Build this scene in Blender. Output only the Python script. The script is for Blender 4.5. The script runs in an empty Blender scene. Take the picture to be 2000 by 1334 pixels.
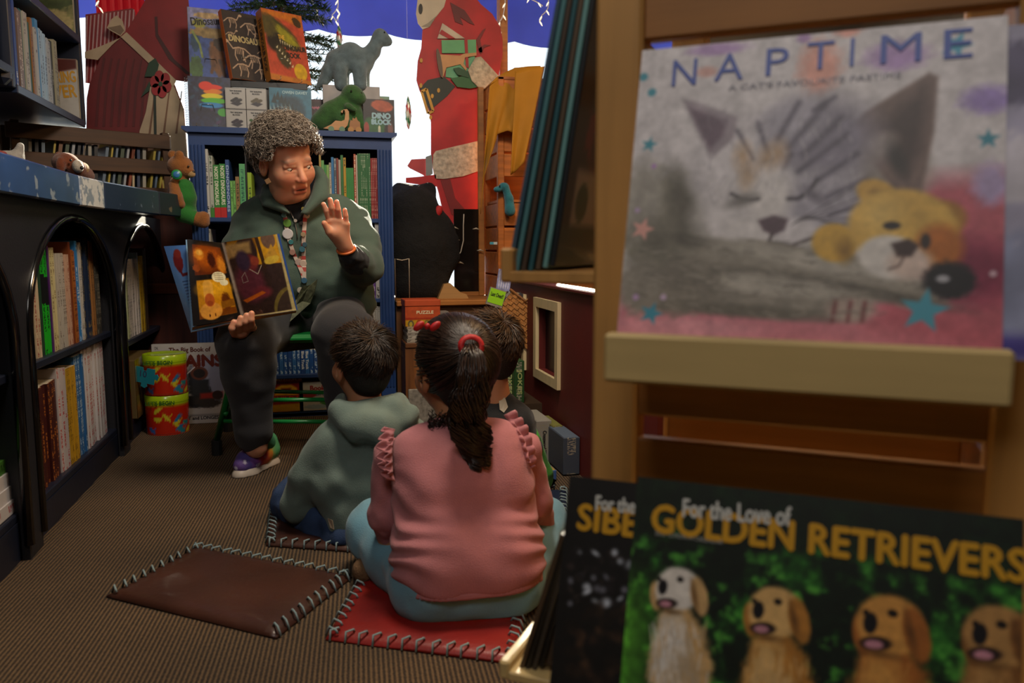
import bpy, math, random
import numpy as np
from mathutils import Vector, Matrix, Euler
random.seed(7)
RNG = np.random.default_rng(7)
sc = bpy.context.scene
COL = sc.collection
PI = math.pi

# ------------------------------------------------------------------ camera
FPX, CAMZ = 1556.0, 0.78
PITCH, YAW = math.radians(6.853), math.radians(13.802)
_f = Vector((math.sin(YAW) * math.cos(PITCH), math.cos(YAW) * math.cos(PITCH), -math.sin(PITCH)))
_r = Vector((math.cos(YAW), -math.sin(YAW), 0))
_u = _r.cross(_f)
CAMP = Vector((0, 0, CAMZ))
cam = bpy.data.cameras.new('camera')
cam.sensor_width = 36
cam.lens = FPX / 2000 * 36
cam.clip_start = 0.02
cam.dof.use_dof = True
cam.dof.focus_distance = 2.75
cam.dof.aperture_fstop = 4.2
camo = bpy.data.objects.new('camera', cam)
COL.objects.link(camo)
camo.matrix_world = Matrix(((_r.x, _u.x, -_f.x, 0), (_r.y, _u.y, -_f.y, 0), (_r.z, _u.z, -_f.z, CAMZ), (0, 0, 0, 1)))
sc.camera = camo


def A(x, y, Y=None, X=None, Z=None, D=None):
    """room point seen at photo pixel x, y on the plane Y=, X=, Z= or at depth D"""
    v = (_r * (x - 1000) - _u * (y - 667) + _f * FPX) / FPX
    t = D if D is not None else (Y / v.y if Y is not None else (X / v.x if X is not None else (Z - CAMZ) / v.z))
    return CAMP + v * t


# ------------------------------------------------------------------ world, sun, lamps, exposure
sc.view_settings.view_transform = 'Standard'
sc.view_settings.look = 'None'
sc.view_settings.gamma = 1
sc.view_settings.exposure = 0.0
sc.cycles.use_denoising = True
sc.cycles.max_bounces = 7
sc.cycles.transparent_max_bounces = 12
sc.cycles.caustics_reflective = False
sc.cycles.caustics_refractive = False
sc.cycles.sample_clamp_indirect = 4
w = bpy.data.worlds.new('world')
sc.world = w
w.use_nodes = True
w.node_tree.nodes['Background'].inputs[0].default_value = (0.86, 0.93, 1.0, 1)
w.node_tree.nodes['Background'].inputs[1].default_value = 1.9


def lamp(name, typ, loc, target, energy, col, **k):
    l = bpy.data.lights.new(name, typ)
    l.energy = energy
    l.color = col
    for a, b in k.items():
        setattr(l, a, b)
    o = bpy.data.objects.new(name, l)
    COL.objects.link(o)
    o.location = loc
    o.rotation_euler = (Vector(target) - Vector(loc)).to_track_quat('-Z', 'Y').to_euler()
    return o


# low winter sun behind the shop window
lamp('sun', 'SUN', (0.13 + .32 * 4, 2.72 + 4, 0.95 + .38 * 4), (0.13, 2.72, 0.95), 32.0, (1.0, 0.86, 0.66), angle=math.radians(1.2))
# ceiling lamps of the shop, with a warm fill last
lamp('ceiling_lamp_story_corner', 'AREA', (0.35, 1.75, 2.5), (0.05, 2.6, 0.4), 42, (1.0, 0.84, 0.66), size=0.5)
lamp('ceiling_lamp_aisle', 'AREA', (-0.45, -0.5, 2.5), (0.3, 1.2, 0.8), 18, (1.0, 0.93, 0.86), size=0.8)
lamp('warm_fill_far_aisle', 'AREA', (1.9, 2.4, 2.5), (1.3, 2.2, 0), 26, (1.0, 0.62, 0.3), size=0.5)  # unseen fill, added so the wood behind the rack glows orange


# ------------------------------------------------------------------ materials
def lin(c):
    if isinstance(c, str):
        c = [int(c[i:i + 2], 16) / 255 for i in (0, 2, 4)]
    return [v / 12.92 if v <= 0.04045 else ((v + 0.055) / 1.055) ** 2.4 for v in c]


_M = {}


def mat(col, rough=0.6, bump=None, var=None, metal=0, sheen=0, sss=0, grain=None, attr=None, coat=0, trans=0, emit=0, two=None):
    """cached procedural material. bump=(scale, strength); var=(scale, amount): cloudy tone; grain=(axis, scale, amount): wood grain;
    two=(scale, colour2, threshold): worn patches; attr: colour attribute that carries a print"""
    key = str((col, rough, bump, var, metal, sheen, sss, grain, attr, coat, trans, emit, two))
    if key in _M:
        return _M[key]
    m = bpy.data.materials.new('material')
    m.use_nodes = True
    nt = m.node_tree
    N, L = nt.nodes, nt.links
    b = N['Principled BSDF']
    b.inputs['Roughness'].default_value = rough
    b.inputs['Metallic'].default_value = metal
    if sheen:
        b.inputs['Sheen Weight'].default_value = sheen
        b.inputs['Sheen Roughness'].default_value = 0.5
    if coat:
        b.inputs['Coat Weight'].default_value = coat
        b.inputs['Coat Roughness'].default_value = 0.12
    if sss:
        b.inputs['Subsurface Weight'].default_value = sss
        b.inputs['Subsurface Radius'].default_value = (1.0, 0.25, 0.12)
        b.inputs['Subsurface Scale'].default_value = 0.016
    tc = N.new('ShaderNodeTexCoord')
    c = lin(col) + [1]
    if attr:
        at = N.new('ShaderNodeAttribute')
        at.attribute_name = attr
        csock = at.outputs['Color']
    else:
        rgb = N.new('ShaderNodeRGB')
        rgb.outputs[0].default_value = c
        csock = rgb.outputs[0]

    def noise(scale, detail=3, vec=None):
        n = N.new('ShaderNodeTexNoise')
        n.inputs['Scale'].default_value = scale
        n.inputs['Detail'].default_value = detail
        L.new(vec or tc.outputs['Object'], n.inputs['Vector'])
        return n.outputs['Fac']

    def mult(sock, fac, lo, hi):
        r = N.new('ShaderNodeMapRange')
        r.inputs['From Min'].default_value = 0.3
        r.inputs['From Max'].default_value = 0.7
        r.inputs['To Min'].default_value = lo
        r.inputs['To Max'].default_value = hi
        L.new(fac, r.inputs['Value'])
        x = N.new('ShaderNodeVectorMath')
        x.operation = 'SCALE'
        L.new(sock, x.inputs[0])
        L.new(r.outputs[0], x.inputs['Scale'])
        return x.outputs[0]
    if var:
        csock = mult(csock, noise(var[0]), 1 - var[1], 1 + var[1])
    if grain:
        mp = N.new('ShaderNodeMapping')
        s = [grain[1]] * 3
        s[grain[0]] = grain[1] * 0.06
        mp.inputs['Scale'].default_value = s
        L.new(tc.outputs['Object'], mp.inputs['Vector'])
        csock = mult(csock, noise(1.0, 6, mp.outputs[0]), 1 - grain[2], 1 + grain[2])
    if two:
        mx = N.new('ShaderNodeMix')
        mx.data_type = 'RGBA'
        r = N.new('ShaderNodeMapRange')
        r.inputs['From Min'].default_value = two[2]
        r.inputs['From Max'].default_value = two[2] + 0.04
        L.new(noise(two[0], 8), r.inputs['Value'])
        L.new(r.outputs[0], mx.inputs['Factor'])
        L.new(csock, mx.inputs['A'])
        mx.inputs['B'].default_value = lin(two[1]) + [1]
        csock = mx.outputs['Result']
    L.new(csock, b.inputs['Base Color'])
    if emit:
        L.new(csock, b.inputs['Emission Color'])
        b.inputs['Emission Strength'].default_value = emit
    if bump:
        bp = N.new('ShaderNodeBump')
        bp.inputs['Strength'].default_value = bump[1]
        bp.inputs['Distance'].default_value = 0.004
        L.new(noise(bump[0], 4), bp.inputs['Height'])
        L.new(bp.outputs[0], b.inputs['Normal'])
    if trans:
        t = N.new('ShaderNodeBsdfTranslucent')
        L.new(csock, t.inputs[0])
        ms = N.new('ShaderNodeMixShader')
        ms.inputs[0].default_value = trans
        L.new(b.outputs[0], ms.inputs[1])
        L.new(t.outputs[0], ms.inputs[2])
        L.new(ms.outputs[0], N['Material Output'].inputs[0])
    _M[key] = m
    return m


def spine_mat(col, ink):
    """book cover with rows of small unreadable title marks running down the spine"""
    key = 'spine' + str((col, ink))
    if key in _M:
        return _M[key]
    m = bpy.data.materials.new('book_cover')
    m.use_nodes = True
    N, L = m.node_tree.nodes, m.node_tree.links
    b = N['Principled BSDF']
    b.inputs['Roughness'].default_value = 0.42
    tc = N.new('ShaderNodeTexCoord')
    sp = N.new('ShaderNodeSeparateXYZ')
    L.new(tc.outputs['Generated'], sp.inputs[0])

    def math_(op, a, bb):
        n = N.new('ShaderNodeMath')
        n.operation = op
        for i, v in enumerate((a, bb)):
            if isinstance(v, (int, float)):
                n.inputs[i].default_value = v
            else:
                L.new(v, n.inputs[i])
        return n.outputs[0]
    x = math_('ABSOLUTE', math_('SUBTRACT', sp.outputs[0], 0.5), 0)
    inx = math_('LESS_THAN', x, 0.26)
    mp = N.new('ShaderNodeMapping')
    mp.inputs['Scale'].default_value = (60, 0, 230)
    L.new(tc.outputs['Object'], mp.inputs['Vector'])
    n1 = N.new('ShaderNodeTexNoise')
    n1.inputs['Scale'].default_value = 1
    n1.inputs['Detail'].default_value = 2
    L.new(mp.outputs[0], n1.inputs['Vector'])
    n2 = N.new('ShaderNodeTexNoise')
    n2.inputs['Scale'].default_value = 14
    n2.inputs['Detail'].default_value = 0
    mp2 = N.new('ShaderNodeMapping')
    mp2.inputs['Scale'].default_value = (0, 0, 1)
    L.new(tc.outputs['Object'], mp2.inputs['Vector'])
    oi = N.new('ShaderNodeObjectInfo')
    ad = N.new('ShaderNodeVectorMath')
    L.new(mp2.outputs[0], ad.inputs[0])
    L.new(oi.outputs['Random'], ad.inputs[1])
    L.new(ad.outputs[0], n2.inputs['Vector'])
    fac = math_('MULTIPLY', math_('MULTIPLY', inx, math_('GREATER_THAN', n1.outputs['Fac'], 0.5)), math_('GREATER_THAN', n2.outputs['Fac'], 0.48))
    mx = N.new('ShaderNodeMix')
    mx.data_type = 'RGBA'
    L.new(fac, mx.inputs['Factor'])
    mx.inputs['A'].default_value = lin(col) + [1]
    mx.inputs['B'].default_value = lin(ink) + [1]
    L.new(mx.outputs['Result'], b.inputs['Base Color'])
    _M[key] = m
    return m


def thin_glass():
    m = bpy.data.materials.new('window_glass')
    m.use_nodes = True
    N, L = m.node_tree.nodes, m.node_tree.links
    t = N.new('ShaderNodeBsdfTransparent')
    t.inputs[0].default_value = (0.93, 0.96, 0.97, 1)
    L.new(t.outputs[0], N['Material Output'].inputs[0])
    return m


# ------------------------------------------------------------------ objects and mesh helpers
def tag(o, label=None, cat=None, group=None, kind=None):
    for k, v in (('label', label), ('category', cat), ('group', group), ('kind', kind)):
        if v:
            o[k] = v
    return o


def thing(name, label, cat, loc=(0, 0, 0), rz=0, group=None, M=None):
    o = bpy.data.objects.new(name, None)
    o.empty_display_size = 0.05
    COL.objects.link(o)
    if M is not None:
        o.matrix_world = M
    else:
        o.location = loc
        o.rotation_euler = (0, 0, rz)
    return tag(o, label, cat, group)


def link(name, me, m, parent=None, M=None):
    o = bpy.data.objects.new(name, me)
    COL.objects.link(o)
    if m is not None and not me.materials:
        for q in (m if isinstance(m, (list, tuple)) else [m]):
            me.materials.append(q)
    if parent is not None:
        o.parent = parent
    if M is not None:
        if parent is not None:
            o.matrix_local = M
        else:
            o.matrix_world = M
    return o


def frame(o, x, y, z):
    """matrix from an origin and three axes"""
    x, y, z = (Vector(v).normalized() for v in (x, y, z))
    return Matrix(((x.x, y.x, z.x, o[0]), (x.y, y.y, z.y, o[1]), (x.z, y.z, z.z, o[2]), (0, 0, 0, 1)))


def T(x, y, z, rz=0, rx=0, ry=0, order='XYZ'):
    return Matrix.Translation((x, y, z)) @ Euler((rx, ry, rz), order).to_matrix().to_4x4()


def npmesh(V, Fq, name='mesh', smooth=True, col=None, uv=None, mi=None):
    """mesh from numpy arrays: V (n,3), Fq (m,3 or 4)"""
    me = bpy.data.meshes.new(name)
    V = np.ascontiguousarray(V, dtype=np.float32)
    Fq = np.ascontiguousarray(Fq, dtype=np.int32)
    k = Fq.shape[1]
    me.vertices.add(len(V))
    me.vertices.foreach_set('co', V.ravel())
    me.loops.add(Fq.size)
    me.loops.foreach_set('vertex_index', Fq.ravel())
    me.polygons.add(len(Fq))
    me.polygons.foreach_set('loop_start', np.arange(0, Fq.size, k, dtype=np.int32))
    if mi is not None:
        me.polygons.foreach_set('material_index', np.ascontiguousarray(mi, dtype=np.int32))
    me.update(calc_edges=True)
    if smooth:
        me.shade_smooth()
    if col is not None:
        a = me.color_attributes.new('print', 'FLOAT_COLOR', 'POINT')
        c = np.ones((len(V), 4), dtype=np.float32)
        c[:, :3] = col
        a.data.foreach_set('color', c.ravel())
    return me


class B:
    """collects boxes, tubes, lathes into ONE mesh"""

    def __init__(s):
        s.v, s.f = [], []

    def add(s, vs, fs, M=None):
        n = len(s.v)
        s.v += [tuple(M @ Vector(p)) if M is not None else tuple(p) for p in vs]
        s.f += [tuple(i + n for i in q) for q in fs]
        return s

    def box(s, x0, x1, y0, y1, z0, z1, M=None, c=0.0):
        if c <= 0:
            vs = [(x, y, z) for x in (x0, x1) for y in (y0, y1) for z in (z0, z1)]
            return s.add(vs, [(0, 1, 3, 2), (4, 6, 7, 5), (0, 4, 5, 1), (2, 3, 7, 6), (0, 2, 6, 4), (1, 5, 7, 3)], M)
        c = min(c, (x1 - x0) * .45, (y1 - y0) * .45, (z1 - z0) * .45)
        import itertools
        pts, idx = [], {}
        lo, hi = (x0, y0, z0), (x1, y1, z1)
        for cn in itertools.product((0, 1), repeat=3):
            for ax in range(3):
                p = [(hi[i] if cn[i] else lo[i]) for i in range(3)]
                for i in range(3):
                    if i != ax:
                        p[i] += -c if cn[i] else c
                idx[cn, ax] = len(pts)
                pts.append(tuple(p))
        ctr = Vector(((x0 + x1) / 2, (y0 + y1) / 2, (z0 + z1) / 2))
        fs = []

        def face(ids):
            q = [Vector(pts[i]) for i in ids]
            nrm = (q[1] - q[0]).cross(q[2] - q[0])
            m = sum(q, Vector()) / len(q)
            fs.append(tuple(ids) if nrm.dot(m - ctr) > 0 else tuple(reversed(ids)))
        for ax in range(3):
            o = [i for i in range(3) if i != ax]
            for sd in (0, 1):
                ids = []
                for a, b in ((0, 0), (1, 0), (1, 1), (0, 1)):
                    cn = [0, 0, 0]
                    cn[ax], cn[o[0]], cn[o[1]] = sd, a, b
                    ids.append(idx[tuple(cn), ax])
                face(ids)
            for a, b in itertools.product((0, 1), repeat=2):
                e = []
                for sd in (0, 1):
                    cn = [0, 0, 0]
                    cn[ax], cn[o[0]], cn[o[1]] = sd, a, b
                    e.append(tuple(cn))
                face([idx[e[0], o[0]], idx[e[1], o[0]], idx[e[1], o[1]], idx[e[0], o[1]]])
        for cn in itertools.product((0, 1), repeat=3):
            face([idx[cn, 0], idx[cn, 1], idx[cn, 2]])
        return s.add(pts, fs, M)

    def prism(s, poly, y0, y1, M=None):
        """polygon in local x,z extruded along y"""
        n = len(poly)
        a = sum(poly[i][0] * poly[(i + 1) % n][1] - poly[(i + 1) % n][0] * poly[i][1] for i in range(n))
        if a < 0:
            poly = poly[::-1]
        vs = [(x, y0, z) for x, z in poly] + [(x, y1, z) for x, z in poly]
        fs = [tuple(range(n)), tuple(range(2 * n - 1, n - 1, -1))]
        fs += [(i, i + n, (i + 1) % n + n, (i + 1) % n) for i in range(n)]
        return s.add(vs, fs, M)

    def tube(s, pts, r, n=8, caps=True, M=None):
        pts = [Vector(p) for p in pts]
        rs = r if isinstance(r, (list, tuple)) else [r] * len(pts)
        vs, fs, up = [], [], None
        for i, p in enumerate(pts):
            d = (pts[min(i + 1, len(pts) - 1)] - pts[max(i - 1, 0)])
            d = d.normalized() if d.length > 1e-9 else Vector((0, 0, 1))
            if up is None:
                up = d.orthogonal().normalized()
            up = (up - d * up.dot(d))
            up = up.normalized() if up.length > 1e-6 else d.orthogonal().normalized()
            sd = d.cross(up)
            for k in range(n):
                a = 2 * PI * k / n
                vs.append(p + (up * math.cos(a) + sd * math.sin(a)) * rs[i])
        for i in range(len(pts) - 1):
            for k in range(n):
                fs.append((i * n + k, i * n + (k + 1) % n, (i + 1) * n + (k + 1) % n, (i + 1) * n + k))
        if caps:
            fs.append(tuple(reversed(range(n))))
            fs.append(tuple(range((len(pts) - 1) * n, len(pts) * n)))
        return s.add(vs, fs, M)

    def lathe(s, prof, n=24, M=None):
        """profile of (r, z) turned round local z"""
        vs = [(r * math.cos(2 * PI * k / n), r * math.sin(2 * PI * k / n), z) for r, z in prof for k in range(n)]
        fs = [(i * n + k, i * n + (k + 1) % n, (i + 1) * n + (k + 1) % n, (i + 1) * n + k) for i in range(len(prof) - 1) for k in range(n)]
        return s.add(vs, fs, M)

    def ell(s, c, r, n=12, M=None):
        R = Matrix.Translation(c) @ Matrix.Diagonal((r[0], r[1], r[2], 1))
        prof = [(max(math.sin(PI * i / n), 1e-3), -math.cos(PI * i / n)) for i in range(n + 1)]
        return s.lathe(prof, n * 2, (M @ R) if M is not None else R)

    def to(s, name, m, parent=None, M=None, smooth=False):
        me = bpy.data.meshes.new(name)
        me.from_pydata(s.v, [], s.f)
        me.update()
        if smooth:
            me.shade_smooth()
        return link(name, me, m, parent, M)


def struct(o):
    o['kind'] = 'structure'
    return o


def copy_tree(o, parent=None):
    c = o.copy()
    COL.objects.link(c)
    if parent is not None:
        c.parent = parent
    for ch in list(o.children):
        copy_tree(ch, c)
    return c


_TXT = {}


def cache_text(strings):
    """glyph outlines of the built-in font as meshes, one depsgraph update for all"""
    tmp = []
    for s in strings:
        if s in _TXT:
            continue
        cu = bpy.data.curves.new('t', 'FONT')
        cu.body = s
        cu.resolution_u = 3
        cu.align_x = 'CENTER'
        cu.align_y = 'CENTER'
        o = bpy.data.objects.new('t', cu)
        COL.objects.link(o)
        tmp.append((s, o, cu))
    dg = bpy.context.evaluated_depsgraph_get()
    for s, o, cu in tmp:
        me = bpy.data.meshes.new_from_object(o.evaluated_get(dg))
        n = len(me.vertices)
        V = np.empty(n * 3)
        me.vertices.foreach_get('co', V)
        _TXT[s] = (V.reshape(n, 3), [tuple(p.vertices) for p in me.polygons])
        bpy.data.meshes.remove(me)
    for s, o, cu in tmp:
        bpy.data.objects.remove(o)
        bpy.data.curves.remove(cu)


def lettering(s, width, height, m, parent, M, name='lettering', bold=0.0):
    """flat letters in the local x-z plane (facing -y), fitted to width x height"""
    V, Fs = _TXT[s]
    lo, hi = V.min(0), V.max(0)
    q = (V - (lo + hi) / 2) / np.maximum(hi - lo, 1e-6)
    b = B()
    offs = [(0, 0)] if not bold else [(-bold, 0), (bold, 0), (0, bold), (0, -bold)]
    for i, (ox, oz) in enumerate(offs):
        b.add([(x * width + ox, -0.00005 * i, y * height + oz) for x, y, _ in q], Fs)
    return b.to(name, m, parent, M)


# ------------------------------------------------------------------ painted prints (colour per vertex on the printed sheet)
def vnoise(x, y, seed=0, z=None):
    """smooth value noise"""
    def h(i, j, k):
        n = (i * 374761393 + j * 668265263 + k * 2147483647 + seed * 974711) & 0xffffffff
        n = ((n ^ (n >> 13)) * 1274126177) & 0xffffffff
        return ((n ^ (n >> 16)) & 0xffff) / 65535.0
    z = np.zeros_like(x) if z is None else z
    xi, yi, zi = np.floor(x).astype(np.int64), np.floor(y).astype(np.int64), np.floor(z).astype(np.int64)
    fx, fy, fz = x - xi, y - yi, z - zi
    fx, fy, fz = (t * t * (3 - 2 * t) for t in (fx, fy, fz))
    r = 0
    for a in (0, 1):
        for b in (0, 1):
            for c in (0, 1):
                r = r + h(xi + a, yi + b, zi + c) * (fx if a else 1 - fx) * (fy if b else 1 - fy) * (fz if c else 1 - fz)
    return r


def fbm(x, y, seed=0, o=4, z=None):
    r, a = 0, 0.5
    for i in range(o):
        r = r + a * vnoise(x * 2 ** i, y * 2 ** i, seed + i, None if z is None else z * 2 ** i)
        a /= 2
    return r


class Paint:
    """a picture with x 0..w to the right and y 0..h upward (units of choice)"""

    def __init__(s, w, h, nx, base):
        s.w, s.h = w, h
        s.nx, s.ny = nx, max(2, int(round(nx * h / w)))
        s.X, s.Y = np.meshgrid(np.linspace(0, w, s.nx), np.linspace(0, h, s.ny))
        s.c = np.zeros((s.ny, s.nx, 3))
        s.c[:] = s.col(base)

    def col(s, c):
        return np.array([int(c[i:i + 2], 16) / 255 for i in (0, 2, 4)]) if isinstance(c, str) else np.array(c)

    def lay(s, mask, c, a=1.0):
        mask = np.clip(mask * a, 0, 1)[..., None]
        s.c = s.c * (1 - mask) + s.col(c) * mask
        return s

    def ell(s, cx, cy, rx, ry, c, rot=0, soft=.15, a=1.0, wob=0, fr=6):
        dx, dy = s.X - cx, s.Y - cy
        co, si = math.cos(rot), math.sin(rot)
        u, v = (dx * co + dy * si) / rx, (-dx * si + dy * co) / ry
        d = np.hypot(u, v)
        if wob:
            d = d + wob * (fbm(u * fr, v * fr, 5) - 0.47) * 2
        return s.lay((1 - d) / soft + .5, c, a)

    def sd(s, poly):
        d = np.full(s.X.shape, 1e9)
        ins = np.zeros(s.X.shape, bool)
        n = len(poly)
        for i in range(n):
            x0, y0 = poly[i]
            x1, y1 = poly[(i + 1) % n]
            ex, ey = x1 - x0, y1 - y0
            t = np.clip(((s.X - x0) * ex + (s.Y - y0) * ey) / (ex * ex + ey * ey + 1e-12), 0, 1)
            d = np.minimum(d, np.hypot(s.X - x0 - t * ex, s.Y - y0 - t * ey))
            ins ^= ((y0 > s.Y) != (y1 > s.Y)) & (s.X < ex * (s.Y - y0) / (ey + 1e-12) + x0)
        return np.where(ins, -d, d)

    def poly(s, poly, c, soft=.01, a=1.0):
        return s.lay(.5 - s.sd(poly) / soft, c, a)

    def line(s, pts, wd, c, soft=None, a=1.0):
        d = np.full(s.X.shape, 1e9)
        for (x0, y0), (x1, y1) in zip(pts[:-1], pts[1:]):
            ex, ey = x1 - x0, y1 - y0
            t = np.clip(((s.X - x0) * ex + (s.Y - y0) * ey) / (ex * ex + ey * ey + 1e-12), 0, 1)
            d = np.minimum(d, np.hypot(s.X - x0 - t * ex, s.Y - y0 - t * ey))
        return s.lay((wd / 2 - d) / (soft or wd * .4) + .5, c, a)

    def star(s, cx, cy, r, c, rot=0, k=5, inner=.42):
        p = [(cx + r * (1 if i % 2 == 0 else inner) * math.sin(PI * i / k + rot), cy + r * (1 if i % 2 == 0 else inner) * math.cos(PI * i / k + rot)) for i in range(2 * k)]
        return s.poly(p, c, r * .1)

    def mottle(s, amt, fr, seed=1, fy=None):
        n = fbm(s.X * fr, s.Y * (fy or fr), seed) - .47
        s.c = np.clip(s.c * (1 + amt * 2 * n)[..., None], 0, 1)
        return s

    def mesh(s, W, H):
        """sheet W x H m in the local x-z plane, centred, facing -y"""
        V = np.stack([(s.X / s.w - .5) * W, np.zeros_like(s.X), (s.Y / s.h - .5) * H], -1).reshape(-1, 3)
        i = np.arange(s.nx - 1)[None] + np.arange(s.ny - 1)[:, None] * s.nx
        Fq = np.stack([i, i + 1, i + 1 + s.nx, i + s.nx], -1).reshape(-1, 4)
        c = np.clip(s.c, 0, 1).reshape(-1, 3)
        c = np.where(c <= .04045, c / 12.92, ((c + .055) / 1.055) ** 2.4)
        return npmesh(V, Fq, 'print', False, c)


def PRINT(rough=.35, coat=0):
    return mat('ffffff', rough, attr='print', coat=coat)


def poster(P, W, H, name, parent, M, rough=.35, coat=0):
    return link(name, P.mesh(W, H), PRINT(rough, coat), parent, M)

cache_text(['NAPTIME', "A CAT'S FAVOURITE PASTIME", 'GOLDEN RETRIEVERS', 'For the Love of', 'SIBERIAN HUSKIES', '2025 12-MONTH CALENDAR', 'The Big Book of', 'TRAINS', 'FASTEST and LONGEST', 'DK',
            'Dinosaurs', 'DINOSAURS', 'THE DINOSAUR BOOK', 'THE', 'DINOSAUR', 'BOOK', 'DINO', 'BLOCK', 'TINY BUILDING', 'BLOCKS', 'OWEN DAVEY', 'Highlights', 'NOISY DINOSAURS', 'DINOSNORES',
            'BUILDA', 'Books', 'on the', 'PUZZLE', 'Little Blue Truck', 'Blue Truck', "LET'S BEGIN", 'JOKES', 'Crossword 2025', 'RING', 'VER', 'Last Ones!!', '10', 'STEM CLUB', 'BEARS', 'HENRY', 'No thank'])

# ================================================================== the room
NAVY = mat('141a2b', .42, var=(3, .25), bump=(40, .08), two=(14, '6b5a3a', .78))
carpet = bpy.data.materials.new('ribbed_carpet')
carpet.use_nodes = True
N, L = carpet.node_tree.nodes, carpet.node_tree.links
bs = N['Principled BSDF']
bs.inputs['Roughness'].default_value = .95
tc = N.new('ShaderNodeTexCoord')
mp = N.new('ShaderNodeMapping')
mp.inputs['Rotation'].default_value = (0, 0, math.radians(3))
L.new(tc.outputs['Object'], mp.inputs[0])
wv = N.new('ShaderNodeTexWave')
wv.inputs['Scale'].default_value = 34
wv.inputs['Distortion'].default_value = 1.2
wv.inputs['Detail'].default_value = 3
wv.inputs['Detail Scale'].default_value = 6
L.new(mp.outputs[0], wv.inputs['Vector'])
mp2 = N.new('ShaderNodeMapping')
mp2.inputs['Scale'].default_value = (260, 120, 1)
L.new(mp.outputs[0], mp2.inputs[0])
ns = N.new('ShaderNodeTexNoise')
ns.inputs['Scale'].default_value = 1
L.new(mp2.outputs[0], ns.inputs['Vector'])
ns2 = N.new('ShaderNodeTexNoise')
ns2.inputs['Scale'].default_value = 2.2
L.new(tc.outputs['Object'], ns2.inputs['Vector'])
mm = N.new('ShaderNodeMath')
mm.operation = 'MULTIPLY_ADD'
mm.inputs[1].default_value = .55
L.new(wv.outputs['Fac'], mm.inputs[0])
ma = N.new('ShaderNodeMath')
ma.operation = 'MULTIPLY'
ma.inputs[1].default_value = .6
L.new(ns.outputs['Fac'], ma.inputs[0])
L.new(ma.outputs[0], mm.inputs[2])
rp = N.new('ShaderNodeValToRGB')
rp.color_ramp.elements[0].position = .25
rp.color_ramp.elements[0].color = lin('1f170f') + [1]
rp.color_ramp.elements[1].position = .85
rp.color_ramp.elements[1].color = lin('6b553a') + [1]
e = rp.color_ramp.elements.new(.55)
e.color = lin('463625') + [1]
L.new(mm.outputs[0], rp.inputs[0])
hs = N.new('ShaderNodeMix')
hs.data_type = 'RGBA'
hs.blend_type = 'MULTIPLY'
hs.inputs['Factor'].default_value = .6
L.new(rp.outputs[0], hs.inputs['A'])
rp2 = N.new('ShaderNodeValToRGB')
rp2.color_ramp.elements[0].color = (.55, .52, .5, 1)
rp2.color_ramp.elements[0].position = .35
rp2.color_ramp.elements[1].position = .65
L.new(ns2.outputs['Fac'], rp2.inputs[0])
L.new(rp2.outputs[0], hs.inputs['B'])
L.new(hs.outputs['Result'], bs.inputs['Base Color'])
bp = N.new('ShaderNodeBump')
bp.inputs['Strength'].default_value = .7
bp.inputs['Distance'].default_value = .004
L.new(mm.outputs[0], bp.inputs['Height'])
L.new(bp.outputs[0], bs.inputs['Normal'])

WALLM = mat('6e675c', .85, var=(2, .1), bump=(60, .05))
struct(B().box(-1.5, 3.2, -2.6, 4.42, -.1, 0).to('floor', carpet))
struct(B().box(-1.62, -1.5, -2.6, 4.42, 0, 2.8).to('wall_left', WALLM))
struct(B().box(3.2, 3.32, -2.6, 4.42, 0, 2.8).to('wall_right', WALLM))
struct(B().box(-1.62, 3.32, -2.72, -2.6, 0, 2.8).to('wall_front', WALLM))
struct(B().box(-1.62, 3.32, -2.72, 4.42, 2.8, 2.9).to('ceiling', mat('8c8578', .9, bump=(30, .1))))
# shop window wall: low wall, lintel, jambs
WX0, WX1, WZ0, WZ1 = -1.32, 2.1, .5, 2.55
struct(B().box(-1.5, 3.2, 4.3, 4.42, 0, WZ0).box(-1.5, 3.2, 4.3, 4.42, WZ1, 2.8).box(-1.5, WX0, 4.3, 4.42, WZ0, WZ1).box(WX1, 3.2, 4.3, 4.42, WZ0, WZ1).to('wall_back', WALLM))
OAK = mat('9a6a35', .5, grain=(0, 60, .25), var=(6, .12))
win = struct(B().box(WX0, WX1, 4.3, 4.36, WZ0, WZ0 + .05, c=.004).box(WX0, WX1, 4.3, 4.36, WZ1 - .05, WZ1, c=.004).box(WX0, WX0 + .05, 4.3, 4.36, WZ0, WZ1, c=.004).box(WX1 - .05, WX1, 4.3, 4.36, WZ0, WZ1, c=.004).to('window_1', OAK))
mx_ = A(981, 50, Y=4.33).x
mull = B().box(mx_ - .022, mx_ + .022, 4.29, 4.37, WZ0 + .05, WZ1 - .05, c=.004).to('mullion', OAK, win)
GL = thin_glass()
B().box(WX0 + .05, mx_ - .022, 4.328, 4.334, WZ0 + .05, WZ1 - .05).to('pane', GL, win)
B().box(mx_ + .022, WX1 - .05, 4.328, 4.334, WZ0 + .05, WZ1 - .05).to('pane', GL, win)
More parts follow.
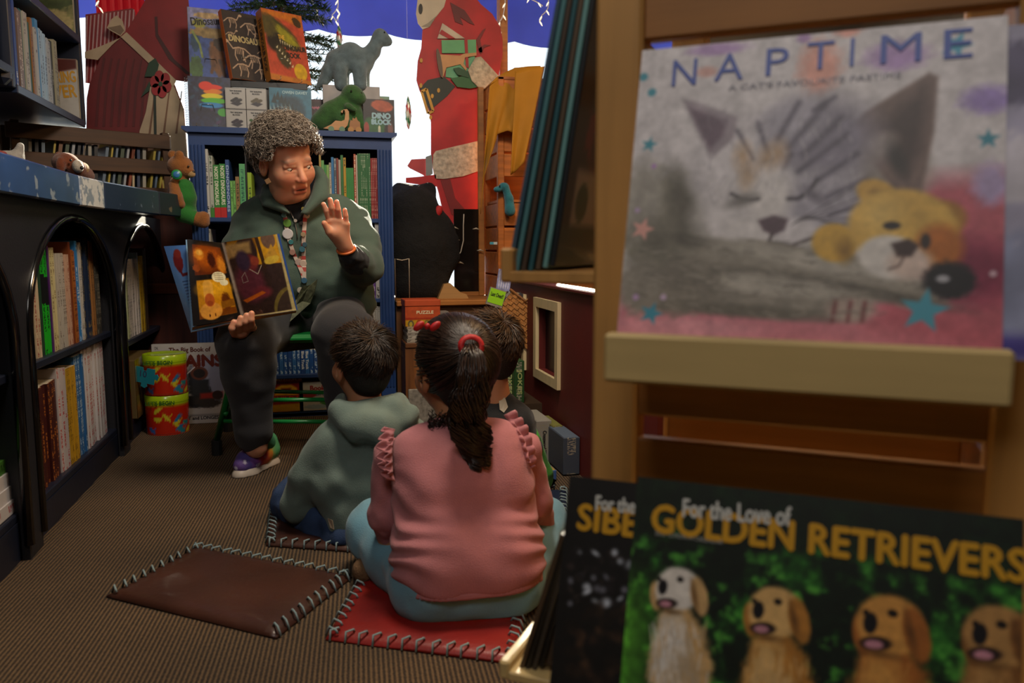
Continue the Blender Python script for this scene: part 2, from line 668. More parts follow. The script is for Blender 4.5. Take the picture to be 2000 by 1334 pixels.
# outside: pavement and awning
struct(B().box(-8, 10, 4.42, 14, -.12, -.02).to('pavement', mat('b9b4aa', .9, var=(1.5, .1), bump=(30, .1))))
aw = thing('awning', 'blue canvas awning with scalloped valance outside the shop window', 'awning', (0, 4.42, 0))
AWM = mat('5a66ae', .8, var=(2, .15), trans=.4, bump=(120, .05))
yv = 5.3 - 4.42
zb, zt = A(700, 66, Y=5.3).z, 2.62
B().add([(-2.4, .0, 3.1), (3.6, .0, 3.1), (3.6, yv, zt), (-2.4, yv, zt), (-2.4, .006, 3.106), (3.6, .006, 3.106), (3.6, yv + .006, zt + .006), (-2.4, yv + .006, zt + .006)], [(0, 3, 2, 1), (4, 5, 6, 7), (0, 1, 5, 4), (2, 3, 7, 6), (1, 2, 6, 5), (0, 4, 7, 3)]).to('canopy', AWM, aw)
pl = [(-2.4, zt)]
for i in range(101):
    x = -2.4 + 6.0 * i / 100
    pl.append((x, zb - .028 * abs(math.sin((x - .06) * PI / .42)) ** .8 + .012))
pl.append((3.6, zt))
vb = B()
n_ = len(pl) - 2
for i in range(n_ - 1):
    (xa, za), (xb, zb2) = pl[i + 1], pl[i + 2]
    vb.add([(xa, yv, za), (xb, yv, zb2), (xb, yv, zt), (xa, yv, zt), (xa, yv + .004, za), (xb, yv + .004, zb2), (xb, yv + .004, zt), (xa, yv + .004, zt)], [(0, 1, 2, 3), (7, 6, 5, 4), (0, 4, 5, 1)])
vb.to('valance', AWM, aw)

# ================================================================== low bookcases along the side wall
FX = -.73
MOLD = mat('07080c', .16, coat=.5)
PANEL = mat('1b1c22', .5, bump=(160, .15), var=(4, .15))


def low_bookcase(y0, y1, shelves, label):
    """arched low case that opens towards +X; pilasters at its ends"""
    t = thing('low_bookcase', label, 'bookcase', (0, y0, 0))
    Lg = y1 - y0
    for a in (0, Lg - .03):
        B().box(-1.16, FX + .002, a, a + .03, 0, .905, c=.003).to('side_panel', PANEL, t)
    B().box(-1.18, -1.16, 0, Lg, 0, .905).to('back_panel', NAVY, t)
    for z in shelves:
        B().box(-1.16, FX - .006, .03, Lg - .03, z - .022, z, c=.003).to('shelf', NAVY, t)
    B().box(-1.14, FX - .004, .03, Lg - .03, 0, shelves[0] - .022).to('plinth', NAVY, t)
    # face board with an arched opening
    o0, o1, zt_, zs = .055, Lg - .045, .865, .56
    a_, b_ = min(.46, (o1 - o0) * .5), zt_ - zs
    arc = [(o0 + a_ - a_ * math.cos(k * PI / 24), zs + b_ * math.sin(k * PI / 24)) for k in range(13)]
    arc += [(o1 - a_ + a_ * math.sin(k * PI / 24), zs + b_ * math.cos(k * PI / 24)) for k in range(13)]
    fb = B()
    x0, x1 = FX, FX + .018
    for (ya, za), (yb, zb_) in zip(arc[:-1], arc[1:]):
        if yb - ya < 1e-5:
            continue
        fb.add([(x1, ya, za), (x1, yb, zb_), (x1, yb, .905), (x1, ya, .905), (x0, ya, za), (x0, yb, zb_)], [(0, 1, 2, 3), (0, 4, 5, 1)])
    fb.box(x0, x1, 0, o0, 0, .905).box(x0, x1, o1, Lg, 0, .905).to('arched_front', PANEL, t)
    B().tube([(x1, o0, .04)] + [(x1, y, z) for y, z in arc] + [(x1, o1, .04)], .0125, 8).to('arch_molding', MOLD, t, smooth=True)
    return t


low_bookcase(1.05, 2.19, (.12, .47), 'near dark bookcase bay with white paperbacks lying in a pile')
low_bookcase(2.19, 3.21, (.105, .47), 'dark arched bookcase bay full of upright books and white paperbacks below')
low_bookcase(3.21, 4.2, (.08, .40), 'far dark arched bookcase bay behind the open picture book')

# counter on top, its edge in pieces: worn blue, and a short pale one with whitish patches
ct = thing('counter_top', 'dark counter with worn blue painted edge above the arched bookcases', 'counter', (0, 0, 0))
CZ0, CZ1 = .905, .985
edge = [(-.695, 1.0), (-.70, 2.66), (-.685, 2.89), (-.60, 3.36), (-.525, 3.70)]
B().add([(x, y, CZ0 + .004) for x, y in edge] + [(-1.49, 3.70, CZ0 + .004), (-1.49, 1.0, CZ0 + .004)] + [(x, y, CZ1) for x, y in edge] + [(-1.49, 3.70, CZ1), (-1.49, 1.0, CZ1)],
        [tuple(range(6, -1, -1)), tuple(range(7, 14))] + [(i, (i + 1) % 7, (i + 1) % 7 + 7, i + 7) for i in range(7)]).to('worktop', mat('1d2230', .35, var=(4, .2)), ct)
em = [mat('2f4f86', .3, two=(22, '8a99ad', .6), var=(5, .3), coat=.3), mat('8e9cb2', .25, two=(22, 'd8dce2', .5), coat=.4), mat('24354f', .35, two=(24, '5d6f86', .66), coat=.3), mat('1f2a38', .4, two=(20, '6b6152', .68))]
for i in range(4):
    (xa, ya), (xb, yb) = edge[i], edge[i + 1]
    d = Vector((xb - xa, yb - ya, 0))
    M_ = frame((xa, ya, 0), d, Vector((-d.y, d.x, 0)), (0, 0, 1))
    B().box(.002, d.length - .004, -.022, .0, CZ0 - .006, CZ1 + .004, c=.004).to('edge_strip', em[i], ct, M_)

# ================================================================== wall hutch above the counter
HX = -.95
hut = thing('wall_bookcase', 'dark navy wall bookcase of open shelves above the counter', 'bookcase', (0, 0, 0))
for y in (3.02, 3.86):
    B().box(-1.49, HX, y, y + .03, 1.30, 2.6, c=.003).to('side_panel', NAVY, hut)
B().box(-1.495, -1.47, 1.9, 3.89, 1.30, 2.6).to('back_panel', NAVY, hut)
for z in (1.315, 1.665, 2.0):
    B().box(-1.47, HX + .004, 3.05, 3.86, z - .03, z, c=.003).to('shelf', mat('1c2740', .35, two=(18, '5a6c86', .72)), hut)
for z in (1.365, 1.8):
    B().box(-1.47, HX + .004, 1.9, 3.02, z - .03, z, c=.003).to('shelf', NAVY, hut)
pb = [(2.99, 1.16), (3.055, 1.16), (3.055, 1.30), (2.99, 1.30)]
B().box(-1.47, HX + .006, 2.96, 3.02, 1.30, 1.36, c=.02).to('bracket', NAVY, hut)

# ================================================================== blue bookcase under the window
BX0, BX1, BY, BZ = -.515, .352, 3.72, 1.262
bb = thing('blue_bookcase', 'blue painted bookcase with fluted sides behind the seated person', 'bookcase', (0, BY, 0))
BLUE = mat('1f3d73', .45, var=(6, .15), bump=(50, .06))
DBLUE = mat('141d33', .5, var=(4, .15))
for x in (BX0, BX1 - .022):
    B().box(x, x + .022, .012, .3, 0, BZ).to('side_panel', BLUE, bb)
B().box(BX0, BX1, .29, .305, 0, BZ).to('back_panel', DBLUE, bb)
for x in (BX0, BX1 - .066):
    b = B().box(x, x + .066, 0, .014, 0, BZ)
    for k in range(4):
        b.box(x + .008 + k * .0145, x + .0155 + k * .0145, -.006, .001, .12, BZ - .05, c=.003)
    b.to('fluted_pilaster', BLUE, bb)
B().box(BX0 + .066, BX1 - .066, .0, .016, BZ - .05, BZ).to('frieze', BLUE, bb)
B().box(BX0 + .03, BX1 - .03, .004, .02, 0, .02).to('plinth', BLUE, bb)
B().prism([(BX0 - .022, BZ + .012), (BX0 - .022, BZ + .024), (BX1 + .022, BZ + .024), (BX1 + .022, BZ + .012), (BX1, BZ), (BX0, BZ)], -.022, .305).to('cornice', BLUE, bb)
for z in (.02, .197, .538, .903):
    B().box(BX0 + .022, BX1 - .022, .004, .29, z - .02, z, c=.003).to('shelf', BLUE, bb)

# ================================================================== stool
st = thing('step_stool', 'green metal stool under the seated person', 'stool', (0, 0, 0))
GRN = mat('12803a', .32, coat=.3)
seat_z = .47
sc0 = Vector((-.115, 3.0, 0))
B().box(-.17, .17, -.13, .17, -.03, 0, M=Matrix.Translation((sc0.x, sc0.y, seat_z)), c=.012).to('seat', GRN, st)
feet = {(-1, -1): A(424, 888, Z=.0), (1, -1): Vector((.135, 2.93, 0)), (-1, 1): A(446, 842, Z=.0), (1, 1): Vector((.09, 3.24, 0))}
legp = {}
for (sx, sy), p in feet.items():
    top = sc0 + Vector((sx * .145, sy * .12 + .02, seat_z - .02))
    legp[sx, sy] = (p, top)
    lg = B().tube([p + Vector((0, 0, .05)), top], .0125, 10).to('leg', GRN, st, smooth=True)
    B().lathe([(.004, 0), (.02, 0), (.019, .055), (.013, .06)], 12, Matrix.Translation(p)).to('rubber_foot', mat('0c0c0d', .7), lg)
for (a, b_), zz in (((((-1, -1)), (1, -1)), .225), (((-1, -1), (1, -1)), .14), (((-1, 1), (1, 1)), .2), (((-1, -1), (-1, 1)), .17), (((1, -1), (1, 1)), .17)):
    q = [legp[k][0].lerp(legp[k][1], zz / (seat_z - .02)) for k in (a, b_)]
    B().tube(q, .008, 8).to('rung', GRN, st, smooth=True)

# ================================================================== seat mats on the carpet
LACE = mat('7c8f92', .8, bump=(200, .3))


def mat_pad(corners, m, lace_edges, label, h=.018, name='seat_mat', fold=None, seed=1):
    """flat laced leather cushion from four floor corners"""
    c = [Vector((p[0], p[1], 0)) for p in corners]
    o = sum(c, Vector()) / 4
    t = thing(name, label, 'mat', o)
    n = 25
    u, v = np.meshgrid(np.linspace(0, 1, n), np.linspace(0, 1, n))
    q = [np.array((p - o)) for p in c]
    P_ = ((1 - u) * (1 - v))[..., None] * q[0] + (u * (1 - v))[..., None] * q[1] + (u * v)[..., None] * q[2] + ((1 - u) * v)[..., None] * q[3]
    ed = np.minimum(np.minimum(u, 1 - u), np.minimum(v, 1 - v))
    P_[..., 2] = .006 + (h - .006) * np.clip(ed * 9, 0, 1) ** .5 + .008 * (fbm(u * 4, v * 4, seed, 3) - .45)
    bot = P_.copy()
    bot[..., 2] = .001
    V = np.concatenate([P_.reshape(-1, 3), bot.reshape(-1, 3)])
    i = np.arange(n - 1)[None] + np.arange(n - 1)[:, None] * n
    f1 = np.stack([i, i + 1, i + 1 + n, i + n], -1).reshape(-1, 4)
    loop = list(range(n)) + [k * n + n - 1 for k in range(1, n)] + [(n - 1) * n + k for k in range(n - 2, -1, -1)] + [k * n for k in range(n - 2, 0, -1)]
    rim = [(loop[k], loop[(k + 1) % len(loop)], loop[(k + 1) % len(loop)] + n * n, loop[k] + n * n) for k in range(len(loop))]
    # counter-clockwise corners give upward faces
    link('leather_pad', npmesh(V, np.concatenate([f1, f1[:, ::-1] + n * n, np.array(rim)[:, ::-1]]), smooth=True), m, t)
    for e_ in lace_edges:
        a, b_ = c[e_] - o, c[(e_ + 1) % 4] - o
        d = b_ - a
        inw = (-(a + b_) / 2).normalized()
        k = max(4, int(d.length / .03))
        for j in range(k):
            s_ = a + d * ((j + .4 + random.uniform(-.1, .1)) / k)
            e2 = s_ + d.normalized() * .012 + inw * .02
            B().tube([s_ - inw * .004 + Vector((0, 0, .003)), s_ + inw * .004 + Vector((0, 0, h + .004)), e2 + Vector((0, 0, h + .003)), e2 + inw * .004 + Vector((0, 0, h - .004))], .0025, 5).to('lacing', LACE, t, smooth=True)
    return t


LEA = lambda c: mat(c, .42, bump=(70, .25), var=(5, .25), coat=.15)
mat_pad([A(208, 1168, Z=0), A(540, 1250, Z=0), A(688, 1130, Z=0), A(385, 1073, Z=0)], LEA('3c2016'), (1, 2, 3), 'empty dark brown leather seat mat with teal lacing on the carpet')
mat_pad([A(636, 1252, Z=0), A(1010, 1300, Z=0), A(1040, 1095, Z=0), A(716, 1115, Z=0)], LEA('841610'), (0, 1, 2, 3), 'red leather laced seat mat under the child in pink', seed=3)
mat_pad([A(520, 1068, Z=0), A(760, 1085, Z=0), A(790, 985, Z=0), A(530, 985, Z=0)], LEA('3d2219'), (0, 1, 2, 3), 'brown leather laced seat mat under the child in the hoodie', seed=5)
mat_pad([A(900, 1030, Z=0), A(1108, 1032, Z=0), A(1108, 962, Z=0), A(930, 950, Z=0)], LEA('1b2942'), (0, 1, 2, 3), 'navy blue laced seat mat at the foot of the red partition', seed=8)

# ================================================================== red partition with cream window frames
rpn = thing('red_partition', 'low dark red partition with cream framed cut-out windows', 'partition', (.86, 0, 0))
RED = mat('5a140f', .6, var=(5, .15), bump=(140, .1))
PZ = .62
# panel with two openings: built from boards round them
wins = [(2.79, 3.05, .29, .54), (3.28, 3.56, .29, .54)]
b = B().box(0, .03, 1.9, 3.95, 0, .29).box(0, .03, 1.9, 3.95, .54, PZ)
for a, c_ in ((1.9, 2.79), (3.05, 3.28), (3.56, 3.95)):
    b.box(0, .03, a, c_, .29, .54)
b.to('panel', RED, rpn)
B().box(-.012, .06, 1.9, 3.95, PZ, PZ + .015, c=.004).to('cap_rail', RED, rpn)
wp2 = thing('wood_panel', 'dark reddish wooden panel between the arched bay and the blue bookcase', 'panel', (-.9, 4.12, 0))
B().box(0, .5, 0, .02, 0, .98).to('board', mat('4a1d12', .6, grain=(2, 40, .25)), wp2)
B().box(0, .5, -.012, 0, .55, .6, c=.003).to('rail', mat('7a3a1c', .6, grain=(0, 40, .2)), wp2)
cbn = thing('added_cabinet', 'low brown wooden cabinet, added beyond the red partition to cover the bright window', 'cabinet', (1.05, 3.88, 0))  # added to cover the bright window strip and fill the rack gap
B().box(0, 1.5, 0, .32, 0, .9, c=.004).to('body', mat('7a4a20', .55, grain=(2, 40, .25)), cbn)
B().box(-.02, 1.52, -.02, .34, .9, .925, c=.004).to('top', OAK, cbn)
for k in range(3):
    dd_ = B().box(.02 + k * .49, .48 + k * .49, -.018, 0, .05, .86, c=.004).to('door', mat('8a5526', .5, grain=(2, 40, .25)), cbn)
    B().ell((.44 + k * .49, -.028, .5), (.012, .012, .012), 6).to('knob', mat('3a2a1a', .4), dd_, smooth=True)
CREAM = mat('cdbb92', .5, var=(8, .08), grain=(2, 50, .06))
for (a, c_, z0, z1) in wins:
    w_ = .036
    B().box(-.014, .001, a - w_, c_ + w_, z1, z1 + w_).box(-.014, .001, a - w_, c_ + w_, z0 - w_, z0).box(-.014, .001, a - w_, a, z0, z1).box(-.014, .001, c_, c_ + w_, z0, z1).to('window_frame', CREAM, rpn)
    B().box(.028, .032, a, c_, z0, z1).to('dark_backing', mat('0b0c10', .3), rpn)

# ================================================================== calendar tower (square rack turned towards the aisle)
RU = Vector((.804, -.595, 0)).normalized()
RN = Vector((-RU.y * -1 * -1, 0, 0))
RN = Vector((RU.y, -RU.x, 0))          # towards the viewer
RO = Vector((.446, .674, 0))
RM = frame(RO, RU, -RN, (0, 0, 1))     # local x along the front, local y into the tower, local z up
RMI = RM.inverted()


def RK(px, py, d):
    """rack-local (x, z) of photo pixel on the rack plane y=d"""
    v = (_r * (px - 1000) - _u * (py - 667) + _f * FPX) / FPX
    p0 = RO - RN * d
    t = ((p0 - CAMP).dot(RN)) / v.dot(RN)
    q = RMI @ (CAMP + v * t)
    return q.x, q.z


tw = thing('calendar_rack', 'tall wooden square display rack with ledges holding calendars', 'rack', M=RM)
PINE = mat('bd8d50', .45, grain=(2, 45, .14), var=(4, .1))
SLAT = mat('9a6834', .5, grain=(0, 45, .2), var=(4, .12))
LEDGE = mat('cbb077', .45, grain=(0, 40, .08), var=(5, .06))
S0, S1, DP = -.222, .222, .444
for (x, y) in ((S0, .062), (S1 - .045, .062), (S0, .062 + DP - .045), (S1 - .045, .062 + DP - .045)):
    B().box(x, x + .052, y, y + .045, 0, 1.75, c=.004).to('post', PINE, tw)
for z0, z1 in ((1.0, 1.052), (.588, .642), (.505, .562), (.30, .35), (.08, .15), (1.3, 1.36)):
    B().box(S0 + .05, S1 - .04, .072, .092, z0, z1, c=.003).to('slat', SLAT, tw)
    B().box(S0 + .05, S1 - .04, .062 + DP - .03, .062 + DP - .01, z0 - .03, z1 - .03, c=.003).to('back_slat', SLAT, tw)
    B().box(S1 - .03, S1 - .01, .1, .062 + DP - .04, z0 - .01, z1 - .01, c=.003).to('side_slat', SLAT, tw)
B().box(S0 + .06, S1 - .05, .2, .215, .47, .583, c=.003).to('inner_board', SLAT, tw)
B().box(S0 + .06, S1 - .05, .205, .4, .66, .675, c=.003).to('inner_board', SLAT, tw)
for k in range(4):
    B().box(-.06 + k * .05, -.02 + k * .05, .196, .2005, .576, .583).to('notch', mat('140d08', .6), tw)
# front ledges
for z, xa, xb, yo in ((.692, -.166, .168, 0), (.235, -.24, .21, -.1)):
    B().box(xa, xb, -.072 + yo, .066, z - .012, z, c=.002).box(xa, xb, -.085 + yo, -.068 + yo, z - .04, z + .006, c=.003).to('ledge', LEDGE, tw)
# ledges of the side that faces the window aisle
(sx0, sz0), (sx1, _) = RK(1003, 548, .10), RK(1150, 548, .10)
B().box(sx0, S0, .085, .46, sz0 - .002, sz0 + .012, c=.002).box(sx0 - .012, sx0 + .004, .085, .46, sz0 - .002, sz0 + .04, c=.003).to('side_ledge', PINE, tw)
(tx0, tz0), (tx1, _) = RK(1000, 1300, .06), RK(1150, 1310, .06)
B().box(tx0, S0, .045, .44, tz0 - .012, tz0, c=.002).box(tx0 - .012, tx0 + .002, .045, .44, tz0 - .012, tz0 + .012, c=.003).to('side_ledge', LEDGE, tw)

# ================================================================== books
PAGE = mat('b9b09a', .85, bump=(300, .2))
ORD = ['first', 'second', 'third', 'fourth', 'fifth', 'sixth', 'seventh', 'eighth', 'ninth', 'tenth', 'eleventh', 'twelfth', 'thirteenth', 'fourteenth', 'fifteenth', 'sixteenth']


def book(M, t, d, h, col, ink, label, group=None, hard=False, bands=(), name='book', cm=None, cat='book'):
    """upright book: spine at local y=0 facing -y, thickness along x, height along z"""
    o = thing(name, label, cat, group=group, M=M)
    c = .0022 if hard else .0012
    i = .003 if hard else 0.0
    m = cm or (spine_mat(col, ink) if ink else mat(col, .45, var=(9, .08)))
    B().box(0, c, 0, d, 0, h).box(t - c, t, 0, d, 0, h).box(c, t - c, 0, c, 0, h).to('cover', m, o)
    B().box(c, t - c, c, d - i, i, h - i - .0004).to('page_block', PAGE, o)
    for z0, z1, bc in bands:
        B().box(-.0004, t + .0004, -.0005, .004, z0 * h, z1 * h).to('spine_band', mat(bc, .45), o)
    return o


def row(origin, ax, ay, runs, where, k=1.0, hk=1.0, depth=.2, cat='book', lean=0):
    """books standing side by side from origin along ax; spines face -ay; each run holds alike books"""
    p = Vector(origin)
    for (n, desc, col, ink, t, h, *ex) in runs:
        opt = ex[0] if ex else {}
        for j in range(n):
            tt, hh = t * k * random.uniform(.92, 1.08), h * hk * (1 if n > 3 and not opt.get('v') else random.uniform(.97, 1.03))
            lab = '%s %s' % (desc, where) if n == 1 else '%s of %d %s %s' % (ORD[j], n, desc, where)
            M = frame(p + Vector(ay) * random.uniform(0, .008), ax, ay, (0, 0, 1))
            if lean:
                M = M @ Matrix.Rotation(lean, 4, 'Y')
            book(M, tt, depth * random.uniform(.93, 1.0), hh, col, ink, lab, 'books ' + where, opt.get('hard', False), opt.get('bands', ()))
            p = p + Vector(ax) * (tt + .0006)
    return p


AXL, AYL = (0, 1, 0), (-1, 0, 0)       # rows on the side cases: run to +Y, spines towards +X
row((-.75, 2.385, .47), AXL, AYL, [
    (2, 'dark green thin books', '1e2b26', '5c6b58', .012, .31), (4, 'cream picture books with rusty titles', 'b5a58c', '7a2a20', .016, .355),
    (1, 'dark green hardback', '1d3a28', None, .02, .36, {'hard': 1}),
    (2, 'bright green comics banded black', '17a51c', '0b2a0c', .026, .385, {'bands': ((.42, .66, '0a0d0a'),)}), (1, 'thin purple book', '4a1f63', None, .011, .34),
    (3, 'pale yellow picture books', 'b9b184', '6d5b3a', .015, .335), (5, 'off-white paperbacks', 'a8a39a', '5a5048', .013, .325), (4, 'pink and cream paperbacks', 'b5947f', '7c4034', .013, .32),
    (1, 'tall brown hardback', '6d3415', None, .02, .375, {'hard': 1}), (2, 'orange brown paperbacks', '9a5a26', '3c1c0c', .016, .33), (3, 'sky blue books', '2a73b4', 'c9d6e0', .015, .362),
    (3, 'white slim books', 'b6b2aa', '4d5560', .012, .355), (5, 'navy hardbacks', '1c2a44', '8b7a46', .014, .372), (3, 'tan hardbacks', '94673a', '3d2716', .014, .372), (4, 'charcoal speckled books', '3a3732', '9c947f', .015, .335)],
    'on upper shelf of the arched bay', k=1.12, hk=.885)
row((-.75, 2.375, .105), AXL, AYL, [
    (1, 'small mint green book', '3d8a68', None, .014, .17), (8, 'dark maroon comics', '3c1716', '9a5a22', .019, .285), (3, 'white comics with red print', 'b5aeb0', 'a32a2a', .022, .315),
    (6, 'mustard yellow paperbacks', 'b98f24', '6a4a10', .014, .30), (5, 'mid blue paperbacks', '2b5e93', 'a9c0d2', .015, .325), (14, 'white paperbacks with red print', 'b9b6b8', '9a3038', .0165, .345)],
    'on lowest shelf of the arched bay', k=1.17, depth=.26)
row((-.75, 3.385, .40), AXL, AYL, [
    (4, 'olive cream picture books', '9a9468', '5a522f', .022, .345), (1, 'thin dark plum book', '33202c', None, .018, .34), (2, 'pale green picture books', '98a082', '404832', .018, .33), (9, 'white paperbacks', 'b0acaf', '545a68', .020, .325),
    (1, 'pale blue book', '7d95ad', '2b3b4d', .018, .345), (4, 'golden yellow books', 'a78b26', '4e3d0c', .022, .335), (2, 'dark brown books', '3d2a1b', None, .02, .36)],
    'on upper shelf of the far arched bay', k=1.2)
# white paperbacks lying in the near bay
for i, (c_, ik, lb) in enumerate((('b9b6b8', '9a3038', 'lowest white paperback of the pile lying in the near bay'), ('b9b6b8', '9a3038', 'middle white paperback of the pile lying in the near bay'), ('b4b0b0', '9a3038', 'upper white paperback of the pile lying in the near bay'), ('3c6a24', '1c3010', 'green covered book on top of the lying white paperbacks'))):
    M = frame((-.745 - .004 * i, 1.98 + .003 * i, .121 + .034 * i + (.034 if i < 9 else 0)), (0, 0, -1), (-1, 0, 0), (0, 1, 0))
    book(M, .033, .22, .19, c_, ik, lb, 'paperbacks lying in the near bay')
# wall bookcase rows
row((-.968, 3.062, 1.315), AXL, AYL, [
    (2, 'olive thin hardbacks', '4b4a24', '8d8a5a', .018, .275), (1, 'orange slim book', '9a4c1c', '2b1208', .016, .27), (2, 'royal blue slim books', '27407c', 'c9c9c0', .018, .28), (2, 'taupe hardbacks', '675347', 'b0a290', .024, .262),
    (1, 'teal slim hardback', '1f5a56', None, .02, .275), (2, 'cream hardbacks', '9a958a', '40382f', .02, .265), (1, 'deep teal hardback', '1d4f49', None, .026, .24), (2, 'tan brown hardbacks', '80552a', '3b220d', .022, .27), (1, 'white hardback', '9f9f9c', '333a44', .026, .245),
    (1, 'light blue tall book', '3f78a6', None, .03, .275), (3, 'pale blue hardbacks', '8fa6bb', '3a4a5c', .02, .25), (3, 'pale grey hardbacks', '9ba0a4', '40444a', .02, .235), (2, 'black hardbacks', '14161a', '8d8d86', .022, .24), (2, 'ivory hardbacks', '8d8974', '3f3a28', .022, .26)],
    'on middle shelf of the wall bookcase', k=.99, hk=1.04)
row((-.968, 3.12, 1.665), AXL, AYL, [(3, 'brown paperbacks', '5b4330', '2a1d12', .02, .2), (2, 'mustard paperbacks', '85702c', '3a300e', .022, .22), (4, 'pale spined books', '8f8a7e', '3f3a34', .02, .21), (2, 'slate hardbacks', '3b4650', None, .024, .22), (3, 'cream slim books', '8d8672', '3f3a2c', .02, .21)], 'on top visible shelf of the wall bookcase', k=1.0)
row((-.968, 2.68, 1.365), AXL, AYL, [(3, 'cream tall books', '8d8672', '4a3f2c', .022, .29), (3, 'light tan tall books', '9a8052', '4d3a1a', .022, .3), (4, 'pale pink tall books', '9a8078', '553a34', .022, .3), (4, 'yellow tall books', '8d7a3a', '42370f', .022, .29)], 'in the near bay of the wall bookcase', k=1.0)


def face_book(M, W, H, t, P, label, cat='book', name='book', edge='8a8070', spine=None, rough=.5, parts=(), group=None, hard=True):
    """book shown cover outwards: cover picture faces local -y, base centre at the origin"""
    o = thing(name, label, cat, group=group, M=M)
    B().box(-W / 2, W / 2, 0, .0025, 0, H).box(-W / 2, W / 2, t - .0025, t, 0, H).box(-W / 2 - .0005, -W / 2 + .0025, 0, t, 0, H).to('cover', mat(spine or edge, .4), o)
    B().box(-W / 2 + .0025, W / 2 - .003, .0025, t - .0025, .003, H - .003).to('page_block', PAGE, o)
    poster(P, W - .001, H - .001, 'cover_picture', o, T(0, -.0008, H / 2), rough)
    return o


def put(o, s, x, z, w_, h_, col, rot=0, y=-.0016, bold=0, name='lettering'):
    return lettering(s, w_, h_, mat(col, .4), o, T(x, y, z, ry=rot), name, bold)


# cover-out titles on the wall bookcase
P = Paint(.2, .26, 40, 'a7a5a2').poly([(0, .17), (.2, .22), (.2, .26), (0, .26)], '4d1a14').mottle(.1, 30)
o = face_book(T(-1.06, 3.835, 1.315), .2, .25, .02, P, 'white cover-out book with gold lettering at the end of the wall bookcase')
put(o, 'RING', .055, .175, .075, .045, 'b98a2c', -.1, bold=.0015)
put(o, 'VER', .05, .115, .085, .05, 'b98a2c', -.1, bold=.0018)
P = Paint(.2, .26, 40, '77764a').ell(.12, .16, .09, .06, '3f4a2a', wob=.4).ell(.1, .05, .1, .05, '9a8d60', wob=.4).mottle(.3, 40)
face_book(T(-1.06, 3.835, 1.665), .2, .25, .02, P, 'olive cover-out picture book on the upper shelf of the wall bookcase')

# ---------------------------------------------------------------- rows in the blue bookcase
AXB, AYB = (1, 0, 0), (0, 1, 0)
YB = 3.738


def bx(px):
    return A(px, 420, Y=YB).x


Z1 = .903


def spine_title(o, s, t, h, col, zc=.55, frac=.7):
    lettering(s, h * frac, t * .62, mat(col, .5), o, T(t / 2, -.0008, h * zc, ry=PI / 2), 'spine_title', .0006)


def bk(px0, px1, ytop, z, col, ink, label, **k):
    x0, x1 = bx(px0), bx(px1)
    h = A((px0 + px1) / 2, ytop, Y=YB).z - z
    return book(T(x0, YB, z), x1 - x0 - .0006, .2, h, col, ink, label, k.pop('group', 'books in the blue bookcase'), **k), x1 - x0 - .0006, h


bk(403.5, 411.5, 291, Z1, 'b9b9b4', '33363a', 'tall white spined book beside the fluted side of the blue bookcase')
o, t_, h_ = bk(412, 419.5, 304, Z1, 'aab0a6', '3a4a3a', 'white book with green foot left of the noisy dinosaur books', bands=((0, .16, '3b7a2e'),))
for a, b_, yt, lb in ((420, 431.5, 322, 'first green noisy dinosaurs book with red foot on the blue bookcase'), (432, 443.5, 320, 'second green noisy dinosaurs book with red foot, beside the dinosnores book')):
    o, t_, h_ = bk(a, b_, yt, Z1, '2f7f36', None, lb, bands=((0, .19, 'b32220'),))
    spine_title(o, 'NOISY DINOSAURS', t_, h_, 'd8ddc8', .6, .72)
o, t_, h_ = bk(444, 451.5, 312, Z1, '2a4a86', None, 'blue dinosnores book on the blue bookcase')
spine_title(o, 'DINOSNORES', t_, h_, '9fb8d8', .5, .8)
for a, b_, yt, c_, ik, lb in ((452, 457, 353, '6fae5a', '2d5a22', 'first of two light green slim books beside the dinosnores book'), (457.5, 462, 353, '6fae5a', '2d5a22', 'second of two light green slim books beside the dinosnores book'),
                              (462.5, 470, 345, '8a6f45', '3d2c15', 'tan book between light green and teal books'), (470.5, 482, 320, '55a06a', '1f5c4a', 'light teal green book by the shoulder of the seated person'),
                              (482.5, 485.5, 300, '15181a', None, 'thin black book by the shoulder of the seated person'), (486, 494, 337, '8fb02c', '3d5210', 'lime yellow book half hidden by the seated person')):
    bk(a, b_, yt, Z1, c_, ik, lb)
xs = 626
for wd, yt, c_, ik, lb in ((4, 301, 'a08a4a', None, 'thin tan book right beside the curly hair'), (5.5, 313, '5f9a58', '2b5a2a', 'light green book beside the thin tan one'), (4, 322, '3f8a4a', None, 'thin green book beside the light green one'), (5, 322, '7aa55a', None, 'pale green book near the curly hair'),
                           (4, 318, 'b5b0a5', '44403a', 'thin cream book between green books'), (5, 307, '2d6fa6', None, 'bright blue slim book on the top shelf'), (4.5, 309, '4c5a66', 'aab0b4', 'slate slim book on the top shelf'), (4, 309, '7c3a34', None, 'thin brick red book on the top shelf'), (4, 312, 'a59f92', None, 'thin beige book on the top shelf'),
                           (5, 303, '2f6e3c', None, 'tall green slim book beside the yellow one'), (5, 308, 'b08a2a', '3a2c0c', 'yellow spined book on the top shelf')):
    bk(xs, xs + wd, yt, Z1, c_, ik, lb)
    xs += wd + .2
for i in range(5):
    bk(xs + 2.9 * i, xs + 2.9 * i + 2.7, 328, Z1, '3b8a46', None, '%s of five short bright green slim books on the top shelf' % ORD[i])
xs += 15
bk(xs, xs + 4, 301, Z1, 'a34c34', 'd8c8b0', 'orange red slim book beside a run of green books')
bk(xs + 4.2, xs + 7, 303, Z1, 'b5b0a4', None, 'cream slim book beside a run of green books')
xs += 7.4
for i in range(8):
    bk(xs + 3.1 * i, xs + 3.1 * i + 2.9, 300, Z1, '2f6b40', 'a9b8a0', '%s of eight tall green slim books next to the red ones' % ORD[i])
xs += 25.2
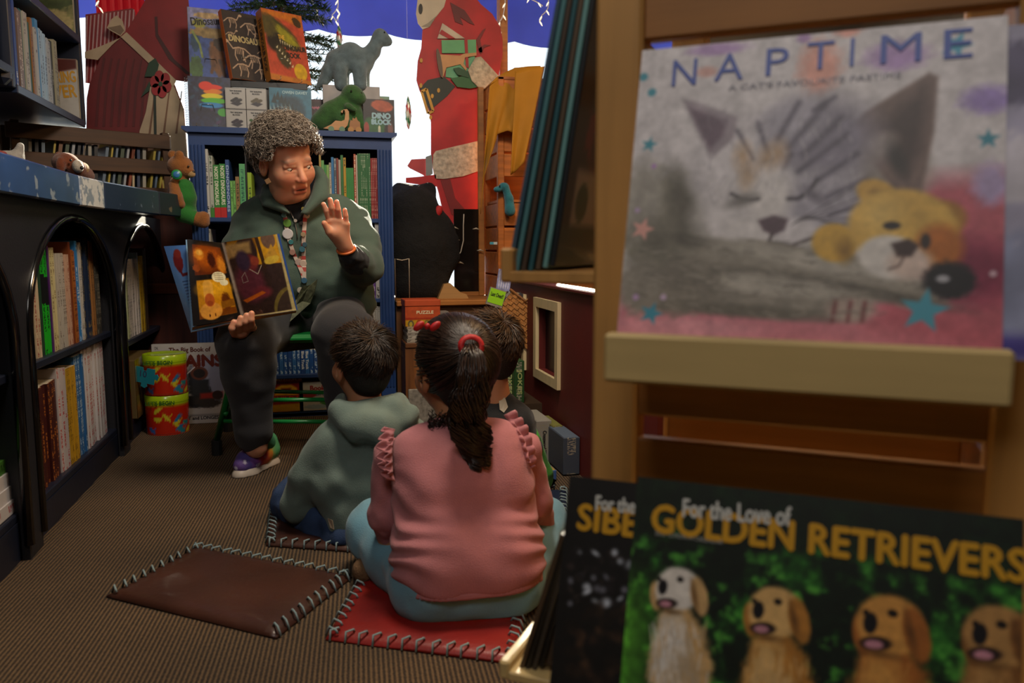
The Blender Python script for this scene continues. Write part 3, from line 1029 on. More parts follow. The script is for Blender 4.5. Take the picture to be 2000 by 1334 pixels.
for i in range(6):
    bk(xs + 3.2 * i, xs + 3.2 * i + 3.0, 309, Z1, '8f2a2c', 'c08a80', '%s of six red slim books at the end of the top shelf' % ORD[i])
Z2, Z3 = .538, .197
bk(405, 409.5, 447, Z2, 'b0b0aa', '44484c', 'single white spined book above the open picture book')
for i in range(6):
    bk(693 + 4.2 * i, 693 + 4.2 * i + 4, 530, Z2, '9f9c9e', '55505a', '%s of six white slim books under the raised arm' % ORD[i])
for i in range(2):
    bk(719 + 6 * i, 719 + 6 * i + 5.8, 527, Z2, '5a3a86', 'c8bcd8', '%s of two purple books on the middle shelf' % ('first', 'second')[i])
for a, b_, lb in ((731.5, 740, 'first of two tall white books with black titles by the fluted edge'), (740.5, 748.5, 'second of two tall white books with black titles by the fluted edge')):
    bk(a, b_, 436, Z2, 'a9aaab', '22262c', lb)
for i in range(6):
    bk(721 + 4.5 * i, 721 + 4.5 * i + 4.2, 597 + i * .6, Z3, 'a0a09e', '4a4e52', '%s of six white slim books on the lower shelf' % ORD[i])
for i in range(3):
    bk(513 + 4.3 * i, 513 + 4.3 * i + 4, 684, Z3, 'a8a028', '4a4a10', '%s of three yellow slim books under the stool' % ORD[i])
for i in range(11):
    yt = 683
    o, t_, h_ = bk(527 + 8.6 * i, 527 + 8.6 * i + 8.2, yt, Z3, ('23498a', '2f66a8', '1f4f94')[i % 3], 'a9c4dc' if i not in (6, 7) else None, '%s of eleven blue picture books on the shelf under the stool' % ORD[i])
    if i in (6, 7):
        spine_title(o, 'Blue Truck', t_, h_, 'd5e0ea', .55, .75)
# cover-out board books on the lowest shelf
P = Paint(.14, .16, 50, '7a1712').poly([(0, 0), (.14, 0), (.14, .045), (0, .04)], 'b08a12').poly([(.02, .09), (.12, .09), (.115, .13), (.09, .15), (.05, .15), (.025, .13)], 'c79a14').poly([(.05, .11), (.09, .11), (.09, .13), (.05, .13)], '5a1410').mottle(.15, 60)
o = face_book(T(bx(547), 3.745, .022), .15, .135, .02, P, 'red and yellow digger board book on the lowest shelf', parts=())
put(o, 'BUILDA', .0, .06, .12, .022, 'c42a1c', bold=.001)
P = Paint(.15, .16, 50, 'a9aaa2').ell(.04, .09, .035, .02, '8a2a24', wob=.3).ell(.12, .045, .03, .02, '3b7a3a', wob=.3).ell(.07, .02, .05, .012, '8aa0a8', wob=.4).mottle(.1, 50)
o = face_book(T(bx(608), 3.745, .022), .155, .135, .02, P, 'white board book with red title beside the digger book')
put(o, 'Books', .01, .105, .075, .022, '8c1f1a', bold=.001)
put(o, 'on the', .025, .075, .055, .014, '1f3f74')
book(frame((bx(515), 3.745, .185), (0, 0, -1), (0, 1, 0), (-1, 0, 0)) @ T(0, 0, -.14), .026, .12, .14, '8f1d1a', 'c9b9a0', 'dark red book lying on top of the digger board book')

# ================================================================== books on the floor by the far bay
P = Paint(.26, .36, 130, 'a5a4a8').mottle(.08, 20)
for (x, y, r1, r2, c_) in ((.17, .2, .045, .07, '1d2430'), (.185, .15, .06, .035, '20242c'), (.155, .1, .07, .028, '15171c'), (.2, .1, .05, .03, '2a2422'), (.2, .25, .06, .05, '8f95b4'), (.235, .2, .03, .09, '7f86a6')):
    P.ell(x, y, r1, r2, c_, soft=.35, wob=.25)
P.ell(.16, .262, .014, .014, '8a6a5a').ell(.17, .225, .032, .03, '5a3024').ell(.17, .225, .022, .02, '1c1516').poly([(.17, .135), (.255, .14), (.255, .112), (.17, .11)], '8f1f14').ell(.235, .125, .02, .02, '2a1210')
P.line([(.09, .17), (.12, .22), (.19, .29), (.25, .25)], .004, 'c9c9d4').poly([(.02, .04), (.25, .04), (.25, .032), (.02, .032)], '6a6a70')
o = face_book(T(A(370, 780, Y=3.675).x, 3.675, .002, rx=math.radians(-2)), .29, .355, .024, P, 'grey cover-out trains book with a steam engine, standing on the floor', edge='8a8a8c')
put(o, 'The Big Book of', .01, .325, .17, .026, '54281f', bold=.0008)
put(o, 'TRAINS', .022, .278, .235, .05, '5a1d14', bold=.004)
put(o, 'FASTEST and LONGEST', .03, .025, .2, .014, '2c2a2c', bold=.0006)
put(o, 'DK', -.125, .338, .014, .012, '33333a')

# tins stacked on the floor
def tin(z, label):
    p = A(331, 815, Y=3.6)
    o = thing('puzzle_tin', label, 'tin', (p.x, 3.56, z))
    R_, H_ = .085, .165
    P = Paint(2 * PI, 1.0, 150, 'a8230f').poly([(0, .74), (7, .74), (7, 1.0), (0, 1.0)], '93b414', .02)
    random.seed(11)
    for i in range(34):
        cx, cy = random.uniform(0, 2 * PI), random.uniform(.08, .66)
        c_ = random.choice(['2a6a9a', 'a8a01c', '1f7a8a', 'b9b02a', '3c8a5a', '2f5fa8'])
        P.ell(cx, cy, .2, .055, c_, rot=random.uniform(-.5, .5), soft=.3, wob=.4)
        P.line([(cx + .12, cy), (cx + .26, cy + .08)], .03, c_).line([(cx - .05, cy), (cx - .07, cy - .08)], .025, c_).line([(cx + .07, cy), (cx + .09, cy - .08)], .025, c_)
    me = P.mesh(1, 1)
    co = np.empty(len(me.vertices) * 3, np.float32)
    me.vertices.foreach_get('co', co)
    co = co.reshape(-1, 3)
    a = (co[:, 0]) * 2 * PI - PI / 2
    me.vertices.foreach_set('co', np.stack([R_ * np.cos(a), R_ * np.sin(a), (co[:, 2] + .5) * H_], 1).ravel())
    me.shade_smooth()
    link('wall', me, PRINT(.25, .3), o)
    B().lathe([(.001, .001), (R_ - .002, .001), (R_ + .001, .006)], 36).to('base', mat('8f9496', .3, metal=.8), o, smooth=True)
    ld = B().lathe([(R_ + .0015, H_ - .03), (R_ + .0015, H_ - .002), (R_ - .001, H_), (R_ - .008, H_ - .003), (.001, H_ - .004)], 36).to('lid', mat('9bbd18', .25, coat=.4), o, smooth=True)
    return o


o1 = tin(0, 'lower red tin with lime band and dinosaur print on the carpet')
o2 = tin(.168, 'upper red tin with lime lid stacked on the other tin')
for o, dz in ((o1, .137), (o2, .137)):
    lb = lettering("LET'S BEGIN", .11, .016, mat('2f5a1c', .4), o, T(-.012, -.0868, dz), 'lettering', .0006)
P0 = [(-.05, -.03), (-.012, -.03), (-.014, -.044), (.004, -.05), (.014, -.042), (.012, -.03), (.045, -.03), (.045, -.006), (.058, -.01), (.064, .006), (.056, .016), (.045, .012), (.045, .034), (.01, .034), (.006, .022), (-.008, .022), (-.01, .034), (-.05, .034), (-.05, .012), (-.036, .004), (-.05, -.008)]
jp = thing('jigsaw_tag', 'teal jigsaw piece shaped tag hanging on the upper tin', 'tag', M=T(o2.location.x - .062, o2.location.y - .1, .255, rz=-.45, ry=.15))
B().prism(P0, 0, .003).to('tag_card', mat('1d7f92', .5), jp)
lettering('10', .03, .026, mat('3a2a5a', .5), jp, T(-.005, -.0006, .008), 'lettering')
# construction toy box in the far bay
bxp = A(263, 812, X=-.75)
P = Paint(.2, .17, 50, '6f5a34').ell(.1, .085, .05, .045, '15161c', wob=.3).ell(.1, .07, .022, .022, '9a8330').poly([(0, .14), (.2, .145), (.2, .17), (0, .17)], '8a7f1e').ell(.06, .03, .05, .02, '8f6a34', wob=.4).ell(.16, .12, .03, .02, 'b09a2a', wob=.4).mottle(.3, 50)
tb = thing('toy_box', 'small printed cardboard toy box with a digger picture in the far bay', 'box', M=frame((-.72, 3.62, .081), (0, 1, 0), (-1, 0, 0), (0, 0, 1)))
B().box(-.17, .17, .001, .2, 0, .24, c=.002).to('carton', mat('5a4a2c', .5), tb)
poster(P, .34, .24, 'printed_front', tb, T(0, -.0008, .12), .25, .4)

# ================================================================== calendars on the rack
UPV = Vector((.166, .23, .959)).normalized()
NRM = RU.cross(UPV).normalized()          # sheet's local y (away from the viewer)
if NRM.dot(RN) > 0:
    NRM = -NRM


class Sheet:
    def __init__(s, centre, W, H):
        s.M = frame(centre, RU, NRM, UPV)
        s.I = s.M.inverted()
        s.W, s.H, s.c = W, H, Vector(centre)

    def uv(s, px, py):
        v = (_r * (px - 1000) - _u * (py - 667) + _f * FPX) / FPX
        t = (s.c - CAMP).dot(NRM) / v.dot(NRM)
        q = s.I @ (CAMP + v * t)
        return q.x + s.W / 2, q.z + s.H / 2

    def pts(s, *p):
        return [s.uv(*q) for q in p]


def calendar(S, P, label, t=.005, edge='9a948c', rough=.35):
    o = thing('calendar', label, 'calendar', M=S.M)
    B().box(-S.W / 2, S.W / 2, .0006, t, -S.H / 2, S.H / 2, c=.0008).to('sheet_block', mat(edge, .5), o)
    poster(P, S.W, S.H, 'cover_picture', o, None, .5, 0)
    return o


def px_paint(P, S, sc_):
    """drawing helpers in photo pixels of the sheet"""
    def E(cx, cy, rx, ry, c, rot=0, **k):
        x, y = S.uv(cx, cy)
        P.ell(x, y, rx * sc_, ry * sc_, c, rot, **k)

    def G(pts, c, soft=6, a=1):
        P.poly(S.pts(*pts), c, soft * sc_, a)

    def Ln(pts, wd, c, a=1, soft=None):
        P.line(S.pts(*pts), wd * sc_, c, (soft or wd * .5) * sc_, a)
    return E, G, Ln


S = Sheet((.446, .674, .837), .33, .305)
P = Paint(.33, .305, 300, 'd3cdcf')
k_ = .33 / 735
E, G, Ln = px_paint(P, S, k_)
G([(1205, 560), (1960, 600), (1960, 720), (1190, 700)], 'd07f8c', 40)
G([(1780, 350), (1990, 340), (1990, 720), (1700, 640)], 'c0616f', 60)
E(1890, 530, 90, 60, '842a48', soft=.9)
E(1330, 640, 150, 25, 'dc97a3', soft=.9)
for cx, cy, rx, ry, c_ in ((1400, 96, 60, 14, 'b090c0'), (1570, 75, 14, 10, 'a884b8'), (1600, 130, 40, 55, 'e0a090'), (1930, 195, 45, 28, 'a08ac8'), (1750, 110, 55, 30, 'b090c4'), (1655, 60, 25, 14, 'e09f90'), (1290, 60, 40, 20, 'd8b0b8'), (1935, 360, 30, 40, 'b3a0c8'), (1380, 140, 22, 12, 'd8a9a0')):
    E(cx, cy, rx, ry, c_, soft=.8, wob=.35)
# far ear, cheek
E(1690, 340, 110, 90, 'bab0a6', soft=.5)
E(1740, 350, 60, 50, '8f857c', soft=.8)
G([(1650, 262), (1690, 218), (1815, 142), (1832, 150), (1824, 260), (1795, 400), (1745, 372), (1715, 330)], '74605a', 10)
G([(1700, 262), (1800, 172), (1812, 200), (1800, 290), (1770, 345), (1740, 300)], '4a3a38', 26, .85)
E(1700, 292, 50, 28, 'a89a8c', .5, soft=.7)
E(1752, 312, 16, 40, '2f2a28', .4, soft=.9, a=.8)
# body behind
E(1300, 440, 110, 120, '8a8577', soft=.4, wob=.3)
E(1255, 390, 45, 90, 'a39d94', soft=.8, wob=.3)
E(1335, 400, 34, 90, '5f5a50', .3, soft=.9, a=.8)
E(1290, 470, 60, 60, '6b665b', .3, soft=.9, a=.6)
# head
E(1510, 335, 170, 138, 'b9b3b8', -.12, soft=.2, wob=.06)
E(1420, 310, 80, 100, 'd2cccf', soft=.7)
E(1610, 270, 105, 85, '868090', -.3, soft=.8)
G([(1332, 194), (1352, 196), (1440, 228), (1434, 270), (1388, 310)], '9b8f98', 10)
G([(1346, 210), (1420, 236), (1412, 264), (1386, 294)], '6a5766', 12)
E(1470, 410, 120, 80, 'd0cacb', .15, soft=.5)
E(1610, 400, 95, 66, 'a39eaa', -.3, soft=.7)
E(1550, 240, 60, 50, 'a7a2ae', soft=.8)
for a_, b_, w_ in (((1540, 290), (1610, 205), 15), ((1570, 300), (1645, 230), 14), ((1560, 335), (1655, 262), 12), ((1600, 350), (1675, 300), 11), ((1520, 270), (1560, 200), 12), ((1500, 300), (1480, 240), 10), ((1470, 310), (1440, 255), 9), ((1615, 385), (1690, 350), 10), ((1590, 215), (1630, 190), 11), ((1530, 330), (1545, 300), 10), ((1620, 420), (1690, 395), 8)):
    Ln([a_, b_], w_, '575160', .8, w_ * .8)
for cx, cy in ((1450, 305), (1498, 312), (1462, 345), (1520, 300)):
    E(cx, cy, 20, 32, 'b89a7c', soft=1.0, a=.7)
E(1505, 385, 42, 62, 'dcd6d4', -.1, soft=.8)
Ln([(1428, 378), (1448, 388), (1466, 391), (1482, 388)], 8, '3a343a', .9, 5)
Ln([(1540, 388), (1558, 388), (1578, 376), (1596, 352)], 9, '342e38', .9, 6)
E(1450, 392, 34, 14, '77726f', .3, soft=.9, a=.7)
E(1590, 382, 34, 12, '6f6976', -.6, soft=.9, a=.7)
E(1478, 450, 64, 30, 'ddd7d6', -.1, soft=.5)
E(1548, 452, 46, 28, 'd3cdd0', .2, soft=.6)
G([(1480, 430), (1512, 420), (1540, 428), (1532, 450), (1510, 460), (1490, 450)], '5a4650', 7)
Ln([(1508, 458), (1500, 476), (1466, 486)], 7, '463a3c', .9)
Ln([(1505, 474), (1545, 480), (1596, 462), (1650, 450)], 7, '463a3c', .9)
for i in range(6):
    Ln([(1545 + i * 5, 440 - i * 4), (1670 + i * 8, 366 + i * 20)], 2.5, '3a343a', .6)
# forelegs
E(1440, 496, 100, 20, '5e594f', -.25, soft=.9)
E(1420, 492, 110, 16, '4f4a42', -.3, soft=.8)
E(1400, 530, 90, 44, '8f887c', -.3, soft=.5, wob=.3)
E(1610, 530, 240, 44, '918a7e', -.2, soft=.25, wob=.25)
E(1600, 512, 200, 18, 'b0a99e', -.2, soft=.9, wob=.3)
E(1640, 562, 190, 12, '5a544b', -.18, soft=.9)
E(1470, 572, 225, 44, '8d867b', -.1, soft=.22, wob=.25)
E(1480, 556, 190, 18, 'b3aca1', -.1, soft=.9, wob=.3)
E(1440, 606, 190, 14, '6d675c', -.06, soft=.8)
E(1330, 560, 90, 60, '7d766b', .3, soft=.4, wob=.25)
E(1248, 560, 50, 60, '8f887d', soft=.6, wob=.3)
E(1660, 605, 45, 26, 'ab988e', soft=.5)
for x in (1632, 1662, 1690):
    Ln([(x, 590), (x - 6, 628)], 9, '7d4a4a', .8)
for i in range(260):
    x, y = random.uniform(1225, 1840), random.uniform(470, 618)
    Ln([(x, y), (x + random.uniform(12, 34), y + random.uniform(-6, 12))], 3.2, random.choice(['6a645a', 'aea79c', '57524a', '958e83']), .45)
for i in range(160):
    x, y = random.uniform(1370, 1680), random.uniform(220, 400)
    Ln([(x, y), (x + random.uniform(-10, 14), y - random.uniform(8, 24))], 2.4, random.choice(['dcd7d8', '9a949c', '7a7480']), .35)
# toy bear in the picture
E(1630, 474, 44, 40, 'd2a540', -.4, soft=.2)
E(1650, 490, 18, 26, '8f6a24', soft=.9, a=.7)
E(1712, 378, 40, 28, 'cfa24a', -.5, soft=.25)
E(1718, 384, 22, 13, '9a7430', -.5, soft=.6)
E(1838, 428, 44, 38, 'a87630', soft=.3)
E(1842, 432, 24, 20, '7d5420', soft=.7)
E(1762, 445, 100, 80, 'd9ae52', -.2, soft=.15)
E(1720, 420, 40, 40, 'e2bd68', soft=.9, a=.7)
E(1834, 485, 42, 48, 'b86a22', soft=.5)
E(1738, 502, 58, 44, 'e0dad4', -.2, soft=.22)
E(1778, 516, 40, 32, 'd6c0b4', soft=.6)
G([(1740, 476), (1775, 466), (1796, 480), (1780, 502), (1752, 502)], '43302e', 7)
Ln([(1766, 502), (1756, 520), (1736, 526)], 5, '6a5450', .8)
E(1742, 441, 16, 9, '2a2220', soft=.35)
E(1808, 472, 9, 16, '33261f', soft=.4)
E(1855, 548, 44, 36, '17151a', soft=.35, wob=.2)
E(1842, 545, 12, 7, 'b9b9c0', soft=.6)
P.mottle(.12, 90, 3).mottle(.08, 220, 9)
for cx, cy, r, c_, rt in ((1268, 282, 20, '3f93a6', .2), (1272, 612, 27, '3f93ae', .3), (1805, 607, 46, '4a9db4', .15), (1930, 272, 22, '3b8ba0', 0), (1255, 447, 28, 'e0a59a', .3), (1868, 88, 30, '4a9fbc', .4)):
    x, y = S.uv(cx, cy)
    P.star(x, y, r * k_, c_, rt)
for cx, cy, r, c_ in ((1273, 180, 10, '3f93a6'), (1257, 150, 10, '3f93a6'), (1277, 324, 6, 'b58ac4'), (1242, 580, 7, 'b99ac4'), (1296, 580, 7, 'c9b0cc'), (1940, 535, 6, 'd0b0bc'), (1245, 410, 6, 'b9a0c4')):
    E(cx, cy, r, r, c_, soft=.3)
nap = calendar(S, P, 'square kitten calendar titled NAPTIME on the upper pine ledge', edge='b9b2b0')
for ch, px_, py_, w_ in (('N', 1337, 142, .0245), ('A', 1424, 131, .028), ('P', 1518, 121, .021), ('T', 1602, 109, .0245), ('I', 1664, 103, .0035), ('M', 1759, 95, .034), ('E', 1871, 86, .023)):
    if ch not in _TXT:
        cache_text(list('NAPTIME'))
    x, z = S.uv(px_, py_)
    lettering(ch, w_, .0285, mat('3f57a8', .5), nap, T(x - S.W / 2, -.0012, z - S.H / 2), 'title_letter', 0)
x, z = S.uv(1585, 160)
lettering("A CAT'S FAVOURITE PASTIME", .155, .006, mat('8a8a98', .5), nap, T(x - S.W / 2, -.0012, z - S.H / 2), 'subtitle')

# second calendar standing behind it
S2 = Sheet(Vector((.446, .674, .834)) + RU * .034 - NRM * -.012, .33, .305)
P = Paint(.33, .305, 60, 'a9a4bc').ell(.3, .26, .04, .03, '5a5470', wob=.4).ell(.31, .17, .05, .03, 'c8c2cc', wob=.4).ell(.3, .06, .06, .05, '8f93b0', wob=.4).poly([(0, 0), (.33, 0), (.33, .02), (0, .02)], '3d2f8a').mottle(.2, 40)
calendar(S2, P, 'lavender calendar peeking out behind the kitten calendar')

# lower pair of dog calendars
gx, gz = RK(1245, 930, -.045)
Hh = .305
topc = RM @ Vector((gx, -.045, gz))
S3 = Sheet(topc + RU * .165 - UPV * (Hh / 2), .33, Hh)
P = Paint(.33, Hh, 320, '0d1a10')
k3 = .33 / (S3.uv(2000, 1100)[0] - S3.uv(1245, 1000)[0]) * .33 / (.33) / 755 * (S3.uv(2000, 1100)[0] - S3.uv(1245, 1000)[0])
k3 = (S3.uv(1700, 1150)[0] - S3.uv(1300, 1150)[0]) / 400
E, G, Ln = px_paint(P, S3, k3)
g1 = fbm(P.X * 90, P.Y * 90, 3)
g2 = fbm(P.X * 26, P.Y * 26, 8)
P.lay(np.clip((g1 * .6 + g2 * .6 - .52) * 4, 0, 1) * np.clip((S3.uv(1600, 1060)[1] - P.Y) / .03 + .4, .12, 1), '2f7a28', .9)
P.lay(np.clip((g1 - .56) * 7, 0, 1) * np.clip((S3.uv(1600, 1050)[1] - P.Y) / .04, 0, 1), '5fb043', .75)
P.lay(np.clip((.05 - P.X) / .05, 0, 1) * np.clip((S3.uv(1250, 1080)[1] - P.Y) / .06, 0, 1), '62b534', .8)
P.mottle(.35, 110, 4)
for (hx, hy, sz, c1, c2, c3) in ((1322, 1150, 66, 'eae2d8', 'd0a870', 'c2ab8c'), (1512, 1196, 74, 'e3b672', 'b87c34', 'd8b27c'), (1735, 1222, 84, 'd89a4c', 'a8642a', 'c98a48'), (1948, 1244, 82, 'b98a50', '8a5a2c', 'a87a48')):
    E(hx + sz * .1, hy + sz * 2.35, sz * 1.0, sz * 1.55, c2, soft=.25, wob=.2)
    E(hx, hy + sz * 1.1, sz * .62, sz * .7, c2, soft=.3, wob=.2)
    E(hx - sz * .2, hy + sz * 2.0, sz * .55, sz * 1.3, c1, soft=.6, wob=.3)
    E(hx + sz * .2, hy + sz * 2.7, sz * .5, sz * .9, c3, soft=.8, wob=.3)
    for i in range(90):
        x, y = hx + random.uniform(-.8, .95) * sz, hy + random.uniform(.9, 3.4) * sz
        Ln([(x, y), (x + random.uniform(-8, 8), y + random.uniform(18, 40))], 4, random.choice([c1, c2, c3]), .5)
    E(hx - sz * .62, hy + sz * .2, sz * .2, sz * .46, c2, .15, soft=.3)
    E(hx + sz * .05, hy - sz * .02, sz * .72, sz * .66, c1, -.1, soft=.2, wob=.05)
    E(hx + sz * .66, hy + sz * .22, sz * .27, sz * .6, c2, .25, soft=.25, wob=.1)
    E(hx + sz * .52, hy + sz * .2, sz * .1, sz * .5, '5a3a1c', .25, soft=.9, a=.5)
    E(hx - sz * .32, hy + sz * .12, sz * .34, sz * .42, c1, soft=.4)
    E(hx - sz * .3, hy + sz * .42, sz * .34, sz * .16, '241613', .15, soft=.4)
    E(hx - sz * .34, hy + sz * .44, sz * .2, sz * .1, 'c98a9a', .1, soft=.4)
    E(hx - sz * .42, hy - sz * .06, sz * .15, sz * .24, '131116', -.1, soft=.3)
    E(hx + sz * .1, hy - sz * .28, sz * .11, sz * .09, '17110f', soft=.4)
    E(hx - sz * .52, hy - sz * .3, sz * .07, sz * .08, '17110f', soft=.4)
    E(hx - sz * .2, hy + sz * .66, sz * .4, sz * .1, '5f4020', soft=.9, a=.5)
P.mottle(.12, 160, 6)
gold = calendar(S3, P, 'dog calendar with four golden retrievers on the lower ledge', edge='3a3a34')
(xa, za), (xb, zb_) = S3.uv(1275, 1006), S3.uv(2004, 1112)
lettering('GOLDEN RETRIEVERS', (xb - xa), .026, mat('d09a22', .45), gold, T((xa + xb) / 2 - .165, -.0012, (za + zb_) / 2 - Hh / 2), 'title', .0013)
(xa, za), (xb, _) = S3.uv(1335, 985), S3.uv(1545, 1000)
lettering('For the Love of', xb - xa, .017, mat('cfcfc8', .45), gold, T((xa + xb) / 2 - .165, -.0022, za - Hh / 2 - .001, ry=-.04), 'script_title', .0006)
(xa, za), (xb, _) = S3.uv(1280, 1038), S3.uv(1412, 1056)
lettering('2025 12-MONTH CALENDAR', xb - xa, .004, mat('b9b9b4', .45), gold, T((xa + xb) / 2 - .165, -.0012, za - Hh / 2 - .001), 'small_print')
hx_, hz_ = RK(1112, 928, -.02)
S4 = Sheet(RM @ Vector((hx_, -.02, hz_)) + RU * .165 - UPV * (Hh / 2), .33, Hh)
P = Paint(.33, Hh, 220, '0e0c0c')
E, G, Ln = px_paint(P, S4, k3)
for i in range(60):
    x, y = random.uniform(1112, 1260), random.uniform(1070, 1180)
    E(x, y, random.uniform(4, 16), random.uniform(4, 12), random.choice(['aab0ba', '1a1618', '6a6a74', '2a2220']), random.uniform(-1, 1), soft=.7, a=.7)
for i in range(60):
    x, y = random.uniform(1112, 1260), random.uniform(1180, 1334)
    E(x, y, random.uniform(6, 22), random.uniform(6, 16), random.choice(['2a1c14', '1a120d', '3d2a1c', '14100e']), random.uniform(-1, 1), soft=.8, a=.7)
P.mottle(.5, 90, 5)
hus = calendar(S4, P, 'dark husky calendar half covered by the golden retriever one', edge='2a2826')
xa, za = S4.uv(1130, 1008)
lettering('SIBERIAN HUSKIES', .30, .026, mat('d09a22', .45), hus, T(xa + .15 - .165, -.0012, za - Hh / 2), 'title', .0013)
xa, za = S4.uv(1165, 978)
lettering('For the Love of', .09, .015, mat('cfcfc8', .45), hus, T(xa + .045 - .165, -.0022, za - Hh / 2, ry=-.04), 'script_title', .0006)


# calendars leaning on the side ledges, seen edge on
def side_stack(cols, pb, pt, d0, d1, where, labels, picture=False):
    for i, c_ in enumerate(cols):
        f_ = i / max(1, len(cols) - 1)
        bxx, bz = RK(pb[0][0] + (pb[1][0] - pb[0][0]) * f_, pb[0][1] + (pb[1][1] - pb[0][1]) * f_, d0)
        tx, tz = RK(pt[0][0] + (pt[1][0] - pt[0][0]) * f_, pt[0][1] + (pt[1][1] - pt[0][1]) * f_, d0)
        up = Vector((tx - bxx, 0, tz - bz))
        Lh = up.length
        M = RM @ frame((bxx, d0, bz), (0, 1, 0), Vector((0, 1, 0)).cross(up).normalized() * -1, up)
        o = thing('calendar', labels[i], 'calendar', M=M, group='calendars on the side ledge ' + where)
        B().box(0, d1 - d0, -.003, .003, 0, Lh, c=.001).to('sheet_block', mat(c_, .45), o)
        if picture and i == len(cols) - 1:
            W_ = d1 - d0
            P = Paint(W_, Lh, 60, '17191c').ell(W_ * .32, Lh * .52, .05, .045, '6a1420', wob=.4).ell(W_ * .3, Lh * .45, .02, .03, '3d0f14').poly([(.03, Lh * .12), (.15, Lh * .12), (.15, Lh * .38), (.03, Lh * .38)], 'a5a4a0').ell(.065, Lh * .25, .024, .024, '0f4a3a', soft=.2).poly([(0, 0), (W_, 0), (W_, .05), (0, .05)], '16413a').poly([(.05, Lh * .6), (.2, Lh * .6), (.2, Lh * .95), (.05, Lh * .95)], '3c4a48')
            ay = (M.to_3x3() @ Vector((0, 1, 0))).dot(RU)
            me = P.mesh(W_, Lh)
            link('back_cover_picture', me, PRINT(.3, .2), o, T(W_ / 2, .0036 if ay > 0 else -.0036, Lh / 2))
    return


lab = ['%s calendar edge in the leaning stack beside the rack post' % w_ for w_ in ('outermost grey blue', 'second pale teal', 'third brown', 'fourth dark teal', 'fifth tan', 'sixth pale teal', 'innermost dark flower')]
side_stack(['3d5566', '4f8085', '4a3d33', '2c5a62', '5a4a3a', '6a9a98', '1c2024'], ((992, 540), (1078, 520)), ((1094, -20), (1160, -20)), .10, .40, 'beside the post', lab, True)
lab = ['%s calendar in the low leaning stack at the rack foot' % w_ for w_ in ('outermost brown', 'second dark', 'third grey brown', 'fourth black', 'innermost brown')]
side_stack(['4a3a2c', '1a1816', '3a332c', '0f0f10', '3d3026'], ((1014, 1318), (1070, 1300)), ((1098, 1045), (1140, 1020)), .06, .36, 'at the foot', lab)

# ================================================================== rounded bodies: signed distance fields turned into meshes
def V3(p):
    return np.array((p[0], p[1], p[2]), dtype=np.float64)


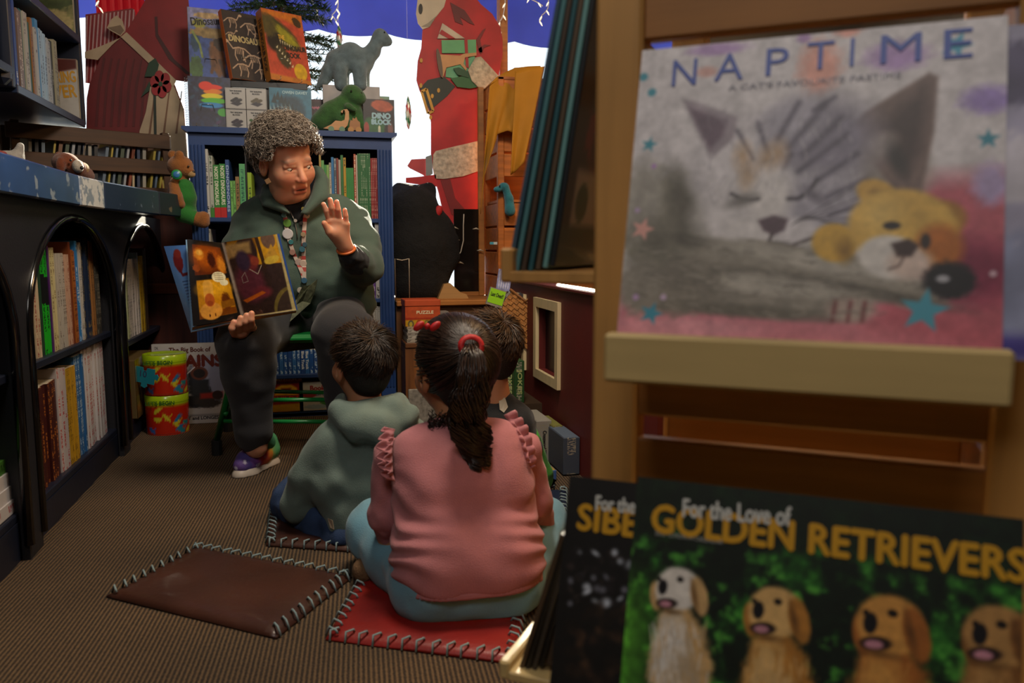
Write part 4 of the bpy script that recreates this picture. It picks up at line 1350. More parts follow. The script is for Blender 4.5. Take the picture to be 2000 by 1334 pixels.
class Body:
    """smooth union of tapered limbs and ellipsoids, meshed with surface nets"""

    def __init__(s, k=.02):
        s.ops, s.k = [], k

    def cap(s, a, b, ra, rb=None, k=None, sub=False, sc=None):
        s.ops.append(('c', V3(a), V3(b), ra, ra if rb is None else rb, k or s.k, sub, sc))
        return s

    def chain(s, pts, rs, k=None):
        for i in range(len(pts) - 1):
            s.cap(pts[i], pts[i + 1], rs[i], rs[i + 1], k)
        return s

    def ell(s, c, r, rot=None, k=None, sub=False):
        R = np.array(rot.to_3x3() if rot is not None else Matrix.Identity(3))
        s.ops.append(('e', V3(c), np.array(r, dtype=np.float64), R, None, k or s.k, sub, None))
        return s

    def _eval(s, o, X, Y, Z):
        if o[0] == 'c':
            a, b, ra, rb = o[1:5]
            d = b - a
            L2 = max(float(d @ d), 1e-12)
            px, py, pz = X - a[0], Y - a[1], Z - a[2]
            t = np.clip((px * d[0] + py * d[1] + pz * d[2]) / L2, 0, 1)
            return np.sqrt((px - t * d[0]) ** 2 + (py - t * d[1]) ** 2 + (pz - t * d[2]) ** 2) - (ra + (rb - ra) * t)
        c, r, R = o[1], o[2], o[3]
        px, py, pz = X - c[0], Y - c[1], Z - c[2]
        q = [px * R[0, i] + py * R[1, i] + pz * R[2, i] for i in range(3)]
        k0 = np.sqrt(sum((q[i] / r[i]) ** 2 for i in range(3)))
        k1 = np.sqrt(sum((q[i] / r[i] ** 2) ** 2 for i in range(3))) + 1e-9
        return k0 * (k0 - 1) / k1

    def field(s, vox, lo=None, hi=None):
        bl, bh = [], []
        for o in s.ops:
            if o[0] == 'c':
                r = max(o[3], o[4])
                bl.append(np.minimum(o[1], o[2]) - r)
                bh.append(np.maximum(o[1], o[2]) + r)
            else:
                e = np.abs(o[3]) @ o[2]
                bl.append(o[1] - e)
                bh.append(o[1] + e)
        ad = [i for i, o in enumerate(s.ops) if not o[6]]
        L0 = np.min([bl[i] for i in ad], 0) - 3 * vox
        H0 = np.max([bh[i] for i in ad], 0) + 3 * vox
        if lo is not None:
            L0 = np.maximum(L0, lo)
        if hi is not None:
            H0 = np.minimum(H0, hi)
        n = np.ceil((H0 - L0) / vox).astype(int) + 1
        ax = [L0[i] + np.arange(n[i]) * vox for i in range(3)]
        F = np.full(n, .2, np.float32)
        for i, o in enumerate(s.ops):
            m = o[5] + 3 * vox
            sl = []
            for j in range(3):
                a = int(max(0, np.floor((bl[i][j] - m - L0[j]) / vox)))
                b = int(min(n[j], np.ceil((bh[i][j] + m - L0[j]) / vox) + 1))
                sl.append(slice(a, b))
            if any(q.stop <= q.start for q in sl):
                continue
            d = s._eval(o, ax[0][sl[0]][:, None, None], ax[1][sl[1]][None, :, None], ax[2][sl[2]][None, None, :]).astype(np.float32)
            f = F[tuple(sl)]
            k = o[5]
            if o[6]:
                h = np.clip(.5 - .5 * (f + d) / k, 0, 1)
                F[tuple(sl)] = f + (-d - f) * h + k * h * (1 - h)
            else:
                h = np.clip(.5 + .5 * (f - d) / k, 0, 1)
                F[tuple(sl)] = f + (d - f) * h - k * h * (1 - h)
        return F, L0, vox, ax

    def mesh(s, vox, lo=None, hi=None, warp=None, smooth=1):
        F, L0, vox, ax = s.field(vox, lo, hi)
        if warp is not None:
            F = F + warp(ax[0][:, None, None], ax[1][None, :, None], ax[2][None, None, :]).astype(np.float32)
        # close the field at the box faces
        F[0], F[-1], F[:, 0], F[:, -1], F[:, :, 0], F[:, :, -1] = (.01,) * 6
        return nets(F, L0, vox, smooth)


def nets(F, L0, vox, smooth=1):
    I = F < 0
    c = np.zeros([q - 1 for q in F.shape], np.uint8)
    offs = [(a, b, d) for a in (0, 1) for b in (0, 1) for d in (0, 1)]
    for a, b, d in offs:
        c += I[a:c.shape[0] + a, b:c.shape[1] + b, d:c.shape[2] + d]
    cell = np.argwhere((c > 0) & (c < 8))
    idx = np.full(c.shape, -1, np.int32)
    idx[cell[:, 0], cell[:, 1], cell[:, 2]] = np.arange(len(cell))
    val = np.stack([F[cell[:, 0] + a, cell[:, 1] + b, cell[:, 2] + d] for a, b, d in offs], 1)
    acc, cnt = np.zeros((len(cell), 3)), np.zeros(len(cell))
    O = np.array(offs, float)
    for i in range(8):
        for j in range(i + 1, 8):
            if np.abs(O[i] - O[j]).sum() == 1:
                m = (val[:, i] < 0) != (val[:, j] < 0)
                t = val[m, i] / (val[m, i] - val[m, j])
                acc[m] += O[i] + (O[j] - O[i]) * t[:, None]
                cnt[m] += 1
    V = L0 + (cell + acc / cnt[:, None]) * vox
    Q = []
    for axn in range(3):
        a = [slice(1, -1)] * 3
        b = [slice(1, -1)] * 3
        a[axn], b[axn] = slice(0, -1), slice(1, None)
        m = I[tuple(a)] != I[tuple(b)]
        e = np.argwhere(m)
        e[:, [q for q in range(3) if q != axn]] += 1
        ins = I[e[:, 0], e[:, 1], e[:, 2]]
        o1, o2 = [(1, 2), (2, 0), (0, 1)][axn]
        d1, d2 = np.zeros(3, int), np.zeros(3, int)
        d1[o1], d2[o2] = 1, 1
        q = np.stack([idx[tuple((e - x).T)] for x in (d1 + d2, d2, 0 * d1, d1)], 1)
        q[~ins] = q[~ins][:, ::-1]
        Q.append(q)
    Q = np.concatenate(Q)
    Q = Q[(Q >= 0).all(1)]
    for _ in range(smooth):
        s_, n_ = np.zeros_like(V), np.zeros(len(V))
        for i in range(4):
            a, b = Q[:, i], Q[:, (i + 1) % 4]
            for x in range(3):
                s_[:, x] += np.bincount(a, V[b, x], len(V)) + np.bincount(b, V[a, x], len(V))
            n_ += np.bincount(a, minlength=len(V)) + np.bincount(b, minlength=len(V))
        V = V * .5 + .5 * s_ / np.maximum(n_, 1)[:, None]
    return V, Q


def rotz(a):
    return Matrix.Rotation(a, 4, 'Z')


FUR = lambda c, s=300: mat(c, .95, bump=(s, .9), var=(40, .22), sheen=.3)
BEAD = mat('0a0a0b', .1, coat=.6)


def blob(name, body, m, parent, vox=.005, **k):
    V, Q = body.mesh(vox, **k)
    return link(name, npmesh(V - V3(parent.location), Q), m, parent)


def ball(name, c, r, m, parent):
    c = Vector(c) - parent.location
    return B().ell(c, (r, r, r) if isinstance(r, (int, float)) else r, 8).to(name, m, parent, smooth=True)


# ================================================================== slatted crate of books on the counter
WOODC = mat('412814', .6, grain=(0, 55, .3), var=(5, .2))
ca, cb = A(20, 238, D=3.12), A(331, 268, D=3.52)
cd = Vector((cb.x - ca.x, cb.y - ca.y, 0))
CL = cd.length
CBZ = .987
CM = frame((ca.x, ca.y, CBZ), cd, Vector((-cd.y, cd.x, 0)), (0, 0, 1))
cr = thing('wooden_crate', 'brown slatted wooden crate of picture books on the counter', 'crate', M=CM)
CH = .275
for z0, z1 in ((.0, .045), (.105, .165), (.215, CH)):
    B().box(-.02, CL, -.008, .004, z0, z1, c=.002).to('slat', WOODC, cr)
    B().box(-.02, CL, .236, .248, z0, z1, c=.002).to('back_slat', WOODC, cr)
    B().box(CL - .004, CL + .006, .0, .24, z0, z1, c=.002).to('end_slat', WOODC, cr)
for x in (0, CL - .03):
    for y in (.005, .205):
        B().box(x, x + .03, y, y + .03, 0, CH + .012, c=.002).to('corner_post', WOODC, cr)
B().box(-.02, CL, .004, .236, 0, .008).to('bottom_board', WOODC, cr)
NUMW = []
for a in ('', 'twenty-', 'thirty-', 'forty-'):
    NUMW += (ORD[:9] if a else ORD[:16] + ['seventeenth', 'eighteenth', 'nineteenth', 'twentieth'])
    NUMW[-9:] = [a + w2 for w2 in NUMW[-9:]] if a else NUMW[-9:]
    if a:
        NUMW.append({'twenty-': 'thirtieth', 'thirty-': 'fortieth', 'forty-': 'fiftieth'}[a])
random.seed(5)
x = .05
cols = [('8d8a80', 'cream'), ('24262c', 'black'), ('5a6a7c', 'slate'), ('9a8a34', 'yellow'), ('6a4a34', 'brown'), ('3c4a3c', 'olive'), ('8a8f96', 'grey'), ('7a3a24', 'rust'), ('a89a80', 'beige'), ('2c3a55', 'navy')]
i = 0
while x < CL - .045:
    c_, nm = cols[i % 10] if i % 7 else cols[(i * 3) % 10]
    t_ = random.uniform(.007, .014)
    M = CM @ T(x, .012, .009, ry=.16 if i % 9 > 2 else .05)
    book(M, t_, .2, random.uniform(.2, .235), c_, None, 'thin %s picture book in the slatted crate, %s from its far end' % (nm, NUMW[i]), 'picture books in the slatted crate')
    x += t_ + .011
    i += 1

# ================================================================== soft toys on the counter
tp = A(362, 425, Y=3.62)
td = thing('teddy_bear', 'brown teddy bear in green overalls sitting at the counter end', 'teddy bear', (tp.x, tp.y, .987))


def q(px, py, dy=0):
    return A(px, py, Y=3.62 + dy)


BR = FUR('8a5524')
blob('body', Body(.012).chain([q(360, 412), q(352, 385), q(352, 360)], [.045, .052, .042]).ell(q(352, 325), (.052, .05, .046)).ell(q(368, 337, -.02), (.026, .026, .022)).ell(q(337, 303, .03), (.02, .012, .02)).ell(q(350, 303, -.035), (.019, .012, .019))
     .chain([q(340, 362, -.04), q(344, 385, -.06), q(352, 398, -.055)], [.022, .024, .019]).chain([q(362, 362, .04), q(368, 385, .04)], [.022, .02])
     .chain([q(362, 420, -.03), q(385, 428, -.04), q(394, 430, -.04)], [.03, .026, .026]).cap(q(398, 424, -.04), q(398, 434, -.04), .024, .024).chain([q(366, 418, .04), q(384, 424, .05)], [.028, .024]), BR, td, .004)
blob('overalls', Body(.01).chain([q(361, 413), q(354, 385)], [.048, .0545]).cap(q(358, 368, -.012), q(360, 385, -.012), .043, .05).chain([q(362, 419, -.03), q(378, 426, -.038)], [.034, .031]).chain([q(366, 417, .04), q(376, 422, .045)], [.032, .028]), mat('1c6a22', .9, bump=(250, .5), sheen=.2), td, .004)
blob('muzzle', Body(.004).ell(q(373, 340, -.03), (.018, .016, .015)), FUR('a98a5c'), td, .003)
ball('nose', q(378, 336, -.035), .006, BEAD, td)
ball('eye', q(368, 325, -.045), .0045, BEAD, td)
md = B().lathe([(.001, .004), (.018, .004), (.021, 0), (.021, -.004), (.001, -.004)], 20, Matrix.Translation(q(345, 341, -.075) - td.location) @ Matrix.Rotation(PI / 2, 4, 'X')).to('medallion', mat('2a8a4a', .35), td, smooth=True)
B().lathe([(.001, .0055), (.012, .0055), (.013, .004)], 20, Matrix.Translation(q(345, 341, -.076) - td.location) @ Matrix.Rotation(PI / 2, 4, 'X')).to('medallion_face', mat('3a78b4', .3), md, smooth=True)

dp = A(140, 340, D=2.95)
dg = thing('plush_dog', 'small brown and white plush dog lying on the counter', 'soft toy', (dp.x, dp.y, .987))


def q(px, py, dd=0):
    return A(px, py, D=2.95 + dd)


blob('body', Body(.012).ell(q(128, 318), (.046, .05, .038)).chain([q(150, 330), q(168, 343, .06)], [.034, .03]).ell(q(114, 312, .04), (.015, .02, .03)).ell(q(118, 324, -.05), (.016, .014, .032)), FUR('6a3215'), dg, .005)
blob('muzzle', Body(.006).ell(q(152, 325, -.03), (.019, .026, .024)), FUR('b0a89c'), dg, .004)
blob('neck_scarf', Body(.006).ell(q(163, 331, .02), (.02, .032, .026)), FUR('8a6420'), dg, .004)
ball('nose', q(160, 328, -.055), .007, BEAD, dg)
ball('eye', q(138, 313, -.05), .0045, BEAD, dg)

wp = A(22, 300, D=2.7)
wb = thing('white_carton', 'white carton at the edge of the counter beside the slatted crate', 'box', (wp.x, wp.y, .987), .5)
B().box(-.16, .045, -.03, .1, 0, .06, c=.002).to('carton', mat('8f8f88', .6, var=(8, .1)), wb)
B().box(-.155, .04, -.0308, -.03, .01, .022).to('printed_band', mat('6a6a70', .6), wb)
gp = thing('plush_bird', 'white and red plush toy lying on the white carton', 'soft toy', (wp.x, wp.y, 1.047))
blob('body', Body(.015).ell(Vector((wp.x, wp.y, 1.075)) + Vector((-.02, .02, 0)), (.05, .04, .027)).chain([Vector((wp.x + .01, wp.y + .03, 1.085)), Vector((wp.x + .02, wp.y + .03, 1.12))], [.02, .012]), FUR('9a9690'), gp, .005)
blob('crest', Body(.01).ell(Vector((wp.x - .05, wp.y, 1.08)), (.05, .035, .022)), FUR('8a2a14'), gp, .005)


# ================================================================== flat painted wooden figures in the window
def cut(parent, name, pts, Y, m, sc_=1, ox=0, oy=0, th=.004, lift=0.0):
    """a layer of a painted plywood figure; pts in a zoomed photo frame, on the plane Y"""
    c = []
    for a, b in pts:
        p = A(ox + a / sc_, oy + b / sc_, Y=Y)
        c.append((p.x - parent.location.x, p.z - parent.location.z))
    return B().prism(c, Y - parent.location.y - th - lift, Y - parent.location.y - lift).to(name, m, parent)


def disc(cx, cy, rx, ry, n=16, rot=0):
    return [(cx + rx * math.cos(2 * PI * i / n) * math.cos(rot) - ry * math.sin(2 * PI * i / n) * math.sin(rot), cy + rx * math.cos(2 * PI * i / n) * math.sin(rot) + ry * math.sin(2 * PI * i / n) * math.cos(rot)) for i in range(n)]


PA = lambda c, v=.18: mat(c, .55, var=(9, v))
sY = 4.15
s0 = A(880, 570, Y=sY)
sn = thing('window_figure', 'painted wooden figure in red coat and fur trim holding presents', 'cutout', (s0.x, sY, .52))
K, OX, OY = 3.177, 740, 0
COATR = PA('a3141a')


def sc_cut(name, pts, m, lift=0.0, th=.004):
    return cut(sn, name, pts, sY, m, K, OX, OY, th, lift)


sc_cut('coat', [(270, 185), (262, 300), (240, 380), (232, 500), (250, 560), (310, 690), (322, 760), (322, 980), (345, 1110), (370, 1200), (400, 1334), (430, 1600), (700, 1600), (660, 1334), (650, 1050), (650, 880), (670, 600), (740, 470), (765, 340), (765, 250), (750, 170), (700, 90), (630, 30), (590, -20), (560, -160), (400, -160), (410, 20), (350, 110)], COATR, 0, .012)
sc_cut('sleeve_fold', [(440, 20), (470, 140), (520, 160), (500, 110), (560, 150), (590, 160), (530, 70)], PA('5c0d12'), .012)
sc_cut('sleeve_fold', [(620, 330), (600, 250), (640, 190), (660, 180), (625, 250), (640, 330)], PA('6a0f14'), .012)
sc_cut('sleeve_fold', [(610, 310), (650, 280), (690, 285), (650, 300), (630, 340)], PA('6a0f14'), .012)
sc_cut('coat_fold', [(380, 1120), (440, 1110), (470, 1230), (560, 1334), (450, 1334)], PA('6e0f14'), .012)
sc_cut('beard', [(240, -20), (228, 90), (240, 150), (270, 187), (312, 172), (350, 112), (400, 50), (418, -10), (410, -160), (250, -160)], PA('b9ad98', .1), .012)
sc_cut('beard_outline', disc(256, 62, 13, 32), PA('15120f'), .016)
for p_ in ([(262, 170), (300, 150), (352, 105), (312, 172)],):
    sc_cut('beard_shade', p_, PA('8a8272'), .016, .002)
sc_cut('belt', [(252, 552), (300, 500), (400, 478), (470, 540), (420, 600), (312, 690)], PA('16231f', .25), .012)
for a, b in ((0, 1), (1, 2), (2, 3), (3, 0)):
    qd = [(262, 572), (292, 556), (334, 692), (302, 708)]
    (x0, y0), (x1, y1) = qd[a], qd[b]
    dx, dy = x1 - x0, y1 - y0
    l_ = math.hypot(dx, dy)
    nx, ny = -dy / l_ * 8, dx / l_ * 8
    sc_cut('buckle_bar', [(x0 - nx, y0 - ny), (x1 - nx, y1 - ny), (x1 + nx, y1 + ny), (x0 + nx, y0 + ny)], PA('b5882e'), .016, .003)
for cx, cy in ((260, 380), (258, 535), (318, 732), (367, 565), (328, 600)):
    sc_cut('button', disc(cx, cy, 9, 14), PA('b5882e'), .016, .003)
FURW = mat('b3aa98', .9, bump=(90, .8), var=(45, .35))
sc_cut('fur_hem', [(335, 962), (350, 940), (450, 915), (560, 890), (650, 868), (652, 1050), (520, 1095), (400, 1112), (345, 1110), (330, 1030)], FURW, .012, .008)
sc_cut('present', [(385, 255), (598, 252), (600, 335), (388, 335)], PA('5aa06e'), .016)
sc_cut('present', [(410, 482), (415, 430), (500, 385), (590, 350), (600, 410), (550, 445), (470, 490)], PA('5a9a74'), .014)
sc_cut('present', [(360, 245), (390, 150), (530, 245)], PA('b5aa98'), .016)
sc_cut('ribbon', [(370, 215), (385, 190), (470, 245), (430, 247)], PA('9a141a'), .02, .002)
sc_cut('ribbon', [(525, 250), (545, 250), (553, 430), (535, 420)], PA('9a141a'), .02, .002)
sc_cut('horn', [(352, 310), (378, 345), (500, 352), (520, 340), (600, 333), (600, 352), (530, 362), (520, 400), (540, 430), (535, 445), (500, 405), (415, 425), (392, 490), (360, 400)], PA('b98a5a'), .02)
sc_cut('horn_bell', disc(372, 398, 14, 92, rot=-.16), PA('5a4a3c'), .024, .003)
sc_cut('mitten', [(440, 492), (520, 478), (550, 455), (612, 545), (560, 555), (480, 545)], PA('1e5a30'), .022)
sc_cut('mitten_thumb', [(455, 432), (490, 425), (560, 460), (550, 490), (480, 470)], PA('17472a'), .026)
sc_cut('fur_cuff', [(545, 445), (590, 367), (625, 360), (735, 480), (690, 520), (668, 605), (570, 510)], FURW, .026, .008)
sc_cut('far_mitten', [(175, 1030), (200, 990), (290, 985), (290, 1100), (270, 1085), (190, 1045)], PA('a8383a'), .006)
sc_cut('far_cuff', [(288, 975), (325, 962), (332, 1080), (290, 1106)], PA('7d8280'), .012)
sc_cut('red_scarf', [(165, 1105), (250, 1098), (350, 1085), (356, 1160), (230, 1145), (165, 1135)], PA('b01a1e'), .016)

dY = 4.2
d0_ = A(290, 260, Y=dY)
dr = thing('window_figure', 'painted wooden figure in dark red dress with cream apron and flower', 'cutout', (d0_.x, dY, .52))
K2 = 2.9


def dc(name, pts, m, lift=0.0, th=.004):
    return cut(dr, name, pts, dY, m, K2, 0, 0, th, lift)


dc('skirt', [(493, 720), (495, 560), (510, 480), (575, 330), (640, 240), (690, 215), (860, 360), (990, 470), (1045, 620), (1055, 760), (1075, 1000), (1090, 1300), (480, 1300)], PA('5e1015'), 0, .012)
dc('cape', [(700, 200), (720, 180), (820, 20), (860, -140), (1060, -140), (1085, 200), (1112, 430), (1060, 467), (990, 457), (850, 330)], PA('741016'), .012)
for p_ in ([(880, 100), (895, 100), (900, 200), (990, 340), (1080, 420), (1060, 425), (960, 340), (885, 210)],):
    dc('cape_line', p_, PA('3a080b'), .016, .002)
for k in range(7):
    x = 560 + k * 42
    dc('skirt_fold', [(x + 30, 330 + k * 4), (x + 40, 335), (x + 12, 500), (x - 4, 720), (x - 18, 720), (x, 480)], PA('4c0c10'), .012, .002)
CRM = PA('a39078', .12)
dc('sash', [(690, 215), (722, 188), (870, 330), (1002, 460), (985, 497), (850, 365)], CRM, .016)
dc('bow_tail', [(488, 300), (560, 275), (685, 222), (640, 262), (560, 345), (488, 335)], CRM, .018)
dc('bow_loop', [(612, 165), (640, 115), (668, 95), (700, 125), (716, 182), (690, 212), (640, 185)], CRM, .02)
dc('bow_fold', [(620, 165), (690, 150), (710, 180), (690, 205), (645, 180)], PA('6d5a48'), .024, .002)
dc('apron', [(860, 470), (990, 495), (1040, 620), (1052, 760), (1075, 1000), (780, 1000), (795, 745), (830, 640)], CRM, .014)
for x in (850, 930, 1000):
    dc('apron_line', [(x + 30, 520), (x + 36, 520), (x + 8, 760), (x - 4, 760)], PA('6a4a36'), .018, .002)
dc('stem', [(874, 530), (888, 530), (892, 765), (878, 765)], PA('16241c'), .02, .003)
for a in range(6):
    dc('petal', disc(916 + 36 * math.cos(a * PI / 3 + .3), 482 + 52 * math.sin(a * PI / 3 + .3) * .85, 26, 34), PA('8a1820'), .022, .004)
dc('flower_heart', disc(916, 482, 12, 14), PA('1c3a24'), .027, .003)
for p_ in ([(825, 440), (850, 360), (885, 335), (905, 370), (890, 440)], [(805, 555), (850, 470), (865, 460), (850, 520)]):
    dc('leaf', p_, PA('14331f'), .02, .004)
# striped panel and red drape behind it
sp = thing('striped_panel', 'red and pale striped panel behind the red dress figure', 'panel', (A(215, 110, Y=4.25).x, 4.25, .52))
ppts = [(486, 84), (752, 48), (768, 72), (768, 260), (560, 480), (486, 470)]
cut(sp, 'backing', ppts, 4.25, mat('7a2024', .5), K2, 0, 0, .006)
for k in range(14):
    a = 470 + k * 22
    y0 = 90 - (a - 486) * .135 + 4
    pts = [(a, y0), (a + 8, y0 - 1), (a + 8 - 25, 470), (a - 25, 470)]
    pts = [(max(489, min(765, x)), y) for x, y in pts]
    if pts[1][0] - pts[0][0] > 2:
        cut(sp, 'stripe', pts, 4.25, mat('a9878a', .5), K2, 0, 0, .003, .006)
rd = thing('red_drape', 'bright red cloth hanging behind the striped panel', 'cloth', (A(230, 10, Y=4.27).x, 4.27, 1.9))
me_ = B()
pa, pb_ = A(188, 22, Y=4.27), A(282, 8, Y=4.27)
n = 24
for i in range(n):
    for j in range(2):
        f0 = i / n
        x0, x1 = pa.x + (pb_.x - pa.x) * f0, pa.x + (pb_.x - pa.x) * (i + 1) / n
        w0, w1 = .006 * math.sin(i * 1.6), .006 * math.sin((i + 1) * 1.6)
        if j == 0:
            me_.add([(x0 - rd.location.x, w0, pa.z - 1.93), (x1 - rd.location.x, w1, pa.z - 1.93), (x1 - rd.location.x, w1, .45), (x0 - rd.location.x, w0, .45)], [(0, 1, 2, 3)])
me_.to('drape_cloth', mat('a8101c', .6, trans=.35), rd, smooth=True)

# ================================================================== things on top of the blue bookcase
BT = BZ + .024
YT = 3.86


def base_at(px, Y):
    p = A(px, 250, Y=Y)
    return p.x


# black riser
rs_ = thing('display_riser', 'black shelf riser on top of the blue bookcase', 'riser', (0, 0, BT))
ra, rb = A(446, 160, Y=3.93).x, A(600, 160, Y=3.93).x
RZ = A(520, 163, Y=3.9).z - BT
B().box(ra, rb, 3.86, 4.0, RZ - .03, RZ, c=.002).to('top_board', mat('101216', .4), rs_)
for x in (ra, (ra + rb) / 2 - .009, rb - .018):
    B().box(x, x + .018, 3.87, 4.0, 0, RZ - .03).to('support', mat('101216', .4), rs_)


def wire_stand(M, w_=.09, label='', h=.05):
    o = thing('wire_easel', label, 'stand', M=M)
    b = B()
    for s_ in (-1, 1):
        b.tube([(s_ * w_ / 2, -.035, .018), (s_ * w_ / 2, -.037, .003), (s_ * w_ / 2, .05, .003), (s_ * w_ / 4, .035, h * 2.2)], .0014, 5)
    b.tube([(-w_ / 2, .05, .003), (w_ / 2, .05, .003)], .0014, 5).tube([(-w_ / 4, .035, h * 2.2), (w_ / 4, .035, h * 2.2)], .0014, 5)
    b.to('wire', mat('b0b0ac', .25, metal=.9), o, smooth=True)
    return o


TZ = BT + RZ
# blue dinosaur picture book
P = Paint(.2, .3, 90, '39508f')
P.lay(np.clip((P.Y - .2) / .04, 0, 1), '7d7fa8').ell(.09, .27, .06, .012, 'a8906a', wob=.4).ell(.05, .235, .03, .02, '8a8a3c', wob=.4).ell(.13, .1, .035, .075, '6a4220', .15, soft=.3, wob=.2).ell(.15, .16, .035, .03, '33261c', wob=.3).line([(.12, .1), (.1, .04)], .014, '5a3418').line([(.14, .09), (.16, .03)], .014, '40281a')
P.ell(.03, .16, .02, .04, '24405a', wob=.4).ell(.1, .2, .09, .02, '8a744a', wob=.5).line([(.02, .2), (.05, .15), (.06, .1)], .01, '7a8a4a').ell(.03, .05, .03, .05, '3c5a34', wob=.4).mottle(.3, 60)
o = face_book(T(A(414, 150, Y=3.95).x, 3.95, TZ + .004, rz=.12, rx=-.2), .185, .345, .012, P, 'blue picture book titled Dinosaurs standing highest on the riser', spine='5a6a3a')
put(o, 'Dinosaurs', -.01, .285, .14, .036, '15151c', -.12, bold=.001)
wire_stand(T(A(414, 150, Y=3.95).x, 3.93, TZ, rz=.12), .09, 'wire easel holding the blue dinosaur picture book')
# charcoal book with skeletons
P = Paint(.26, .34, 110, '37302f').mottle(.12, 40)
random.seed(3)


def skel(P, x, y, s_, fl=1, c='b59a82'):
    P.line([(x - fl * .06 * s_, y - .01 * s_), (x - fl * .03 * s_, y + .012 * s_), (x, y + .016 * s_), (x + fl * .03 * s_, y + .008 * s_), (x + fl * .05 * s_, y + .035 * s_)], .0055 * s_, c)
    P.ell(x + fl * .058 * s_, y + .036 * s_, .012 * s_, .007 * s_, c)
    for k in range(5):
        P.line([(x - fl * .018 * s_ + fl * k * .009 * s_, y + .014 * s_), (x - fl * .016 * s_ + fl * k * .009 * s_, y - .012 * s_)], .0028 * s_, c)
    for dx in (-.022, .018):
        P.line([(x + fl * dx * s_, y + .004 * s_), (x + fl * (dx + .006) * s_, y - .02 * s_), (x + fl * (dx - .002) * s_, y - .04 * s_)], .005 * s_, c)


for (x, y, s_, fl) in ((.06, .29, .9, 1), (.17, .275, 1.1, 1), (.2, .235, .7, -1), (.07, .14, 1.2, -1), (.16, .11, 1.2, 1), (.08, .06, 1.1, 1), (.2, .05, .9, 1), (.22, .15, .6, 1), (.04, .22, .6, 1)):
    skel(P, x, y, s_, fl)
o = face_book(T(A(496, 152, Y=3.90).x, 3.89, TZ + .006, rz=.5, rx=-.3), .2, .33, .03, P, 'charcoal DINOSAURS book with orange spine and skeleton drawings', spine='c8600e')
put(o, 'DINOSAURS', .0, .195, .17, .03, 'b9a878', 0, bold=.0014)
wire_stand(T(A(492, 152, Y=3.90).x, 3.87, TZ, rz=.5), .1, 'wire easel holding the charcoal DINOSAURS book')
# thick orange dinosaur book
P = Paint(.26, .34, 120, 'b0442e')
P.poly([(0, .34), (.26, .34), (.26, .27), (.15, .3), (.0, .31)], 'b8681e', .02).ell(.1, .235, .13, .05, '3c3a1a', -.5, soft=.35, wob=.2).ell(.13, .225, .09, .028, '8f8a22', -.5, soft=.6, wob=.35).ell(.06, .19, .05, .05, '1a1511', -.6, soft=.4).ell(.1, .12, .06, .035, '3a3420', -1.0, soft=.4, wob=.2).ell(.03, .26, .05, .05, '4a4220', soft=.6, wob=.3).ell(.22, .3, .03, .02, '3c2a14', -.6, wob=.3)
for k in range(7):
    x = .09 + k * .014
    P.poly([(x, .2 - k * .004), (x + .008, .2 - k * .004), (x + .004, .18 - k * .004)], 'cfc5a0', .003)
    P.poly([(x - .03, .16 - k * .014), (x - .02, .155 - k * .014), (x - .015, .172 - k * .014)], 'cfc5a0', .003)
P.ell(.2, .055, .042, .042, 'c9a022', soft=.08).poly([(0, 0), (.26, 0), (.26, .02), (0, .03)], 'b5702a').mottle(.18, 60)
o = face_book(T(A(570, 158, Y=3.90).x, 3.88, TZ + .006, rz=.5, rx=-.24), .2, .335, .055, P, 'thick orange THE DINOSAUR BOOK with a roaring head on its cover', spine='a4661a')
put(o, 'THE', -.02, .21, .03, .02, 'd0a83c', bold=.001)
put(o, 'DINOSAUR', .04, .165, .11, .024, '2a2622', -.05, bold=.0014)
put(o, 'BOOK', .03, .13, .065, .024, '2a2622', -.05, bold=.0014)
lettering('THE DINOSAUR BOOK', .25, .026, mat('3a2410', .5), o, frame((-.1011, .0275, .17), (0, 0, -1), (1, 0, 0), (0, -1, 0)), 'spine_title', .0012)
wire_stand(T(A(563, 158, Y=3.90).x, 3.86, TZ, rz=.45), .1, 'wire easel holding the thick orange dinosaur book')

# spiral notebook with rainbow dinosaur
P = Paint(.18, .23, 90, '1f2440').mottle(.5, 60)
for i in range(40):
    P.ell(random.uniform(0, .18), random.uniform(0, .23), .014, .007, random.choice(['1c2f52', '3f2d55', '27405a', '191b36']), random.uniform(-2, 2), soft=.6)
for k, c_ in enumerate(('d23018', 'd8791c', 'd6c41e', '4fae2a', '2a7fc0')):
    z = .185 - k * .02
    P.ell(.1 + (.0, .004, .0, .008, -.004)[k], z, (.045, .04, .046, .056, .05)[k], .0125, c_, soft=.2)
P.ell(.075, .19, .03, .02, 'd23018', soft=.2).ell(.145, .075, .024, .018, '3f9a3a', soft=.1)
o = thing('spiral_notebook', 'blue spiral notebook with rainbow dinosaur on the bookcase top', 'notebook', M=T(A(408, 246, Y=3.80).x, 3.80, BT + .004, rz=.08, rx=-.12))
B().box(-.08, .095, .0, .014, 0, .228, c=.002).to('pages', PAGE, o)
poster(P, .176, .228, 'cover_picture', o, T(.008, -.0008, .114), .5, .05)
b = B()
for k in range(22):
    z = .008 + k * .0101
    b.tube([(-.086 + .008 * math.cos(a), .007 + .011 * math.sin(a), z) for a in [2 * PI * j / 8 for j in range(9)]], .0011, 4, False)
b.to('spiral_binding', mat('9a9aa0', .3, metal=.8), o)
wire_stand(T(A(408, 246, Y=3.80).x, 3.77, BT, rz=.08), .09, 'wire easel under the rainbow dinosaur notebook')

